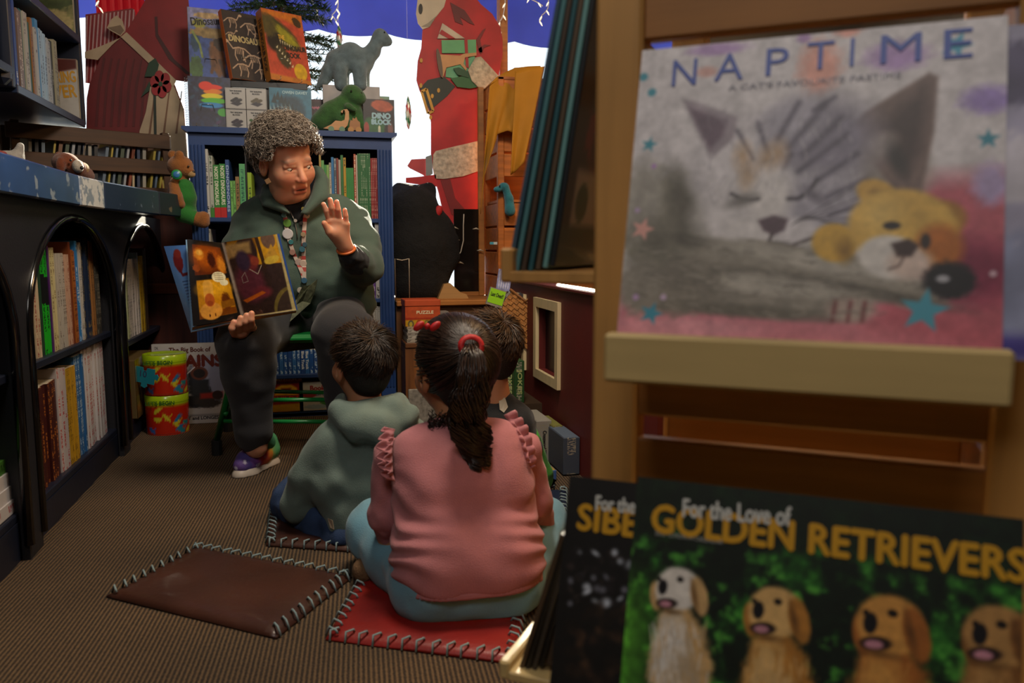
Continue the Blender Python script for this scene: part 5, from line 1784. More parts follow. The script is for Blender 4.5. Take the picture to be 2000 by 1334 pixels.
# four small boxes of building blocks
for r in (0, 1):
    for c_ in (0, 1):
        P = Paint(.088, .09, 50, 'a8a8a6')
        P.poly([(.02, .022), (.05, .012), (.072, .024), (.045, .035)], '3c3c44', .003)
        for k in range(5):
            P.ell(.03 + k * .008, .034 + (k % 3) * .005, .009, .006, ('3a3640', '4a3a30', '38383c', '5a5444')[r * 2 + c_], soft=.4)
        if c_ == 1 and r == 0:
            P.ell(.02, .045, .008, .006, '3a5a34')
        P.line([(.002, .002), (.086, .002), (.086, .088), (.002, .088), (.002, .002)], .002, '77777a')
        xx = A(462 + c_ * 39.5, 230, Y=3.80).x
        o = thing('block_set_box', 'small white building block box, %s of the two by two display' % ('lower first', 'lower second', 'upper first', 'upper second')[r * 2 + c_], 'box', (xx, 3.80, BT + .001 + r * .0925), group='small building block boxes')
        B().box(-.0445, .0445, 0, .04, 0, .091, c=.0015).to('carton', mat('a0a09e', .35), o)
        poster(P, .088, .09, 'printed_front', o, T(0, -.0008, .0455), .45, .1)
        put(o, 'TINY BUILDING', 0, .077, .05, .006, '26262a', bold=.0004)
        put(o, 'BLOCKS', 0, .067, .03, .006, '26262a', bold=.0004)

# blue stegosaurus book
P = Paint(.19, .21, 80, '2c6a86').ell(.06, .02, .09, .16, '1f3d50', -.35, soft=.15, wob=.1)
for k in range(9):
    x, y = .02 + k * .016, .175 - abs(k - 1) * .014
    P.poly([(x - .012, y - .02), (x + .004, y + .022), (x + .014, y - .025)], '20323a', .003)
for k in range(6):
    P.ell(.012 + k * .018, .07, .006, .06, '7f9aa4', .2, soft=.5)
P.ell(.14, .075, .012, .02, 'b5963c', soft=.3).ell(.155, .045, .03, .02, '3c7f8e', soft=.4).mottle(.15, 50)
o = face_book(T(A(569, 248, Y=3.82).x, 3.84, BT, rz=.04, rx=-.1), .185, .205, .016, P, 'blue plated dinosaur book behind the curly hair', spine='4a4a2c')
put(o, 'OWEN DAVEY', .02, .185, .11, .013, '7fa8b4', bold=.0006)
# leaflets behind the green toy
for k, (a, c1, lb) in enumerate(((607, '3a2030', 'dark activity book with pink title, nearer the blue book'), (630, '241c28', 'dark activity book with pink title, nearer the green toy'))):
    P = Paint(.06, .17, 40, c1).poly([(0, .1), (.06, .1), (.06, .16), (0, .16)], '2a1420').ell(.03, .08, .02, .015, 'a8b0a0', wob=.3).poly([(0, 0), (.06, 0), (.06, .06), (0, .06)], '2a6a34').mottle(.2, 60)
    o = face_book(T(A(a + 12, 248, Y=3.9).x, 3.93, BT, rx=-.08), .058, .175, .006, P, lb, group='activity books behind the green toy')
    put(o, 'Highlights', 0, .135, .046, .014, 'b54a6a', -.05, bold=.0004)
P = Paint(.12, .2, 40, '5a7a6a').ell(.06, .17, .05, .02, '8a5a4a', wob=.4).mottle(.3, 40)
face_book(T(A(738, 248, Y=3.93).x, 3.95, BT, rx=-.06), .12, .205, .012, P, 'grey green book standing behind the dino block book')
P = Paint(.14, .165, 80, '27252d').ell(.085, .135, .05, .026, '9a4a34', -.15, soft=.2, wob=.12).ell(.045, .035, .05, .05, '2a5a38', soft=.2, wob=.15).ell(.12, .03, .012, .03, '6a4a4a').ell(.07, .025, .006, .02, 'b5b5a0').ell(.012, .03, .012, .03, '8a3a34').mottle(.2, 50)
o = face_book(T(A(741, 252, Y=3.80).x, 3.80, BT, rx=-.05), .142, .163, .03, P, 'dark DINO BLOCK board book at the corner of the bookcase top', spine='22242c')
put(o, 'DINO', .01, .088, .082, .024, '7fa8b8', bold=.0022)
put(o, 'BLOCK', .01, .06, .088, .022, '7fa8b8', bold=.0022)

# grey long-necked plush
def q(px, py, dy=0):
    return A(px, py, Y=3.92 + dy)


gd = thing('plush_dinosaur', 'grey long-necked plush dinosaur standing above the bookcase', 'soft toy', q(690, 170))
bd = Body(.022).chain([q(662, 118), q(685, 112), q(705, 122)], [.052, .062, .052]).chain([q(712, 118), q(728, 100), q(738, 78), q(742, 68)], [.045, .032, .026, .027]).ell(q(747, 73), (.036, .03, .026), Matrix.Rotation(.55, 4, 'Y')).ell(q(757, 82), (.022, .022, .018))
bd.chain([q(655, 122), q(643, 140), q(632, 158), q(618, 172)], [.046, .032, .02, .008])
for px_, dy in ((664, -.035), (668, .035), (702, -.035), (708, .035)):
    bd.chain([q(px_, 135, dy), q(px_ + 2, 166, dy)], [.034, .03])
blob('body', bd, FUR('5d7079', 350), gd, .005)
ball('eye', q(751, 63, -.03), .004, BEAD, gd)
P = Paint(.2, .05, 30, '8d8a8c').mottle(.2, 40)
o = face_book(T(q(690, 175).x - .01, 3.88, BT, rx=0), .26, q(690, 171).z - BT, .09, P, 'pale flat box carrying the grey plush dinosaur', cat='box', name='boxed_book')

# green plush
def q(px, py, dy=0):
    return A(px, py, Y=3.84 + dy)


tg = thing('plush_tyrannosaur', 'green plush dinosaur slumped on the bookcase top', 'soft toy', q(655, 250))
blob('body', Body(.02).chain([q(630, 236), q(648, 222), q(668, 205)], [.048, .052, .042]).ell(q(688, 185), (.05, .05, .045), Matrix.Rotation(.2, 4, 'Y')).ell(q(700, 193, -.02), (.036, .04, .032)).chain([q(620, 243), q(612, 248)], [.035, .022]).chain([q(668, 232, -.04), q(676, 246, -.05)], [.03, .026]).chain([q(690, 222), q(700, 244)], [.045, .045]).chain([q(680, 208, -.05), q(692, 214, -.07)], [.014, .011]), FUR('2f5a2c', 260), tg, .005)
ball('eye', q(686, 178, -.055), .0045, BEAD, tg)
ball('eye', q(706, 182, -.045), .0045, BEAD, tg)
# wooden dinosaurs on wheels
def toy(px, py, pts, c_, label, Y=3.765, s_=1.0, wheels=((-.03, 0), (.018, 0))):
    p = A(px, py, Y=Y)
    o = thing('wheeled_wooden_dinosaur', label, 'toy', (p.x, Y, BT + .001))
    B().prism([(x * s_, z * s_ + .012) for x, z in pts], -.008, .008).to('body', mat(c_, .5, grain=(0, 80, .1)), o)
    for x, z in wheels:
        for y in (-.014, .009):
            B().lathe([(.0005, 0), (.013, 0), (.013, .005), (.0005, .005)], 16, Matrix.Translation((x * s_, y + .005, .0135)) @ Matrix.Rotation(PI / 2, 4, 'X')).to('wheel', mat('5a7d62' if s_ == 1 else 'a8793c', .4), o, smooth=False)
    return o


toy(660, 248, [(-.065, .004), (-.03, .022), (-.01, .04), (.015, .038), (.03, .045), (.034, .075), (.03, .088), (.018, .086), (.014, .078), (.022, .074), (.026, .09), (.042, .092), (.05, .082), (.05, .05), (.042, .02), (.03, .008), (.02, -.002), (-.02, -.002)], 'b5885a', 'tan wooden long-necked dinosaur toy on green wheels')
toy(693, 250, [(-.028, .0), (-.026, .03), (-.02, .05), (-.012, .046), (-.01, .062), (.0, .056), (.008, .066), (.014, .05), (.026, .04), (.028, .01), (.022, .0)], '96683c', 'small brown wooden dinosaur toy beside the green plush', s_=.9, wheels=((-.02, 0), (.018, 0)))

# ================================================================== window corner: tree, ornaments, lights
tx = A(548, 60, Y=4.13)
tr = thing('christmas_tree', 'dark green christmas tree with tiny lights behind the dinosaur books', 'tree', (tx.x, 4.13, .51))
B().tube([(0, 0, 0), (0, 0, 2.2)], [.022, .006], 8).to('trunk', mat('3a2a1c', .8), tr)
rng = np.random.default_rng(4)
nb = 300
Vn, Fn = [], []
tw_ = B()
lights = []
for i in range(nb):
    z = rng.uniform(.7, 2.15)
    R_ = .33 * (1 - (z - .7) / 1.75) + .03
    a = rng.uniform(0, 2 * PI)
    tip = np.array([math.cos(a) * R_, math.sin(a) * R_ * .32, z + rng.uniform(-.05, .06)])
    root = np.array([0, 0, z + .03])
    tw_.tube([root, tip], [.004, .0015], 4, False)
    if i % 3 == 0:
        lights.append(tip)
    m = 110
    t = rng.uniform(.12, 1.05, m)
    base = root + (tip - root) * t[:, None]
    ax_ = (tip - root) / np.linalg.norm(tip - root)
    d = rng.normal(size=(m, 3))
    d -= (d @ ax_)[:, None] * ax_ * .8
    d = d / np.linalg.norm(d, axis=1)[:, None] + ax_ * .7
    ln = rng.uniform(.018, .034, m)
    tipn = base + d * ln[:, None]
    sd = np.cross(d, rng.normal(size=(m, 3)))
    sd = sd / np.linalg.norm(sd, axis=1)[:, None] * .0024
    n0 = len(Vn) * 3
    for b_, s_, tt in zip(base, sd, tipn):
        Vn.append((b_ - s_, b_ + s_, tt))
Vn = np.array(Vn).reshape(-1, 3)
link('needles', npmesh(Vn, np.arange(len(Vn)).reshape(-1, 3), smooth=False), mat('1c3a1e', .6, var=(30, .4)), tr)
tw_.to('twigs', mat('33281a', .8), tr)
for p in lights[:36]:
    B().ell(p, (.0035, .0035, .005), 5).to('fairy_light', mat('ffd9a0', .3, emit=3), tr, smooth=True)


def light_string(pts, Y, label):
    p = [A(x, y, Y=Y) for x, y in pts]
    o = thing('icicle_light_string', label, 'light string', p[0], group='white icicle light strings')
    pts3 = []
    for a, b in zip(p[:-1], p[1:]):
        for k in range(6):
            t = k / 6
            pts3.append(a.lerp(b, t) + Vector((math.sin(t * PI) * .004, 0, 0)) - p[0])
    pts3.append(p[-1] - p[0])
    B().tube(pts3, .0026, 6).to('wire', mat('d0d2d0', .4), o, smooth=True)
    for i in range(3, len(pts3), 5):
        v = pts3[i]
        B().tube([v, v + Vector((.008 * (-1) ** i, -.003, -.012)), v + Vector((.014 * (-1) ** i, -.004, -.024))], [.003, .004, .0012], 6).to('bulb', mat('fff0d0', .2, emit=1.2), o, smooth=True)
    return o


light_string([(608, -10), (611, 6), (618, 26), (626, 40)], 4.26, 'white icicle light string hanging beside the tree top')
light_string([(657, -10), (660, 12), (648, 30), (656, 42), (664, 24)], 4.26, 'white looped icicle light string above the grey plush dinosaur')
light_string([(986, -10), (984, 24), (976, 42), (974, 56)], 4.26, 'white icicle light string beside the wooden window post')
light_string([(1020, -8), (1045, 2), (1060, 12)], 4.26, 'short white icicle light string near the window top')
light_string([(1070, -8), (1070, 16), (1058, 30), (1054, 42)], 4.26, 'white forked icicle light string next to the calendar rack')
light_string([(192, -8), (190, 12), (200, 22)], 4.24, 'pale string hanging over the red drape')


def twist_ornament(px, y0, y1, label, Y=4.1):
    a, b = A(px, y0, Y=Y), A(px, y1, Y=Y)
    H_ = a.z - b.z
    o = thing('twisted_ornament', label, 'ornament', b)
    P = Paint(2 * PI, 1.0, 72, 'b8b8b0')
    f = (P.X / (2 * PI) + P.Y * 1.6) % 1.0
    P.lay((np.abs(f - .2) < .13) * 1.0, 'a8202a').lay((np.abs(f - .62) < .13) * 1.0, '1f6a44')
    me = P.mesh(1, 1)
    co = np.empty(len(me.vertices) * 3, np.float32)
    me.vertices.foreach_get('co', co)
    co = co.reshape(-1, 3)
    t = co[:, 2] + .5
    r = .016 * np.sin(np.clip(t, .02, .98) * PI) ** .7 * (1 - .25 * t) + .0008
    an = co[:, 0] * 2 * PI
    r = r * (1 + .18 * np.cos(3 * (an + t * 10)))
    me.vertices.foreach_set('co', np.stack([r * np.cos(an), r * np.sin(an), t * H_], 1).ravel())
    me.shade_smooth()
    link('glass_twist', me, PRINT(.2, .5), o)
    B().tube([(0, 0, H_), (0, 0, 2.5 - b.z)], .0008, 4).to('hanging_thread', mat('d0d0d0', .5), o)


twist_ornament(663, 50, 97, 'twisted red white and green glass ornament hanging above the bookcase')
twist_ornament(798, 188, 252, 'twisted red white and green glass ornament hanging beside the red coat figure')

# ================================================================== big black plush bear on the sill, seen from behind
def q(px, py, dy=0):
    return A(px, py, Y=3.98 + dy)


WOODT = mat('96602a', .5, grain=(0, 50, .2), var=(5, .15))
lg = thing('window_ledge', 'wooden window ledge beneath the black plush bear', 'shelf', (.36, 3.7, 0))
B().box(0, .95, 0, .6, .50, .525, c=.004).to('ledge_board', WOODT, lg)
B().box(.0, .95, .03, .05, .0, .50).to('front_panel', mat('5a3818', .6, grain=(2, 40, .25)), lg)
bb_ = thing('black_plush_bear', 'big black plush bear sitting with its back to the shop', 'soft toy', (q(825, 500).x, 3.98, .525))
blob('body', Body(.05).chain([q(815, 545), q(815, 480), q(812, 430)], [.14, .15, .12]).ell(q(806, 405), (.12, .11, .11)).chain([q(865, 450), q(872, 500), q(850, 555)], [.05, .055, .05]).chain([q(850, 440), q(868, 470)], [.07, .06]).ell(q(780, 372, .02), (.035, .02, .035)).ell(q(838, 370, .02), (.035, .02, .035)), mat('08080a', .95, bump=(140, 1.0), var=(25, .5)), bb_, .009, warp=lambda x, y, z: .006 * (vnoise(x * 90 + y * 0, z * 90 + y * 60) - .5))
for dx, px_, py_ in ((0, 858, 418), (0, 850, 405)):
    pass
blob('neck_ribbon', Body(.008).chain([q(836, 430, -.08), q(850, 420, -.06), q(868, 425, 0)], [.02, .018, .016]).ell(q(856, 412, -.07), (.02, .014, .03), Matrix.Rotation(.4, 4, 'Y')).ell(q(862, 435, -.06), (.024, .012, .03), Matrix.Rotation(-.5, 4, 'Y')), mat('a31218', .7, bump=(80, .3)), bb_, .005)
# wire stand, stand base
wp_ = A(786, 560, Y=3.72)
o = thing('wire_easel', 'bent white wire easel in front of the black bear', 'stand', (wp_.x, 3.72, .527))
b = B()
hz = A(786, 505, Y=3.72).z - .527
b.tube([(-.032, 0, 0), (-.032, 0, hz), (-.02, 0, hz - .004), (.0, 0, hz - .008), (.02, 0, hz - .004), (.032, 0, hz), (.032, 0, 0)], .0022, 6).tube([(-.032, 0, 0), (-.032, .06, 0)], .0022, 6).tube([(.032, 0, 0), (.032, .06, 0)], .0022, 6)
b.to('wire', mat('b5aa98', .35, metal=.5), o, smooth=True)
# dark pane leaning in the window, with lamp cord
pa, pb_ = A(886, 408, Y=4.02), A(946, 560, Y=4.02)
o = thing('dark_glass_panel', 'dark glossy panel in wooden frame behind the black bear', 'panel', (pa.x, 4.02, .525))
wd, ht = pb_.x - pa.x, pa.z - .525
B().box(0, wd - .03, 0, .01, 0, ht, c=.001).to('glass', mat('14110f', .12, var=(8, .4), coat=.6), o)
B().box(wd - .03, wd, -.012, .014, 0, ht + .6, c=.003).to('frame_stile', WOODT, o)
B().box(0, wd - .03, -.01, .012, 0, .022, c=.002).to('frame_rail', WOODT, o)
o = thing('lamp_cord', 'pale cord drooping down in front of the dark panel', 'cord', A(906, 418, Y=3.99))
B().tube([A(x, y, Y=3.99) - o.location for x, y in ((906, 418), (905, 440), (905, 470), (900, 492), (890, 506), (880, 514))], .0025, 6).to('cord', mat('c0b8a8', .5), o, smooth=True)
for k, (x, y) in enumerate(((888, 444), (890, 466), (884, 490), (898, 512), (938, 488), (930, 446))):
    p = A(x, y, Y=3.99) - o.location
    B().tube([p + Vector((-.018, 0, -.004)), p, p + Vector((.02, 0, -.008))], [.001, .0045, .001], 5).to('cord_leaf', mat('b8b09c', .5), o, smooth=True)
o = thing('wooden_wedge', 'tan wooden wedge lying beside the black bear', 'wedge', (A(890, 575, Y=3.85).x, 3.85, .525))
B().prism([(-.09, 0), (.06, 0), (.05, .02), (.02, .03), (-.03, .075), (-.06, .07)], -.02, .02).to('wedge', mat('a5804f', .5, grain=(0, 50, .1)), o)

# ================================================================== tall wooden crate with mustard cloth
p0, p1 = A(950, 260, Y=3.98), A(1095, 580, Y=3.72)
tc_ = thing('tall_wooden_crate', 'tall orange-brown wooden crate under the mustard cloth', 'crate', (p0.x, 3.72, .526))
w_, h_ = p1.x - p0.x, A(1000, 150, Y=3.72).z - .526
CRT = mat('a85f22', .55, grain=(0, 50, .3), var=(5, .2))
for x in (0, w_ - .03):
    for y in (0, .3):
        B().box(x, x + .03, y, y + .03, 0, h_, c=.003).to('corner_post', CRT, tc_)
nz = 9
for k in range(nz):
    z0 = k * h_ / nz
    if k in (4,):
        continue
    B().box(.03, w_ - .03, .004, .018, z0 + .004, z0 + h_ / nz - .006, c=.002).to('slat', CRT, tc_)
    B().box(.0, .012, .03, .3, z0 + .004, z0 + h_ / nz - .006, c=.002).to('side_slat', CRT, tc_)
B().box(.012, w_ - .012, .312, .325, 0, h_).to('back_board', CRT, tc_)
for z in (.0, 4 * h_ / nz):
    B().box(.012, w_ - .012, .018, .31, z, z + .012).to('shelf_board', CRT, tc_)
B().box(.0, w_, .0, .33, h_ - .012, h_).to('top_board', CRT, tc_)
sg = thing('price_tag', 'small white and blue tag on the tall crate', 'tag', A(964, 475, Y=3.712))
B().box(-.018, .018, 0, .002, -.006, .006).to('tag_card', mat('aab4b8', .5), sg)
B().box(-.018, .0, -.0006, 0, -.006, .006).to('tag_print', mat('3a8aa0', .5), sg)
# small teal dinosaur looking out of the crate
def q(px, py, dy=0):
    return A(px, py, Y=3.69 + dy)


tl = thing('small_teal_dinosaur', 'small teal plush dinosaur looking out of the tall crate', 'soft toy', q(985, 405))
blob('body', Body(.01).ell(q(984, 364), (.024, .024, .018)).ell(q(972, 370), (.02, .02, .014)).chain([q(988, 370), q(994, 388), q(996, 412)], [.018, .02, .026]), FUR('1d6a78', 300), tl, .004)
ball('eye', q(976, 363, -.024), .004, BEAD, tl)
# mustard cloth draped over the crate: front, hanging points
CL_ = mat('b9811a', .75, bump=(150, .2), var=(6, .12), trans=.35)
cl = thing('mustard_cloth', 'mustard yellow cloth draped over the tall crate', 'cloth', (p0.x, 3.72, .526 + h_))


def drape(name, top, bot, nx=14, nz=24, bulge=.03, seed=1, dy=0.0):
    """hanging sheet between an upper and a lower pixel polyline, with folds"""
    V, Fq = [], []
    def pl(poly, t):
        t *= len(poly) - 1
        i = min(int(t), len(poly) - 2)
        f = t - i
        return [poly[i][k] * (1 - f) + poly[i + 1][k] * f for k in range(3)]
    for j in range(nz + 1):
        for i in range(nx + 1):
            a, b_ = pl(top, i / nx), pl(bot, i / nx)
            f = j / nz
            Y_ = a[2] * (1 - f) + b_[2] * f - bulge * math.sin(f * PI * .5) * (.6 + .4 * math.sin(i * .42 + seed + f * 1.5))
            V.append(tuple(A(a[0] * (1 - f) + b_[0] * f, a[1] * (1 - f) + b_[1] * f, Y=Y_ + dy) - cl.location))
    n = nx + 1
    b = B().add(V, [(j * n + i, j * n + i + 1, j * n + n + i + 1, j * n + n + i) for j in range(nz) for i in range(nx)])
    o = b.to(name, CL_, cl, smooth=True)
    md = o.modifiers.new('thickness', 'SOLIDIFY')
    md.thickness = .0025
    return o


drape('front_fall', [(956, 166, 3.71), (968, 152, 3.72), (985, 142, 3.74), (1005, 133, 3.75), (1030, 130, 3.76), (1056, 129, 3.76)], [(938, 418, 3.69), (946, 345, 3.68), (960, 300, 3.68), (972, 262, 3.68), (992, 255, 3.68), (1006, 262, 3.68)], 30, 24, seed=2)
drape('far_fall', [(1006, 140, 3.70), (1030, 134, 3.69), (1064, 130, 3.70)], [(997, 342, 3.65), (1006, 336, 3.64), (1024, 316, 3.64)], 14, seed=1, dy=-.01)
drape('top_sheet', [(955, 166, 3.70), (1005, 132, 3.76), (1056, 130, 3.78)], [(962, 160, 4.03), (1005, 136, 4.03), (1050, 132, 4.03)], 10, 6, 0, 1)

# ================================================================== puzzles on the wooden step beside the bookcase
ps = thing('wooden_step', 'rough wooden step carrying puzzle boxes beside the blue bookcase', 'stand', (.375, 3.5, 0))
B().box(0, .3, 0, .19, .33, .352, c=.003).to('top_board', mat('5a3517', .55, grain=(0, 40, .3)), ps)
B().box(.0, .3, .006, .024, 0, .33).to('front_board', mat('6a3f1a', .55, grain=(2, 40, .35), var=(4, .3)), ps)
B().box(.0, .018, .024, .19, 0, .33).to('side_board', mat('6a3f1a', .55, grain=(2, 40, .35)), ps)
B().box(.282, .3, .024, .19, 0, .33).to('side_board', mat('6a3f1a', .55, grain=(2, 40, .35)), ps)
z = .353
for i, (h_, c_, w2, nm) in enumerate(((.016, '9a948a', .15, 'lowest'), (.014, 'a8a49c', .16, 'second'), (.012, '8a8680', .15, 'third'), (.014, 'b0aca4', .155, 'fourth'), (.01, 'a89a80', .14, 'topmost'))):
    M = frame((.385 + .004 * (i % 2), 3.515, z + h_), (0, 0, -1), (0, 1, 0), (1, 0, 0))
    book(M, h_, .16, w2, c_, '5a5650', '%s pale paperback lying under the orange puzzle box' % nm, 'pale paperbacks lying on the wooden step')
    z += h_ + .001
zt_ = z
P = Paint(.16, .11, 60, 'b0492a').poly([(0, .0), (.16, 0), (.16, .038), (0, .038)], 'b08a1e', .002)
for k in range(4):
    P.ell(.025 + k * .037, .012, .013, .022, ('3a3a44', '8a2a1c', '5a5a30', '3a3a44')[k], soft=.3).ell(.025 + k * .037, .012, .008, .014, 'a89a3a', soft=.3)
P.poly([(0, .036), (.16, .036), (.16, .046), (0, .046)], '8a1f18').mottle(.15, 60)
pz = thing('puzzle_box', 'orange and yellow puzzle box tilted on the paperback pile', 'box', M=T(.458, 3.53, zt_, rz=.02))
B().box(-.078, .078, 0, .13, 0, .088, c=.002).to('carton', mat('a3421f', .45), pz)
poster(P, .156, .088, 'printed_front', pz, T(0, -.0008, .044), .3, .2)
put(pz, 'PUZZLE', .01, .062, .075, .013, 'd8c8a8', bold=.0008)
lid_ = B().box(-.08, .08, -.004, .136, .0885, .118, c=.003).to('lid', mat('b24a28', .45, var=(20, .1)), pz)
gb = thing('small_grey_box', 'small grey box beside the orange puzzle box', 'box', (A(858, 605, Y=3.52).x + .02, 3.56, .353))
B().box(-.055, .03, 0, .08, 0, .06 + zt_ - .353, c=.002).to('carton', mat('6e6a68', .5, var=(30, .2)), gb)
nw = thing('newspaper', 'folded grey newspaper standing low behind the hoodie child', 'newspaper', (.42, 3.36, 0))
for k in range(1):
    B().box(-.05, .16, .0 + k * .02, .016 + k * .02, 0, .17 - k * .012, c=.003).to('folded_paper', mat('77736c', .8, var=(60, .4)), nw)
lettering('HENRY', .1, .018, mat('3a3834', .6), nw, T(.06, -.001, .14), 'headline')

# ================================================================== woven basket tipped on the partition
bp_ = A(1012, 618, Y=3.3)
bk_ = thing('woven_basket', 'tan woven basket tipped over on the partition, holding slim books', 'basket', M=T(bp_.x, 3.3, bp_.z - .01, ry=math.radians(38), rz=-.15))
W_, D_, H_ = .20, .12, .155
WV = mat('b0763a', .65, bump=(220, .6), var=(60, .25))
WV2 = mat('9a938c', .65, bump=(220, .6), var=(60, .25))
for nm, box_, mm_ in (('front_weave', (0, W_, 0, 0), WV), ('back_weave', (0, W_, D_, D_), WV), ('end_weave', (0, 0, 0, D_), WV2), ('end_weave', (W_, W_, 0, D_), WV)):
    xa, xb, ya, yb = box_
    for k in range(9):
        z0 = -H_ / 2 + k * H_ / 9
        b = B()
        n = 12
        for j in range(n):
            f0, f1 = j / n, (j + 1) / n
            of = .003 if (j + k) % 2 else -.001
            if xa != xb:
                s_ = -1 if ya == 0 else 1
                b.box(xa - W_ / 2 + (xb - xa) * f0, xa - W_ / 2 + (xb - xa) * f1, ya - D_ / 2 + s_ * of - .0015, ya - D_ / 2 + s_ * of + .0015, z0, z0 + H_ / 9 - .0015)
            else:
                s_ = -1 if xa == 0 else 1
                b.box(xa - W_ / 2 + s_ * of - .0015, xa - W_ / 2 + s_ * of + .0015, ya - D_ / 2 + (yb - ya) * f0, ya - D_ / 2 + (yb - ya) * f1, z0, z0 + H_ / 9 - .0015)
        b.to(nm, mm_, bk_)
B().box(-W_ / 2, W_ / 2, -D_ / 2, D_ / 2, -H_ / 2, -H_ / 2 + .006).to('bottom', WV, bk_)
hw, hd = W_ / 2 + .003, D_ / 2 + .003
B().tube([(-hw, -hd, H_ / 2), (hw, -hd, H_ / 2), (hw, hd, H_ / 2), (-hw, hd, H_ / 2), (-hw, -hd, H_ / 2)], .006, 6).to('rim', mat('7a4a1c', .6, bump=(150, .5)), bk_, smooth=True)
B().tube([(.02 + .05 * math.cos(a), -hd - .004, H_ / 2 + .045 * math.sin(a)) for a in [PI * k / 10 for k in range(11)]], .004, 6).to('handle', mat('a97a44', .6), bk_, smooth=True)
BKM = bk_.matrix_world.copy()
for k in range(8):
    M = BKM @ T(-.06 + k * .018, -.05, -H_ / 2 + .008)
    book(M, .012, .09, .165 + .01 * (k % 3), ('3a3a3c', '6a6460', '24262a', '7d776c', '4a3a30', '33363c', '6a6a6a', '2a2622')[k], None, '%s slim book inside the tipped basket' % ORD[k], 'slim books inside the basket')
nt = thing('note_card', 'bright lime handwritten note on the basket', 'note', M=T(A(970, 580, Y=3.24).x, 3.24, A(970, 580, Y=3.24).z, ry=.3, rz=.1))
B().box(-.034, .034, 0, .0012, -.03, .03).to('card', mat('8fd01c', .6), nt)
lettering('Last Ones!!', .055, .016, mat('1c2a10', .6), nt, T(0, -.0008, .008), 'handwriting', .0005)
B().box(-.036, .036, .0012, .012, -.04, .034).to('card_holder', mat('8a847c', .7, bump=(220, .6)), nt)
lf = thing('leaflet', 'pale blue patterned leaflet standing behind the lime note', 'leaflet', M=T(A(985, 545, Y=3.3).x, 3.3, A(985, 545, Y=3.3).z, ry=.15))
P = Paint(.06, .09, 30, '8a92c0')
for k in range(5):
    P.line([(.01 + k * .01, .01), (.008 + k * .011, .08)], .003, 'c8cce0')
P.mottle(.3, 90)
B().box(-.03, .03, .0005, .003, -.05, .04).to('card', mat('7a82a8', .6), lf)
poster(P, .06, .09, 'print', lf, T(0, -.0005, -.005))

# ================================================================== boxed games and joke books at the partition foot
def carton(px0, px1, pyb, pyt, Y, d, c_, label, top=None, texts=(), group='boxed games at the partition foot', rz=0):
    a = A(px0, pyb, Y=Y)
    w2 = A(px1, pyb, Y=Y).x - a.x
    z0 = max(0.001, a.z)
    hh = A((px0 + px1) / 2, pyt, Y=Y).z - z0
    o = thing('game_box', label, 'box', (a.x, Y, z0), rz, group)
    B().box(0, w2, 0, d, 0, hh, c=.0015).to('carton', spine_mat(c_, '8f8a7c'), o)
    for (s_, x, z, w3, h3, tc2, ry_) in texts:
        lettering(s_, w3, h3, mat(tc2, .5), o, T(w2 * x, -.0012, hh * z, ry=ry_), 'lettering', .0006)
    if top:
        B().box(.004, w2 - .004, .004, d - .004, hh - .0006, hh + .0008).to('printed_top', mat(top, .5), o)
    return o


gz = [A(1020, 905, Z=0)]
for k, (a, b_, yb, yt, Y_, c_, nm) in enumerate(((986, 1003, 800, 722, 3.05, '1f4a26', 'first'), (1004, 1024, 800, 718, 3.02, '1c4422', 'second'))):
    o = carton(a, b_, yb, yt, Y_, .16, c_, '%s dark green joke book by the red partition' % nm, '2f5a34', [('JOKES', .5, .5, .1, .022, 'a8b070', PI / 2)], 'green joke books by the partition')
    o.location.z = .16
    o.name = 'joke_book'
B().box(.0, .2, 0, .28, 0, .158).to('support', mat('3a2a1a', .6), thing('low_plinth', 'low dark plinth carrying the green joke books', 'plinth', (A(986, 800, Y=3.0).x - .02, 3.0, 0)))
carton(1022, 1046, 905, 820, 2.78, .2, '26303a', 'dark blue boxed set of booklets nearest the children', '77736a')
carton(1047, 1077, 912, 822, 2.72, .2, '8d8a84', 'white crossword box with black band by the red partition', '9a968c', [('Crossword 2025', .55, .42, .1, .014, '26262a', PI / 2)])
carton(1079, 1099, 908, 832, 2.68, .18, '6a6630', 'olive and maroon game box between the crossword and navy boxes', '7a7a40')
carton(1100, 1132, 928, 855, 2.52, .18, '3c4655', 'navy patterned game box at the end of the row', '5a6878')
carton(1034, 1062, 865, 792, 3.02, .1, '5a5652', 'grey slim game box standing behind the crossword box', '8a857c')
o = carton(1045, 1087, 940, 920, 2.47, .14, '3a5a94', 'small flat blue and yellow box lying on the carpet', 'b0942c')

# ================================================================== people
from mathutils.bvhtree import BVHTree


def axes(face, lean=0.0):
    """side (viewer's right when it faces the viewer), forward, up of a head that faces along `face`; lean tilts it round the face axis"""
    f = Vector(face).normalized()
    u = (Vector((0, 0, 1)) - f * f.z).normalized()
    s = u.cross(f)
    R = Matrix.Rotation(lean, 3, f)
    return R @ s, f, R @ u


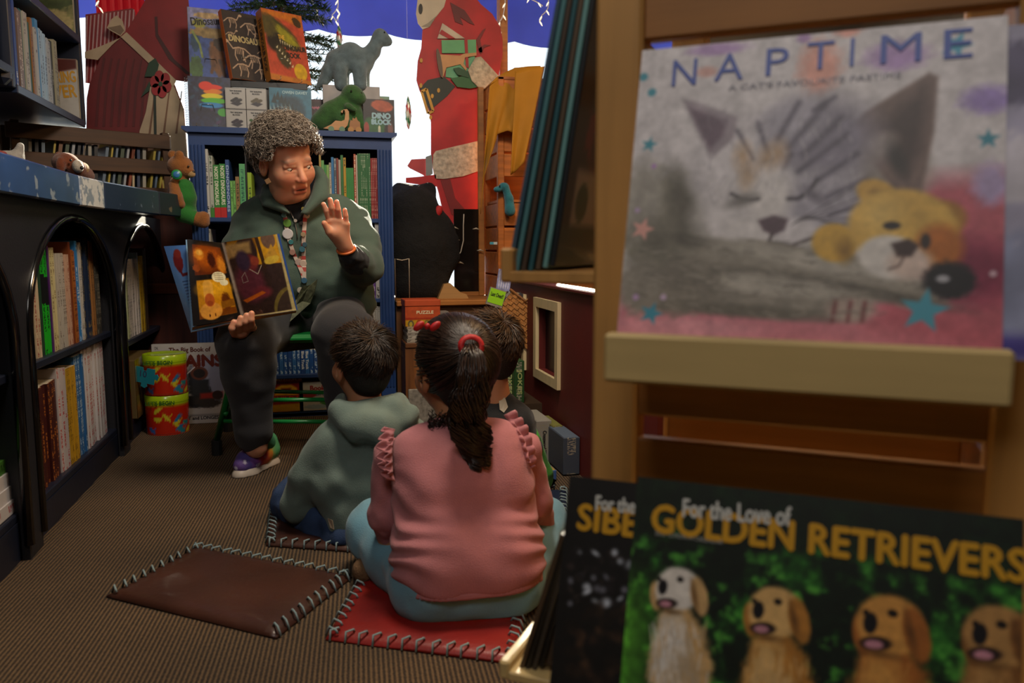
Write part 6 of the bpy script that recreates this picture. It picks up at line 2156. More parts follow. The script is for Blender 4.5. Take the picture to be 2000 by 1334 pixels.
class Head:
    def __init__(h, c, face, lean=0, k=1.0):
        h.c, h.k = Vector(c), k
        h.s, h.f, h.u = axes(face, lean)
        h.R = Matrix((h.s, h.f, h.u)).transposed()

    def P(h, a, b, c):
        return h.c + (h.s * a + h.f * b + h.u * c) * h.k

    def loc(h, V):
        d = (V - V3(h.c)) / h.k
        return d @ np.array(h.R)

    def build(h, neck, rn=.055, child=False):
        b, P, k = Body(.018 * h.k), h.P, h.k
        E = lambda a, r, kk=None, sub=False: b.ell(P(*a), [x * k for x in r], h.R.to_4x4(), kk, sub)
        E((0, -.012, .035), (.077, .096, .085))
        E((0, .028, -.035), (.067 if not child else .062, .064, .08 if not child else .07))
        E((0, .066, -.1 if not child else -.085), (.027, .022, .02))
        for q_ in (-1, 1):
            E((q_ * .037, .056, -.032), (.031, .029, .032))
            E((q_ * .079, -.006, -.012), (.011, .021, .034), .008)
            E((q_ * .082, -.002, -.012), (.006, .012, .02), .006, True)
            E((q_ * .032, .096, -.001), (.018, .0125, .011), .014, True)
        b.cap(P(-.036, .077, .018), P(.036, .075, .02), .010 * k, None, .02)
        b.cap(P(0, .084, .006), P(0, .108, -.034), .008 * k, .0125 * k, .012)
        for q_ in (-1, 1):
            E((q_ * .011, .098, -.038), (.009, .011, .008), .006)
            b.cap(P(q_ * .046, .076, .0045), P(q_ * .019, .083, .0048), .0058 * k, None, .006)
            b.cap(P(q_ * .045, .077, -.0105), P(q_ * .019, .083, -.0105), .005 * k, None, .006)
        b.cap(P(-.02, .086, -.066), P(.02, .086, -.066), .0055 * k, None, .009)
        b.cap(P(-.018, .086, -.081), P(.018, .086, -.081), .006 * k, None, .009)
        b.cap(P(-.016, .098, -.0735), P(.016, .098, -.0735), .0035 * k, None, .004, True)
        if not child:
            b.cap(P(-.03, .03, -.1), P(.03, .03, -.1), .034 * k)
            for q_ in (-1, 1):
                b.cap(P(q_ * .026, .102, -.04), P(q_ * .036, .082, -.072), .003 * k, None, .008, True)
        b.cap(P(0, -.018, -.06), neck, rn * k, rn * 1.08 * k, .03)
        return b

    def colours(h, V, skin, lip, brow):
        L_ = h.loc(V)
        c = np.tile(np.array(lin(skin)), (len(V), 1))

        def lay(m, col, a=1):
            m = (np.clip(m, 0, 1) * a)[:, None]
            c[:] = c * (1 - m) + np.array(lin(col)) * m
        x, y, z = L_[:, 0], L_[:, 1], L_[:, 2]
        lay(1.2 - np.hypot((np.abs(x) - .04) / .026, (z + .035) / .022) * 1.0 - (y < .02), 'b5553f', .35)
        lay(1.2 - np.hypot(x / .02, (z + .034) / .016) - (y < .085) * 2, 'b5553f', .4)
        lay((1.2 - np.hypot(x / .025, (z + .0735) / .0125)) * 2.5 - (y < .06) * 9, lip, .75)
        lay((1.1 - np.hypot(x / .02, (z + .0735) / .0035)) * 3 - (y < .06) * 9, '2a0d0b')
        lay((1.1 - np.hypot((np.abs(x) - .034) / .02, (z - .023 + (np.abs(x) - .034) * .15) / .0055)) * 3 - (y < .05) * 9, brow, .5)
        lay(.6 - np.hypot((np.abs(x) - .032) / .02, (z + .003) / .012) - (y < .05) * 9, '8a5040', .6)
        return c

    def eyes(h, parent, iris='3a2a1c', gaze=(0, 1, -.35)):
        g = (h.s * gaze[0] + h.f * gaze[1] + h.u * gaze[2]).normalized()
        for q_ in (-1, 1):
            p = h.P(q_ * .032, .0735, -.003) - parent.location
            e_ = B().ell(p, (.0122 * h.k,) * 3, 10).to('eye', mat('c9bdb0', .15, coat=.5), parent, smooth=True)
            B().lathe([(.0005, .0009), (.0045 * h.k, .0004), (.0055 * h.k, -.001)], 14, Matrix.Translation(p + g * .0122 * h.k) @ g.to_track_quat('Z', 'Y').to_matrix().to_4x4()).to('iris', mat(iris, .1, coat=.6), e_, smooth=True)


def join(parts):
    """[(V, Q, colour or colours)] -> one set of arrays"""
    Vs, Qs, Cs, n = [], [], [], 0
    for V, Q, c in parts:
        Vs.append(V)
        Qs.append(Q + n)
        Cs.append(np.tile(np.array(lin(c)), (len(V), 1)) if isinstance(c, str) else c)
        n += len(V)
    return np.concatenate(Vs), np.concatenate(Qs), np.concatenate(Cs)


SKIN = None


def skin_mat():
    global SKIN
    if SKIN is None:
        SKIN = mat('ffffff', .5, attr='print', sss=.6, bump=(260, .06)).copy()
    return SKIN


def person_body(parent, parts):
    V, Q, C_ = join(parts)
    return link('body', npmesh(V - V3(parent.location), Q, col=C_), skin_mat(), parent)


def garment(name, body, m, parent, vox=.006, warp=None, smooth=1):
    V, Q = body.mesh(vox, warp=warp, smooth=smooth)
    o = link(name, npmesh(V - V3(parent.location), Q), m, parent)
    return o, BVHTree.FromPolygons(V.tolist(), Q.tolist())


def drop(px, py, bvhs, off=.003):
    """point on the nearest of some surfaces seen at a photo pixel, lifted towards the viewer"""
    v = ((_r * (px - 1000) - _u * (py - 667) + _f * FPX) / FPX).normalized()
    best = None
    for b in bvhs:
        h = b.ray_cast(CAMP, v)
        if h[0] is not None and (best is None or h[3] < best):
            best = h[3]
    return CAMP + v * ((best or 2.9) - off)


def tubes(paths, rad, sides=3, taper=.35):
    """many strands (n, m, 3) as thin tapering tubes"""
    P_ = np.asarray(paths, float)
    n, m, _ = P_.shape
    tg = np.gradient(P_, axis=1)
    tg /= np.linalg.norm(tg, axis=2, keepdims=True) + 1e-12
    ref = np.tile(np.array([.31, .67, .67]), (n, m, 1))
    a = np.cross(tg, ref)
    a /= np.linalg.norm(a, axis=2, keepdims=True) + 1e-9
    b = np.cross(tg, a)
    t = np.linspace(0, 1, m)
    pr = (1 - (1 - taper) * t ** 2)
    rr = (np.asarray(rad).reshape(-1, 1) * pr)[..., None]
    V = np.stack([P_ + rr * (a * math.cos(2 * PI * k / sides) + b * math.sin(2 * PI * k / sides)) for k in range(sides)], 2)
    i = np.arange(n)[:, None, None] * m * sides + np.arange(m - 1)[None, :, None] * sides
    k = np.arange(sides)[None, None]
    k2 = (k + 1) % sides
    Fq = np.stack([i + k, i + k2, i + sides + k2, i + sides + k], -1).reshape(-1, 4)
    return V.reshape(-1, 3), Fq, m * sides


def hair_obj(name, parent, paths, rad, c1, c2, rough=.5, seed=1):
    V, Q, per = tubes(paths, rad)
    r = np.random.default_rng(seed)
    n = len(V) // per
    t = np.clip(r.normal(.4, .3, n), 0, 1)[:, None]
    c = np.array(lin(c1)) * (1 - t) + np.array(lin(c2)) * t
    return link(name, npmesh(V - V3(parent.location), Q, col=np.repeat(c, per, 0)), PRINT(rough), parent)


def dirs(n, seed):
    """even directions on the unit sphere"""
    i = np.arange(n) + .5
    ph = np.arccos(1 - 2 * i / n)
    th = PI * (1 + 5 ** .5) * i
    r = np.random.default_rng(seed)
    d = np.stack([np.cos(th) * np.sin(ph), np.sin(th) * np.sin(ph), np.cos(ph)], 1) + r.normal(size=(n, 3)) * .02
    return d / np.linalg.norm(d, axis=1)[:, None]


def scalp(h, d, grow=0.0):
    """points of the scalp for head-local directions d"""
    c0, r0 = np.array([0, -.012, .03]), np.array([.079, .098, .088]) + grow
    return c0 + d * r0


def world(h, L_):
    return V3(h.c) + (L_ * h.k) @ np.array(h.R).T


def wrinkle(sx, sz, amp, seed=0, gain=None):
    def w_(x, y, z):
        o = np.broadcast_to(x + y * 0 + z * 0, np.broadcast_shapes(x.shape, y.shape, z.shape))
        n = vnoise(o * sx, (y + o * 0) * sx, seed, (z + o * 0) * sz) - .5
        return amp * n if gain is None else amp * n * gain(x, y, z)
    return w_


KNIT = lambda c, s=420: mat(c, .92, bump=(s, .35), var=(16, .1), sheen=.12)

# ------------------------------------------------------------------ the reader
wo = thing('person', 'seated person with curly grey hair in dark green sweater reading a picture book aloud', 'person', (-.05, 2.95, 0))
wh = Head(A(559, 313, Y=2.93), (.50, -.80, -.34), .20, 1.06)
N0 = A(572, 415, Y=3.03)
hv = wh.build(N0).mesh(.0027)
torso = Body(.05).chain([N0, A(585, 500, Y=3.06), A(600, 610, Y=3.1)], [.06, .11, .12]).chain([A(487, 440, Y=3.08), A(690, 440, Y=3.08)], [.05, .05])
KL, KR = A(480, 668, Y=2.74), A(672, 655, Y=2.68)
AL, AR = A(500, 872, Y=2.80), A(690, 880, Y=2.76)
for hp, kn, an in ((A(555, 622, Y=3.06), KL, AL), (A(660, 622, Y=3.06), KR, AR)):
    torso.chain([hp, kn, an], [.08, .055, .04])
ER, WR = A(466, 572, Y=2.98), A(470, 645, Y=2.72)
EL, WL = A(712, 522, Y=2.92), A(678, 494, Y=2.76)
torso.chain([A(487, 440, Y=3.08), ER, WR], [.05, .042, .03]).chain([A(690, 440, Y=3.08), EL, WL], [.05, .042, .028])
tv = torso.mesh(.009)
# raised hand, palm to the viewer
q = lambda x, y, Y: A(x, y, Y=Y)
hd = Body(.008).cap(A(684, 500, Y=2.79), q(675, 482, 2.745), .027, .026, .02)
for (bx_, by_), w1 in (((643, 432), .013), ((652, 430), .0135), ((663, 432), .0135), ((676, 438), .0125)):
    hd.cap(q(672, 478, 2.74), q(bx_, by_, 2.71), .017, w1, .012)
hd.cap(q(668, 470, 2.735), q(655, 455, 2.715), .02, .02, .02)
for pts, r0 in (([(643, 430, 2.71), (637, 412, 2.695), (631.5, 399, 2.69)], .0092), ([(652, 428, 2.71), (648, 406, 2.69), (644.5, 390, 2.685)], .0095), ([(663, 430, 2.71), (660, 409, 2.69), (657.5, 394, 2.685)], .0092), ([(676, 437, 2.71), (675, 421, 2.70), (673.5, 410, 2.695)], .0082)):
    p_ = [q(*v) for v in pts]
    hd.cap(p_[0], p_[1], r0 * 1.04, r0, .003)
    hd.cap(p_[1], p_[2], r0, r0 * .84, .002)
hd.cap(q(662, 470, 2.735), q(643, 453, 2.70), .018, .0125, .012).cap(q(643, 453, 2.70), q(633.5, 436, 2.69), .0118, .0095, .004)
lv = hd.mesh(.0023)
# hand under the book: fingers curl over its lower edge
h2 = Body(.008).cap(WR, q(474, 648, 2.70), .028, .03, .02).cap(q(474, 648, 2.70), q(470, 645, 2.64), .032, .026, .02)
for (x0, y0, x1, y1, x2, y2) in ((456, 650, 453, 641, 457, 629), (468, 645, 467, 633, 470, 621), (480, 641, 479, 628, 481.5, 616), (491, 637, 490, 624, 491.5, 612)):
    h2.cap(q(x0 + 3, y0 + 3, 2.655), q(x0, y0 - 2, 2.615), .012, .0118, .006).cap(q(x0, y0 - 2, 2.615), q(x1, y1, 2.583), .0116, .011, .003).cap(q(x1, y1, 2.583), q(x2, y2, 2.582), .0108, .0092, .003)
h2.cap(q(474, 640, 2.69), q(492, 620, 2.70), .016, .012, .01)
rv = h2.mesh(.0025)
SK = 'cc9274'
person_body(wo, [(hv[0], hv[1], wh.colours(hv[0], SK, 'a8584a', '8a7868')), (tv[0], tv[1], SK), (lv[0], lv[1], SK), (rv[0], rv[1], SK)])
wh.eyes(wo, gaze=(.4, 1, -.5))
GREEN = KNIT('3f5249')
sw = Body(.05)
sw.chain([A(520, 425, Y=3.07), A(655, 425, Y=3.07)], [.085, .085]).chain([A(528, 470, Y=3.04), A(660, 470, Y=3.04)], [.105, .105]).chain([A(540, 550, Y=3.03), A(660, 550, Y=3.03)], [.115, .12])
sw.chain([A(548, 600, Y=3.06), A(682, 590, Y=3.06)], [.09, .10]).cap(N0, A(585, 440, Y=3.05), .07, .09)
sw.chain([A(492, 432, Y=3.08), A(474, 490, Y=3.05), ER, A(470, 620, Y=2.82)], [.066, .066, .06, .045], .03)
sw.chain([A(690, 434, Y=3.08), A(708, 480, Y=3.02), EL, A(694, 508, Y=2.84)], [.066, .066, .064, .058], .025)
swo, swb = garment('sweater', sw, GREEN, wo, .0055, warp=wrinkle(22, 34, .012, 3))
PT = KNIT('28282c', 500)
tp_ = Body(.04)
tp_.chain([A(548, 625, Y=3.1), A(668, 622, Y=3.1)], [.115, .115])
tp_.chain([A(555, 625, Y=3.04), KL, KL + Vector((.004, .02, -.1)), AL + Vector((-.006, .0, .045))], [.098, .088, .080, .062])
tp_.chain([A(665, 622, Y=3.04), KR, KR + Vector((.004, .02, -.1)), AR + Vector((0, 0, .015))], [.102, .097, .084, .07])
tpo, tpb = garment('trousers', tp_, PT, wo, .0065, warp=wrinkle(16, 26, .012, 9))
cf = Body(.02).chain([A(696, 510, Y=2.83), A(680, 496, Y=2.765)], [.05, .036])
garment('undershirt_cuff', cf, KNIT('10131a'), wo, .004, warp=wrinkle(60, 60, .008, 4))
bc_ = WL.lerp(A(675, 482, Y=2.745), .6)
ax_ = (A(672, 470, Y=2.735) - WL).normalized()
B().tube([bc_ - wo.location + (ax_.orthogonal().normalized() * math.cos(a) + ax_.cross(ax_.orthogonal().normalized()) * math.sin(a)) * .0295 for a in [2 * PI * k / 20 for k in range(21)]], .005, 6, False).to('bracelet', mat('c2622a', .35), wo, smooth=True)
# hair: grey curls over a darker cap
cap_ = Body(.02)
cap_.ell(wh.P(0, -.03, .05), [.092 * wh.k, .098 * wh.k, .092 * wh.k], wh.R.to_4x4()).ell(wh.P(0, -.05, -.02), [.085 * wh.k, .07 * wh.k, .07 * wh.k], wh.R.to_4x4())
cap_.ell(wh.P(0, .12, -.03), [.115 * wh.k, .118 * wh.k, .1 * wh.k], wh.R.to_4x4(), .012, True)
V_, Q_ = cap_.mesh(.005)
hair_base = link('hair_cap', npmesh(V_ - V3(wo.location), Q_), mat('5a5047', .9, bump=(200, .8)), wo)
rg = np.random.default_rng(12)
d = dirs(5200, 3)
ax0 = np.abs(d[:, 0])
keep = (d[:, 2] > np.where(d[:, 1] > .1, -.1, -.62)) & ~((d[:, 1] > .26 + .42 * ax0) & (d[:, 2] < .44)) & ~((ax0 > .68) & (d[:, 1] > -.14) & (d[:, 2] < -.02))
d = d[keep]
base = scalp(wh, d, .006 + .022 * rg.random(len(d))[:, None] * np.clip(d[:, 2:3] + .9, .4, 1))
m = 13
t = np.linspace(0, 1, m)
ph = rg.uniform(0, 2 * PI, len(d))[:, None]
tu = rg.uniform(1.2, 2.4, len(d))[:, None]
cr_ = rg.uniform(.006, .0115, len(d))[:, None]
tan = np.cross(d, rg.normal(size=d.shape))
tan /= np.linalg.norm(tan, axis=1)[:, None]
bit = np.cross(d, tan)
ang = ph + tu * 2 * PI * t
ln = rg.uniform(.014, .03, len(d))[:, None]
pth = base[:, None] + d[:, None] * (ln * (t - .2))[..., None] + (tan[:, None] * np.cos(ang)[..., None] + bit[:, None] * np.sin(ang)[..., None]) * (cr_ * (.5 + .6 * t))[..., None]
n_, m_ = pth.shape[:2]
hair_obj('hair', wo, world(wh, pth.reshape(-1, 3)).reshape(n_, m_, 3), np.full(n_, .0017), '5a4e44', 'c4b8aa', .45)
# collar, undershirt, zip
def sheet(name, pts, m, bvhs, parent, off=.006, th=.004, grid=None):
    """thin cloth piece laid on what lies behind it"""
    p = [drop(x, y, bvhs, off if len(r) == 0 else r[0]) - parent.location for x, y, *r in pts]
    b = B().add(p, [tuple(range(len(p)))])
    o = b.to(name, m, parent)
    md = o.modifiers.new('thickness', 'SOLIDIFY')
    md.thickness = th
    return o


hb = BVHTree.FromPolygons(hv[0].tolist(), hv[1].tolist())
al = [swb, hb]
us = Body(.02).cap(N0, A(581, 424, Y=2.955), .056, .022).cap(A(563, 402, Y=2.96), A(594, 400, Y=2.96), .024, .024)
uo, ub = garment('undershirt', us, KNIT('0c0e14'), wo, .004)
al = [swb, hb, ub]
def collar(up_, lo_):
    b, n, r = B(), 24, 6
    pl = lambda p, t: p[min(int(t * (len(p) - 1)), len(p) - 2)].lerp(p[min(int(t * (len(p) - 1)), len(p) - 2) + 1], t * (len(p) - 1) - min(int(t * (len(p) - 1)), len(p) - 2))
    for i in range(n + 1):
        a, c_ = pl(up_, i / n), pl(lo_, i / n)
        for j in range(r + 1):
            f = j / r
            b.v.append(tuple(a.lerp(c_, f) + Vector((0, -.016, .004)) * math.sin(f * PI) - wo.location))
    b.f = [(i * (r + 1) + j, i * (r + 1) + j + 1, (i + 1) * (r + 1) + j + 1, (i + 1) * (r + 1) + j) for i in range(n) for j in range(r)]
    o = b.to('collar', GREEN, wo, smooth=True)
    o.modifiers.new('thickness', 'SOLIDIFY').thickness = .006


V_ = lambda *p: [A(x, y, Y=Y) for x, y, Y in p]
collar(V_((530, 356, 3.06), (536, 374, 2.99), (548, 392, 2.945), (567, 416, 2.915)), V_((512, 362, 3.05), (506, 386, 2.985), (512, 402, 2.95), (558, 418, 2.915)))
collar(V_((612, 326, 3.06), (617, 352, 2.99), (607, 388, 2.94), (588, 420, 2.915)), V_((628, 332, 3.05), (640, 352, 2.99), (641, 386, 2.945), (598, 420, 2.915)))
B().tube([drop(x, y, al, .004) - wo.location for x, y in ((566, 412), (576, 432), (579, 450), (581, 466))], .0022, 5).to('zip', mat('8a857c', .3, metal=.8), wo, smooth=True)
# lanyard with pins
lp = [[(545, 404), (551, 414), (557, 425), (560, 448), (566, 472), (573, 494), (583, 516), (591, 534), (594, 548)], [(600, 404), (598, 414), (596, 425), (594, 450), (593, 475), (593, 500), (594, 522), (594, 548)]]
for li in lp:
    fi = []
    for (x0, y0), (x1, y1) in zip(li[:-1], li[1:]):
        fi += [(x0 + (x1 - x0) * k / 3, y0 + (y1 - y0) * k / 3) for k in range(3)]
    fi.append(li[-1])
    b = B()
    pl_ = [(drop(x - 4, y, [swb, ub], .006) - wo.location, drop(x + 4, y, [swb, ub], .006) - wo.location) for x, y in fi]
    for k, ((a0, a1), (b0, b1)) in enumerate(zip(pl_[:-1], pl_[1:])):
        b.add([a0, a1, b1, b0], [(3, 2, 1, 0)])
    o = b.to('lanyard_strap', mat('a89a90', .7), wo)
    o.data.materials.append(mat('8f2a24', .7))
    for k, f_ in enumerate(o.data.polygons):
        f_.material_index = 1 if k % 3 == 0 else 0
    o.modifiers.new('thickness', 'SOLIDIFY').thickness = .002
for (x, y, r, c_) in ((554, 420, 5, '4a7a80'), (561, 436, 8, '5a8a34'), (562, 457, 10.5, 'b5b5b8'), (568, 473, 5, '2a6a70'), (571, 493, 6, '8a6a60'), (592, 408, 4, 'a89a50'), (599, 421, 6, 'b0a494'), (588, 436, 4, '3a3a3c'), (592, 458, 5, '8a7a60'), (595, 478, 5, '2a4a58'), (590, 487, 6, '2a5a6a'), (592, 515, 7, 'a8988c'), (583, 512, 7, '9a8a84'), (594, 548, 6, '2a5470'), (586, 567, 6, '9a968c'), (577, 431, 3.5, 'a8a49a')):
    p = drop(x, y, [swb, ub], .010)
    n_ = (CAMP - p).normalized()
    r_ = r / 560
    B().lathe([(.0004, .002), (r_ * .88, .002), (r_, .0002), (r_ * .95, -.002)], 16, Matrix.Translation(p - wo.location) @ n_.to_track_quat('Z', 'Y').to_matrix().to_4x4()).to('pin_badge', mat(c_, .45), wo)
al2 = [swb, tpb]
pc = sheet('lanyard_pouch', [(590, 560, .02), (606, 556, .022), (620, 545, .03), (616, 566, .03), (606, 592, .03), (584, 610, .03), (566, 628, .03), (571, 606, .03), (578, 585, .02)], mat('4a4f38', .7, var=(70, .5), bump=(120, .3)), al2, wo, .02, .004)
# earring
ep = A(523, 346, Y=2.92)
er = B().box(-.0085, .0085, -.002, .002, -.0085, .0085, M=Matrix.Rotation(.3, 4, 'Y') @ Matrix.Rotation(.78, 4, 'Y'), c=.001).to('earring', mat('8a6a4a', .3, metal=.4), wo, M=Matrix.Translation(A(523, 354, Y=2.855) - wo.location))
# shoes
def shoe(toe, heel, ank, parent, name='shoe'):
    d = (toe - heel)
    L_ = d.length
    f = d.normalized()
    s_ = Vector((f.y, -f.x, 0))
    pt = lambda a, b, c: heel + f * (a * L_) + s_ * b + Vector((0, 0, c))
    b = Body(.02).chain([pt(.17, 0, .05), pt(.45, 0, .052), pt(.72, .004, .042), pt(.88, .006, .036)], [.036, .04, .038, .027]).chain([pt(.18, 0, .06), pt(.2, 0, .085)], [.037, .036])
    b.ell(pt(.5, 0, -.03), (.2, .2, .046), None, .006, True)
    V, Q = b.mesh(.004)
    a = ((V - V3(heel)) @ V3(f)) / L_
    n1 = fbm(V[:, 0] * 60, V[:, 1] * 60, 3, 3, V[:, 2] * 60)
    c = np.zeros((len(V), 3))
    stops = [(0, '2f8a5a'), (.25, '5aa06a'), (.36, 'c89a2c'), (.46, 'd0642c'), (.58, 'c83a4a'), (.7, '8a4a9a'), (.82, '4a3f8a'), (1.0, '5a3a7a')]
    xs_ = [v[0] for v in stops]
    cc = np.array([lin(v[1]) for v in stops])
    for k in range(3):
        c[:, k] = np.interp(np.clip(a + (n1 - .45) * .25, 0, 1), xs_, cc[:, k])
    w_ = np.clip((n1 - .52) * 12, 0, 1)[:, None] * np.clip((a - .5) * 5, 0, 1)[:, None]
    c = c * (1 - w_) + np.array(lin('b9b4cc')) * w_
    o = link(name, npmesh(V - V3(parent.location), Q, col=c), mat('ffffff', .7, attr='print', bump=(300, .3)), parent)
    so = Body(.012)
    so.chain([pt(.16, 0, .0), pt(.5, 0, -.002), pt(.75, .004, .0), pt(.9, .006, .002)], [.038, .036, .042, .03])
    so.ell(pt(.5, 0, -.06), (.3, .3, .0605), None, .003, True).ell(pt(.5, 0, .125), (.3, .3, .1), None, .003, True)
    V, Q = so.mesh(.004)
    V[:, 2] = np.clip(V[:, 2], .0008, .026)
    link('sole', npmesh(V - V3(parent.location), Q), mat('b5aa9e', .5), o)
    for k in range(4):
        x = .42 + k * .085
        hgt = [.106, .104, .096, .086][k]
        B().tube([pt(x, -.03, hgt - .016) - parent.location, pt(x + .02, 0, hgt + .003) - parent.location, pt(x, .03, hgt - .016) - parent.location], .0028, 5).to('lace', mat('141418', .6), o, smooth=True)
    return o


t0, h0 = A(466, 934, Z=0), A(537, 900, Z=0)
sk_ = Body(.015).chain([AL + Vector((.0, .012, .03)), h0.lerp(t0, .2) + Vector((0, 0, .075))], [.042, .034])
garment('sock', sk_, mat('3f8a62', .9, bump=(350, .5), var=(60, .15)), wo, .005)
shoe(t0, h0, AL, wo)
shoe(A(650, 960, Z=0) + Vector((.04, .12, 0)), AR + Vector((.02, .06, -AR.z)), AR, wo)

# the open picture book
BKY = 2.625
def patch(name, P, c, parent, m, bow=.0, nvec=Vector((0, -1, 0)), th=0):
    """printed leaf: corners bl, br, tr, tl in room space"""
    X, Y_ = P.X / P.w, P.Y / P.h
    q4 = [V3(v) for v in c]
    V = ((1 - X) * (1 - Y_))[..., None] * q4[0] + (X * (1 - Y_))[..., None] * q4[1] + (X * Y_)[..., None] * q4[2] + ((1 - X) * Y_)[..., None] * q4[3]
    V = V + (np.sin(X * PI) * bow)[..., None] * V3(nvec)
    i = np.arange(P.nx - 1)[None] + np.arange(P.ny - 1)[:, None] * P.nx
    Fq = np.stack([i, i + 1, i + 1 + P.nx, i + P.nx], -1).reshape(-1, 4)
    cc = np.clip(P.c, 0, 1).reshape(-1, 3)
    cc = np.where(cc <= .04045, cc / 12.92, ((cc + .055) / 1.055) ** 2.4)
    return link(name, npmesh(V.reshape(-1, 3) - V3(parent.location), Fq, col=cc), m, parent)


pbk = thing('picture_book', 'open picture book with orange and brown pages held up towards the children', 'book', A(452, 640, Y=BKY))
lbl, lbr, ltr, ltl = A(377, 637, Y=2.585), A(471, 621, Y=2.635), A(432, 474, Y=2.665), A(365, 467, Y=2.62)
rbl, rbr, rtr, rtl = lbr, A(579, 606, Y=2.58), A(541, 457, Y=2.61), ltr
P = Paint(1, 1.5, 90, '15100e')
P.poly([(.14, .87), (.93, .9), (.93, 1.4), (.14, 1.42)], '5a2408', .02).ell(.5, 1.2, .4, .2, '9a4a0c', soft=.9).ell(.3, 1.25, .14, .1, 'c87a1e', soft=.5, wob=.3).ell(.32, 1.28, .09, .05, 'd9a040', soft=.4).ell(.62, 1.15, .1, .14, '3a1408', soft=.5, wob=.3).ell(.85, 1.05, .1, .16, 'c87a20', soft=.6, wob=.3).ell(.2, 1.0, .1, .06, '8a4010', wob=.4)
P.poly([(.16, .1), (.95, .12), (.95, .8), (.16, .78)], 'b5780e', .02).poly([(.16, .1), (.95, .12), (.95, .24), (.16, .22)], '6a3406', .02).ell(.55, .62, .38, .14, 'd0961a', soft=.8)
P.ell(.42, .22, .24, .16, 'c98a34', soft=.12).poly([(.3, .4), (.52, .4), (.54, .72), (.48, .78), (.36, .78), (.3, .72)], 'd09a3c', .02).ell(.42, .42, .11, .12, 'a8521c', soft=.2).ell(.42, .36, .07, .05, '8a3c14', soft=.4).ell(.38, .14, .015, .03, '4a2008').ell(.5, .14, .015, .03, '4a2008')
P.ell(.78, .36, .1, .16, '5a2a08', soft=.4, wob=.3).poly([(.66, .36), (.95, .4), (.95, .26), (.66, .24)], '7a4a0c', .02)
P.ell(.72, .83, .17, .1, 'd8cfa8', soft=.06).ell(.82, .72, .1, .06, 'd8cfa8', soft=.06)
for k in range(4):
    P.line([(.62, .89 - k * .035), (.82, .89 - k * .035)], .012, '6a5a40', a=.7)
P.mottle(.15, 18)
pg = PRINT(.22, .5)
patch('left_page', P, (lbl, lbr, ltr, ltl), pbk, pg, .012)
P = Paint(1, 1.35, 110, '33231f')
P.poly([(0, .95), (.1, 1.35), (1, 1.35), (1, .9), (.62, .92), (.55, 1.35), (.3, 1.35)], '8a5a12', .03).poly([(.55, .88), (1, .85), (1, 1.35), (.62, 1.35)], 'c8901a', .02).ell(.82, 1.28, .12, .16, '6a5040', soft=.15).poly([(.62, .8), (.6, 1.35), (.66, 1.35), (.68, .8)], '3a2614', .01)
P.poly([(.02, 1.3), (.5, 1.3), (.48, 1.1), (.06, 1.05)], '9a7a4a', .06).ell(.8, .93, .14, .07, 'c9a83a', .2, soft=.2).poly([(.7, .98), (.85, 1.2), (.92, 1.0)], 'b98a30', .02)
P.ell(.32, .58, .26, .34, '5a2a34', soft=.4).ell(.42, .93, .13, .15, '6a2a2a', soft=.25).ell(.5, .95, .08, .08, '8a3a2a', soft=.4).ell(.3, .98, .12, .18, '3a2a3c', soft=.4).line([(.38, .82), (.5, .72), (.6, .86)], .012, 'b8a894').line([(.2, .7), (.28, .78), (.3, .62), (.2, .6), (.2, .7)], .01, '8a7a74')
P.ell(.5, .4, .16, .1, '6a2a30', soft=.6).poly([(.12, .3), (.5, .42), (.56, .38), (.18, .25)], 'b5581a', .02).ell(.85, .16, .18, .3, '6a5a2a', -.6, soft=.1).ell(.88, .12, .16, .3, '3a2c24', -.6, soft=.1)
P.poly([(.93, 0), (1, 0), (1, 1.35), (.97, 1.35)], 'b0a06a', .02).poly([(0, 0), (1, 0), (1, .03), (0, .02)], 'c9b580', .01).poly([(0, 0), (.07, 0), (.05, 1.35), (0, 1.35)], 'a89a8c', .04).mottle(.15, 20)
patch('right_page', P, (rbl, rbr, rtr, rtl), pbk, pg, .014)
off = Vector((.0, .006, 0))
P = Paint(1, 1, 6, '2d4f94')
ex = lambda a, b, t_: a + (b - a) * t_
patch('front_cover', P, tuple(v + off * 1.4 for v in (rbl, ex(rbl, rbr, 1.02), ex(rtl, rtr, 1.04), rtl)), pbk, PRINT(.3, .4), .012)
P = Paint(1, 2.6, 60, '4a72b0')
P.lay(1 - P.Y / 2.6, '6f9ac8', .8).ell(.42, 2.1, .2, .3, '6a1f22', soft=.2, wob=.2).ell(.45, 2.35, .14, .14, '7a2a24', soft=.3).line([(.4, 1.9), (.5, 1.7), (.75, 1.72)], .09, '5a1a20')
for k in range(13):
    P.line([(.42 + .02 * k, 1.5 - k * .095), (.92, 1.5 - k * .095)], .03, '22335a', a=.7)
patch('jacket_flap', P, (A(373, 650, Y=2.63), A(384, 641, Y=2.60), A(372, 478, Y=2.64), A(320, 481, Y=2.66)), pbk, PRINT(.3, .3), .004)
P = Paint(1, 1, 6, '7fa8cc')
patch('back_cover', P, tuple(v + off for v in (A(373, 649, Y=2.60), A(471, 627, Y=2.64), A(432, 474, Y=2.672), A(362, 468, Y=2.635))), pbk, PRINT(.3, .3), .01)
B().add([v - pbk.location for v in (A(376, 639, Y=2.59), A(471, 623, Y=2.636), A(471, 629, Y=2.66), A(374, 650, Y=2.62))], [(0, 1, 2, 3)]).add([v - pbk.location for v in (A(471, 623, Y=2.636), A(579, 607, Y=2.585), A(578, 611, Y=2.60), A(471, 629, Y=2.66))], [(0, 1, 2, 3)]).to('page_edges', mat('b98a4a', .8), pbk)

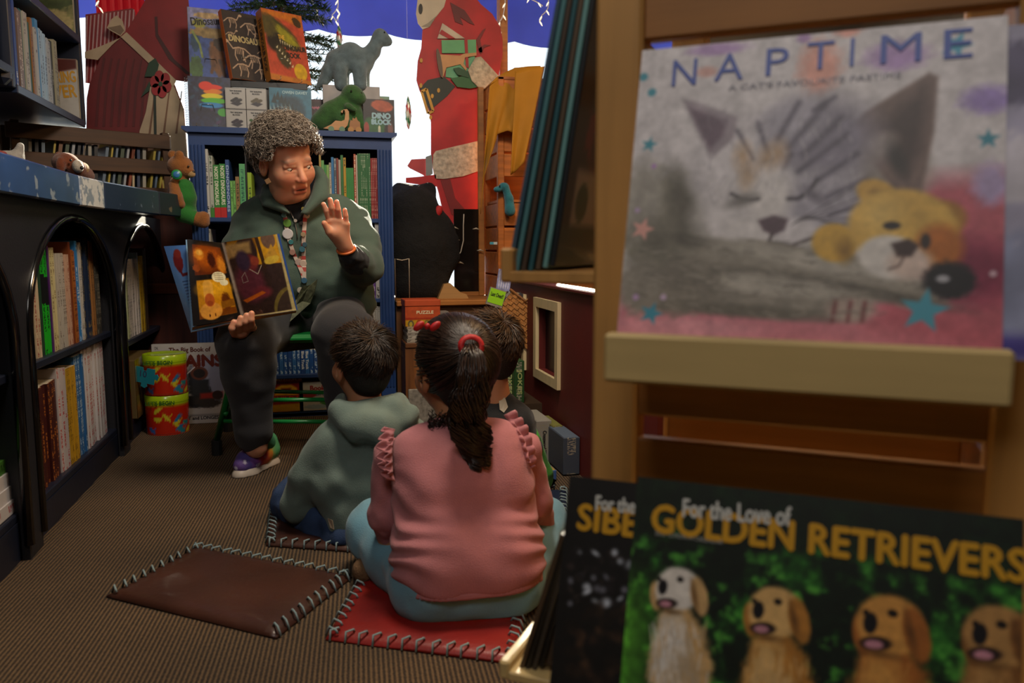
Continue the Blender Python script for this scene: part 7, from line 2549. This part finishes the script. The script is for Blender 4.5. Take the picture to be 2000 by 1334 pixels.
# ------------------------------------------------------------------ child in the grey-green hoodie
def short_hair(parent, h, n, ln, rad, c1, c2, crown=(0.05, -.55, .83), seed=1, front=.35, low=-.55, lift=.35):
    rg = np.random.default_rng(seed)
    d = dirs(n, seed)
    side_low = np.where(np.abs(d[:, 0]) > .6, -.2, low)
    keep = (d[:, 2] > np.where(d[:, 1] > front, .35, side_low)) & ~((np.abs(d[:, 0]) > .75) & (np.abs(d[:, 1] - .05) < .22) & (d[:, 2] < .1))
    d = d[keep]
    cw = np.array(crown) / np.linalg.norm(crown)
    fl = d - cw * (d @ cw)[:, None]
    fl -= d * np.sum(fl * d, 1)[:, None]
    nn = np.linalg.norm(fl, axis=1)[:, None]
    fl = fl / (nn + 1e-6)
    sw_ = np.cross(d, fl)
    cl = vnoise(d[:, 0] * 7 + 9, d[:, 1] * 7 + 9, seed, d[:, 2] * 7 + 9) - .5
    fl = fl + sw_ * (cl * 1.6 + .35)[:, None] + rg.normal(size=d.shape) * .12
    m = 5
    t = np.linspace(0, 1, m)[None, :, None]
    L_ = (ln * np.clip(.55 + .6 * (d[:, 2] + .3), .25, 1.25) * rg.uniform(.75, 1.15, len(d)))[:, None, None]
    b0 = scalp(h, d, .002)[:, None]
    pth = b0 + d[:, None] * (lift * L_ * t * (1.2 - .75 * t) + .004) + fl[:, None] * L_ * t
    # keep above the scalp
    k_, m_ = pth.shape[:2]
    return hair_obj('hair', parent, world(h, pth.reshape(-1, 3)).reshape(k_, m_, 3), np.full(k_, rad), c1, c2, .4, seed)


def hair_cap(parent, h, c, grow=.004, front=.05):
    b = Body(.01)
    k = h.k
    b.ell(h.P(0, -.012, .03), [(.079 + grow) * k, (.098 + grow) * k, (.088 + grow) * k], h.R.to_4x4())
    b.ell(h.P(0, -.055, -.02), [.066 * k, .05 * k, .07 * k], h.R.to_4x4(), .02)
    b.ell(h.P(0, .12, -.045), [.12 * k, .1 * k, .1 * k], h.R.to_4x4(), .01, True)
    for s_ in (-1, 1):
        b.ell(h.P(s_ * .085, .02, -.03), [.03 * k, .035 * k, .05 * k], h.R.to_4x4(), .01, True)
    V, Q = b.mesh(.004)
    return link('hair_cap', npmesh(V - V3(parent.location), Q), mat(c, .6, bump=(220, .6)), parent)


bo = thing('person', 'child in grey-green hoodie with short dark hair seen from behind', 'person', A(690, 1060, Z=0))
bh = Head(A(706, 712, Y=2.17), (-.42, .88, .12), .0, .87)
NB = A(715, 815, Y=2.15)
hvb = bh.build(NB, .05, True).mesh(.003)
SKB = 'b98260'
q = lambda x, y, Y: A(x, y, Y=Y)
tb_ = Body(.04).chain([NB, q(720, 900, 2.14), q(715, 1040, 2.13)], [.05, .065, .075]).chain([q(640, 880, 2.15), q(590, 983, 2.2), q(640, 1005, 2.38)], [.04, .03, .024]).chain([q(795, 860, 2.15), q(826, 965, 2.19), q(760, 1000, 2.38)], [.04, .03, .024])
tb_.chain([q(640, 1005, 2.38), q(665, 1000, 2.43)], [.026, .018]).chain([q(760, 1000, 2.38), q(735, 1000, 2.43)], [.026, .018])
JL = [q(690, 1045, 2.12), q(578, 985, 2.30), q(640, 985, 2.5)]
JR = [q(760, 1045, 2.12), q(850, 1000, 2.30), q(790, 985, 2.5)]
tb_.chain(JL, [.07, .05, .04]).chain(JR, [.07, .05, .04])
tvb = tb_.mesh(.009)
person_body(bo, [(hvb[0], hvb[1], bh.colours(hvb[0], SKB, '8a4a40', '1a1412')), (tvb[0], tvb[1], SKB)])
bh.eyes(bo)
HOOD = KNIT('62736c', 380)
hz_ = Body(.035)
hz_.chain([q(660, 870, 2.13), q(775, 850, 2.13)], [.072, .072]).chain([q(665, 940, 2.12), q(765, 930, 2.12)], [.088, .09]).chain([q(690, 1010, 2.11), q(765, 1005, 2.11)], [.082, .085])
hz_.chain([q(632, 882, 2.14), q(606, 935, 2.15), q(588, 982, 2.19), q(632, 1005, 2.34)], [.056, .054, .052, .04], .02).chain([q(800, 855, 2.14), q(828, 960, 2.18), q(770, 1000, 2.34)], [.056, .052, .04], .02)
# hood lying on the back
hz_.chain([q(662, 800, 2.10), q(700, 832, 2.055), q(745, 838, 2.05), q(795, 812, 2.09)], [.03, .036, .038, .034], .02).chain([q(662, 796, 2.12), q(672, 778, 2.16)], [.026, .018], .015).chain([q(798, 808, 2.10), q(778, 782, 2.16)], [.03, .02], .015).chain([q(690, 808, 2.09), q(770, 800, 2.09)], [.03, .034], .02).cap(q(768, 790, 2.12), q(745, 800, 2.10), .03, .03, .02)
hz_.ell(q(712, 782, 2.165), (.058, .055, .03), None, .012, True)
hoo, hob = garment('hoodie', hz_, HOOD, bo, .0055, warp=wrinkle(26, 22, .016, 6))
hem = Body(.02).chain([q(672, 1052, 2.06), q(700, 1062, 2.045), q(760, 1062, 2.045)], [.032, .034, .036])
garment('hem_band', hem, KNIT('4b5a52', 500), bo, .005, warp=lambda x, y, z: .0025 * np.sin(x * 700 + y * 300) + 0 * z)
sheet('side_tag', [(641, 1012), (650, 1016), (653, 1034), (646, 1030)], mat('a8937c', .7), [hob], bo, .002, .002)
JEAN = mat('24395c', .85, bump=(420, .4), var=(18, .22))
je = Body(.03).chain([q(690, 1048, 2.12), q(640, 1020, 2.18), q(580, 978, 2.30), q(640, 985, 2.48)], [.082, .076, .068, .055]).chain([q(760, 1048, 2.12), q(850, 1000, 2.30), q(790, 985, 2.48)], [.082, .068, .055]).chain([q(690, 1050, 2.10), q(760, 1050, 2.10)], [.085, .085])
V_, Q_ = je.mesh(.006, warp=wrinkle(34, 34, .016, 5))
V_[:, 2] = np.maximum(V_[:, 2], .014)
link('jeans', npmesh(V_ - V3(bo.location), Q_), JEAN, bo)
hair_cap(bo, bh, '15100d', .006)
short_hair(bo, bh, 9000, .036, .0011, '120d0a', '4a3524', seed=4, lift=.45)

# ------------------------------------------------------------------ second child, half hidden
b2 = thing('person', 'child in dark shirt with short brown hair, half hidden behind the ponytail', 'person', A(990, 1010, Z=0))
h2_ = Head(A(952, 685, Y=2.34), (-.62, .76, .05), .0, .92)
NC = A(968, 795, Y=2.33)
hvc = h2_.build(NC, .05, True).mesh(.0035)
t2_ = Body(.04).chain([NC, q(965, 880, 2.34), q(960, 990, 2.32)], [.05, .085, .095]).chain([q(1015, 830, 2.33), q(1050, 930, 2.36), q(1010, 970, 2.5)], [.042, .034, .026]).chain([q(905, 830, 2.33), q(880, 930, 2.36), q(900, 970, 2.5)], [.042, .034, .026])
t2_.chain([q(1000, 1000, 2.32), q(1050, 965, 2.46), q(980, 970, 2.62)], [.07, .05, .04]).chain([q(930, 1000, 2.32), q(880, 965, 2.46), q(950, 970, 2.62)], [.07, .05, .04])
tvc = t2_.mesh(.01)
person_body(b2, [(hvc[0], hvc[1], h2_.colours(hvc[0], SKB, '8a4a40', '2a1c14')), (tvc[0], tvc[1], SKB)])
h2_.eyes(b2)
g2_ = Body(.035).chain([q(935, 832, 2.33), q(1000, 826, 2.33)], [.07, .07]).chain([q(930, 900, 2.33), q(1005, 900, 2.33)], [.085, .085]).chain([q(935, 990, 2.31), q(990, 990, 2.31)], [.085, .085]).chain([q(1010, 832, 2.33), q(1028, 868, 2.34)], [.05, .05], .02).cap(NC, q(966, 820, 2.33), .055, .06)
o, g2b = garment('shirt', g2_, KNIT('11151a'), b2, .006, warp=wrinkle(30, 30, .012, 2))
sheet('shirt_print', [(974, 780), (986, 776), (992, 795), (984, 806), (976, 800)], mat('a8a294', .7), [g2b], b2, .002, .001)
g3_ = Body(.02).chain([q(1026, 862, 2.335), q(1052, 935, 2.36), q(1022, 968, 2.48)], [.05, .045, .034])
garment('sleeve', g3_, KNIT('3f8f2c'), b2, .005, warp=wrinkle(40, 40, .014, 8))
g4_ = Body(.03).chain([q(1000, 1000, 2.33), q(1046, 968, 2.45), q(980, 970, 2.6)], [.078, .058, .05]).chain([q(930, 1000, 2.33), q(880, 968, 2.45), q(950, 970, 2.6)], [.078, .058, .05]).chain([q(930, 1002, 2.31), q(1000, 1002, 2.31)], [.08, .08])
V_, Q_ = g4_.mesh(.008)
V_[:, 2] = np.maximum(V_[:, 2], .014)
link('trousers', npmesh(V_ - V3(b2.location), Q_), mat('1c2430', .85, bump=(420, .3)), b2)
hair_cap(b2, h2_, '1f150e', .006)
short_hair(b2, h2_, 8000, .034, .0012, '1c120b', '6a4a2c', seed=9, lift=.45)

# ------------------------------------------------------------------ girl in pink with ponytail
gi = thing('person', 'child in pink ruffled top and pale blue leggings with dark ponytail, seen from behind', 'person', A(890, 1235, Z=0))
gh = Head(A(886, 722, Y=1.735), (-.36, .92, .05), .0, .96)
NG = A(895, 850, Y=1.69)
hvg = gh.build(NG, .048, True).mesh(.003)
SKG = 'b07a56'
tg_ = Body(.04).chain([NG, q(895, 930, 1.67), q(905, 1060, 1.62), q(910, 1125, 1.61)], [.048, .065, .07, .08])
AS = {}
for s_, pts in ((-1, [(768, 895, 1.70), (760, 1000, 1.70), (775, 1065, 1.76), (830, 1050, 1.98)]), (1, [(1020, 880, 1.70), (1040, 980, 1.72), (1048, 1015, 1.80), (990, 1030, 2.0)])):
    AS[s_] = [q(*v) for v in pts]
    tg_.chain(AS[s_], [.038, .034, .032, .022])
    tg_.cap(AS[s_][-1], AS[s_][-1] + Vector((.0, .06, 0)), .022, .016)
LG = {-1: [q(845, 1125, 1.64), q(742, 1040, 1.88), q(830, 1040, 2.06)], 1: [q(975, 1125, 1.64), q(1050, 1030, 1.88), q(960, 1040, 2.06)]}
for s_ in (-1, 1):
    tg_.chain(LG[s_], [.08, .05, .036])
tvg = tg_.mesh(.008)
person_body(gi, [(hvg[0], hvg[1], gh.colours(hvg[0], SKG, '8a4a40', '1a1210')), (tvg[0], tvg[1], SKG)])
gh.eyes(gi)
LEGM = mat('6596ab', .8, bump=(350, .25), var=(9, .08), sheen=.2)
lg_ = Body(.035).chain([q(850, 1132, 1.615), q(975, 1132, 1.615)], [.100, .100])
for s_ in (-1, 1):
    lg_.chain(LG[s_], [.08, .066, .045])
lg_.chain([q(838, 1122, 1.68), q(784, 1085, 1.77), q(738, 1035, 1.88)], [.084, .074, .068]).chain([q(985, 1122, 1.68), q(1022, 1080, 1.76), q(1052, 1022, 1.88)], [.08, .072, .068])
V_, Q_ = lg_.mesh(.0055, warp=wrinkle(30, 30, .008, 5))
V_[:, 2] = np.maximum(V_[:, 2], .016)
link('leggings', npmesh(V_ - V3(gi.location), Q_), LEGM, gi)
lgb = BVHTree.FromPolygons(V_.tolist(), Q_.tolist())
for x, y, r, c_ in ((1052, 1070, 7, 'a8a43a'), (1044, 1074, 5, '8f9a3a'), (1050, 1096, 7, 'b98a84'), (1042, 1102, 6, 'b08078'), (1053, 1086, 4, '3a4a54')):
    sheet('embroidered_petal', [(x + r * math.cos(k * PI / 3), y + r * .7 * math.sin(k * PI / 3)) for k in range(6)], mat(c_, .8), [lgb], gi, .0015, .001)
PINK = KNIT('ad6d72', 420)
gt = Body(.035).chain([q(830, 895, 1.68), q(965, 882, 1.68)], [.076, .076]).chain([q(845, 960, 1.655), q(965, 950, 1.655)], [.088, .09]).chain([q(856, 1050, 1.625), q(968, 1045, 1.625)], [.092, .092]).chain([q(872, 1110, 1.605), q(960, 1108, 1.605)], [.104, .106]).cap(NG, q(895, 900, 1.68), .052, .08)
gt.chain([q(862, 1085, 1.61), q(968, 1082, 1.61)], [.1, .1])
gt.ell((.285, 1.6, -.318), (.9, .9, .40), None, .006, True)
gx = V3(q(900, 1000, 1.68))


def fold(x, y, z):
    sd = np.clip(np.abs(x - gx[0]) / .13, 0, 1) ** 2
    ph = z * 150 + 22 * np.abs(x - gx[0]) * np.sign(x - gx[0]) + 2.5 * np.sin(y * 30 + z * 21)
    return .0042 * sd * np.sin(ph) * np.clip((.34 - z) * 8, .1, 1) + .0015 * np.sin(x * 60 + z * 40) + 0 * y


garment('ruffled_top', gt, PINK, gi, .005, warp=fold)
for s_ in (-1, 1):
    sl_ = Body(.02).chain(AS[s_], [.044, .042, .04, .03])
    garment('sleeve', sl_, PINK, gi, .005, warp=wrinkle(40, 40, .008, 3))
# shoulder ruffles and scalloped hem
def ruffle(name, pts, width, waves, amp, out):
    """wavy frill along a line of room points; out: direction of its free edge"""
    n = 72
    P_ = [Vector(p) for p in pts]
    b = B()
    rows = 4
    prev = None
    for i in range(n + 1):
        t = i / n * (len(P_) - 1)
        k = min(int(t), len(P_) - 2)
        p = P_[k].lerp(P_[k + 1], t - k)
        tg = (P_[k + 1] - P_[k]).normalized()
        nrm = tg.cross(out).normalized()
        for r in range(rows):
            f = r / (rows - 1)
            w_ = math.sin(i / n * waves * 2 * PI)
            b.v.append(tuple(p + out * (width * f * (1 + .15 * w_)) + nrm * (amp * w_ * f) - gi.location))
        if i:
            a = (i - 1) * rows
            for r in range(rows - 1):
                b.f.append((a + r, a + r + 1, a + rows + r + 1, a + rows + r))
    o = b.to(name, PINK, gi, smooth=True)
    o.modifiers.new('thickness', 'SOLIDIFY').thickness = .003
    return o


ruffle('shoulder_ruffle', [q(772, 838, 1.685), q(762, 870, 1.645), q(764, 910, 1.625), q(772, 940, 1.625)], .026, 6, .007, Vector((-.85, -.35, .3)).normalized())
ruffle('shoulder_ruffle', [q(770, 846, 1.68), q(766, 880, 1.635), q(768, 925, 1.62)], .017, 5, .006, Vector((-.7, -.7, .1)).normalized())
ruffle('shoulder_ruffle', [q(985, 812, 1.70), q(1008, 840, 1.665), q(1022, 880, 1.635), q(1026, 920, 1.63)], .026, 6, .007, Vector((.8, -.3, .4)).normalized())
ruffle('shoulder_ruffle', [q(992, 825, 1.68), q(1012, 860, 1.64), q(1024, 905, 1.625)], .017, 5, .006, Vector((.7, -.7, .1)).normalized())
hl, hr_ = q(872, 1110, 1.605), q(960, 1108, 1.605)
hp_ = []
for k in range(25):
    an = PI + PI * k / 24
    c_ = hl if k < 12 else hr_
    rr = math.sqrt(.106 ** 2 - (c_.z - .084) ** 2) + .001
    hp_.append(Vector((c_.x + rr * math.cos(an), c_.y + rr * math.sin(an), .088)))
ruffle('hem_frill', hp_, .012, 30, .003, Vector((0, -.1, -1)).normalized())
# hair drawn back to the tie, then a curly tail
HC1, HC2 = '0d0806', '3a261b'
hair_cap(gi, gh, '0d0908', .010)
tie = A(919, 676, Y=1.632)
tl_ = gh.loc(V3(tie)[None])[0]
td_ = (tl_ - np.array([0, -.012, .03]))
td_ = td_ / np.array([.079, .098, .088])
td_ = td_ / np.linalg.norm(td_)
rg = np.random.default_rng(2)
d = dirs(5000, 2)
keep = (d[:, 2] > np.where(d[:, 1] > .35, .3, -.75)) & ~((np.abs(d[:, 0]) > .72) & (np.abs(d[:, 1] - .05) < .25) & (d[:, 2] < -.05))
d = d[keep]
m = 10
t = np.linspace(0, 1, m)
dd = d[:, None] * (1 - t)[None, :, None] + td_[None, None] * (t ** .9)[None, :, None]
dd = dd + (np.cross(d, td_)[:, None] * (np.sin(t * PI) * .10)[None, :, None])
dd /= np.linalg.norm(dd, axis=2, keepdims=True)
gr = .012 + .006 * rg.random((len(d), 1)) + .006 * (t[None] > .8)
pth = np.array([0, -.012, .03]) + dd * (np.array([.079, .098, .088]) + gr[..., None])
k_ = len(d)
hair_obj('hair', gi, world(gh, pth.reshape(-1, 3)).reshape(k_, m, 3), np.full(k_, .0014), HC1, HC2, .33, 3)
B().tube([tie - gi.location + Vector((.021 * math.cos(a), -.006 + .004 * math.sin(a), .018 * math.sin(a))) for a in [2 * PI * k / 16 for k in range(17)]], .008, 8, False).to('hair_tie', mat('b01216', .6, bump=(120, .3)), gi, smooth=True)
cen = [V3(q(x, y, Y)) for x, y, Y in ((918, 676, 1.635), (921, 692, 1.595), (922, 730, 1.575), (918, 775, 1.57), (912, 820, 1.575), (918, 855, 1.585), (938, 885, 1.59), (932, 908, 1.59))]
wdt = [.008, .02, .032, .036, .04, .034, .022, .012]
ns_, m = 1150, 30
t = np.linspace(0, 1, m)
ci = np.array([[np.interp(v * 7, np.arange(8), [c[k] for c in cen]) for k in range(3)] for v in t])
wi = np.interp(t * 7, np.arange(8), wdt)
r0 = np.sqrt(rg.random(ns_))
a0 = rg.uniform(0, 2 * PI, ns_)
stop = np.clip(rg.normal(.93, .1, ns_), .62, 1)
ox = (r0 * np.cos(a0))[:, None] * wi[None] * 1.0
oy = (r0 * np.sin(a0))[:, None] * wi[None] * .55
clump = rg.integers(0, 16, ns_)
cr2, ca2 = np.sqrt((np.arange(16) + .5) / 16), np.arange(16) * 2.4
pull = np.clip((t - .25) * 1.9, 0, .88)[None]
kx, ky = (cr2 * np.cos(ca2))[clump][:, None] * wi[None] * 1.15, (cr2 * np.sin(ca2))[clump][:, None] * wi[None] * .7
ox, oy = ox * (1 - pull) + kx * pull, oy * (1 - pull) + ky * pull
stop = np.clip(np.array([.8, .92, 1, .86, .95, .78, 1, .9, .84, .97, .88, 1, .82, .93, .99, .87])[clump] + rg.normal(0, .03, ns_), .6, 1)
phs = clump * 2.1
curl = np.clip((t - .3) * 1.8, 0, 1) * .02
turn = (20 + 10 * ((clump * 7) % 5) / 5)[:, None]
cx = curl[None] * np.cos(phs[:, None] + t[None] * turn)
cy = curl[None] * np.sin(phs[:, None] + t[None] * turn)
tt = t[None] * stop[:, None]
pc_ = np.stack([np.interp(tt.ravel(), t, ci[:, k]).reshape(tt.shape) for k in range(3)], -1)
pth = pc_ + np.stack([ox + cx, oy + cy * .8, rg.normal(size=(ns_, 1)) * .004 * np.ones((1, m)) + cy * .3], -1)
hair_obj('ponytail', gi, pth, np.full(ns_, .0017), HC1, HC2, .3, 6)
# stray curls at the neck
ns2 = 160
st_ = np.stack([V3(q(rg.uniform(840, 930), rg.uniform(800, 835), 1.655)) for _ in range(ns2)])
t = np.linspace(0, 1, 14)
pth = st_[:, None] + np.stack([.006 * np.sin(t[None] * 14 + rg.uniform(0, 6, (ns2, 1))), -.012 * t[None] * np.ones((ns2, 1)) + .004 * np.cos(t[None] * 14 + rg.uniform(0, 6, (ns2, 1))), -t[None] * rg.uniform(.03, .075, (ns2, 1))], -1)
hair_obj('neck_curls', gi, pth, np.full(ns2, .001), HC1, HC2, .33, 8)
# red bow clip
bcp = A(834, 637, Y=1.655)
bw = B()
for s_ in (-1, 1):
    bw.ell(Vector((s_ * .011, 0, s_ * .013)), (.008, .006, .014), 8, Matrix.Rotation(.55, 4, 'Y'))
bw.ell((0, -.003, 0), (.006, .006, .007), 8)
bw.to('hair_bow', mat('b0141a', .5), gi, T(*(bcp - gi.location), ry=.35), smooth=True)
fl_ = thing('wicker_shoe', 'woven tan shoe tucked beside the pale blue leggings', 'shoe', A(722, 1140, Z=0))
V_, Q_ = Body(.012).chain([A(722, 1140, Z=0) + Vector((-.01, .0, .034)), A(722, 1140, Z=0) + Vector((.02, .09, .034))], [.03, .026]).mesh(.005)
link('shoe_upper', npmesh(V_ - V3(fl_.location), Q_), mat('6a4f34', .9, bump=(160, .8)), fl_)
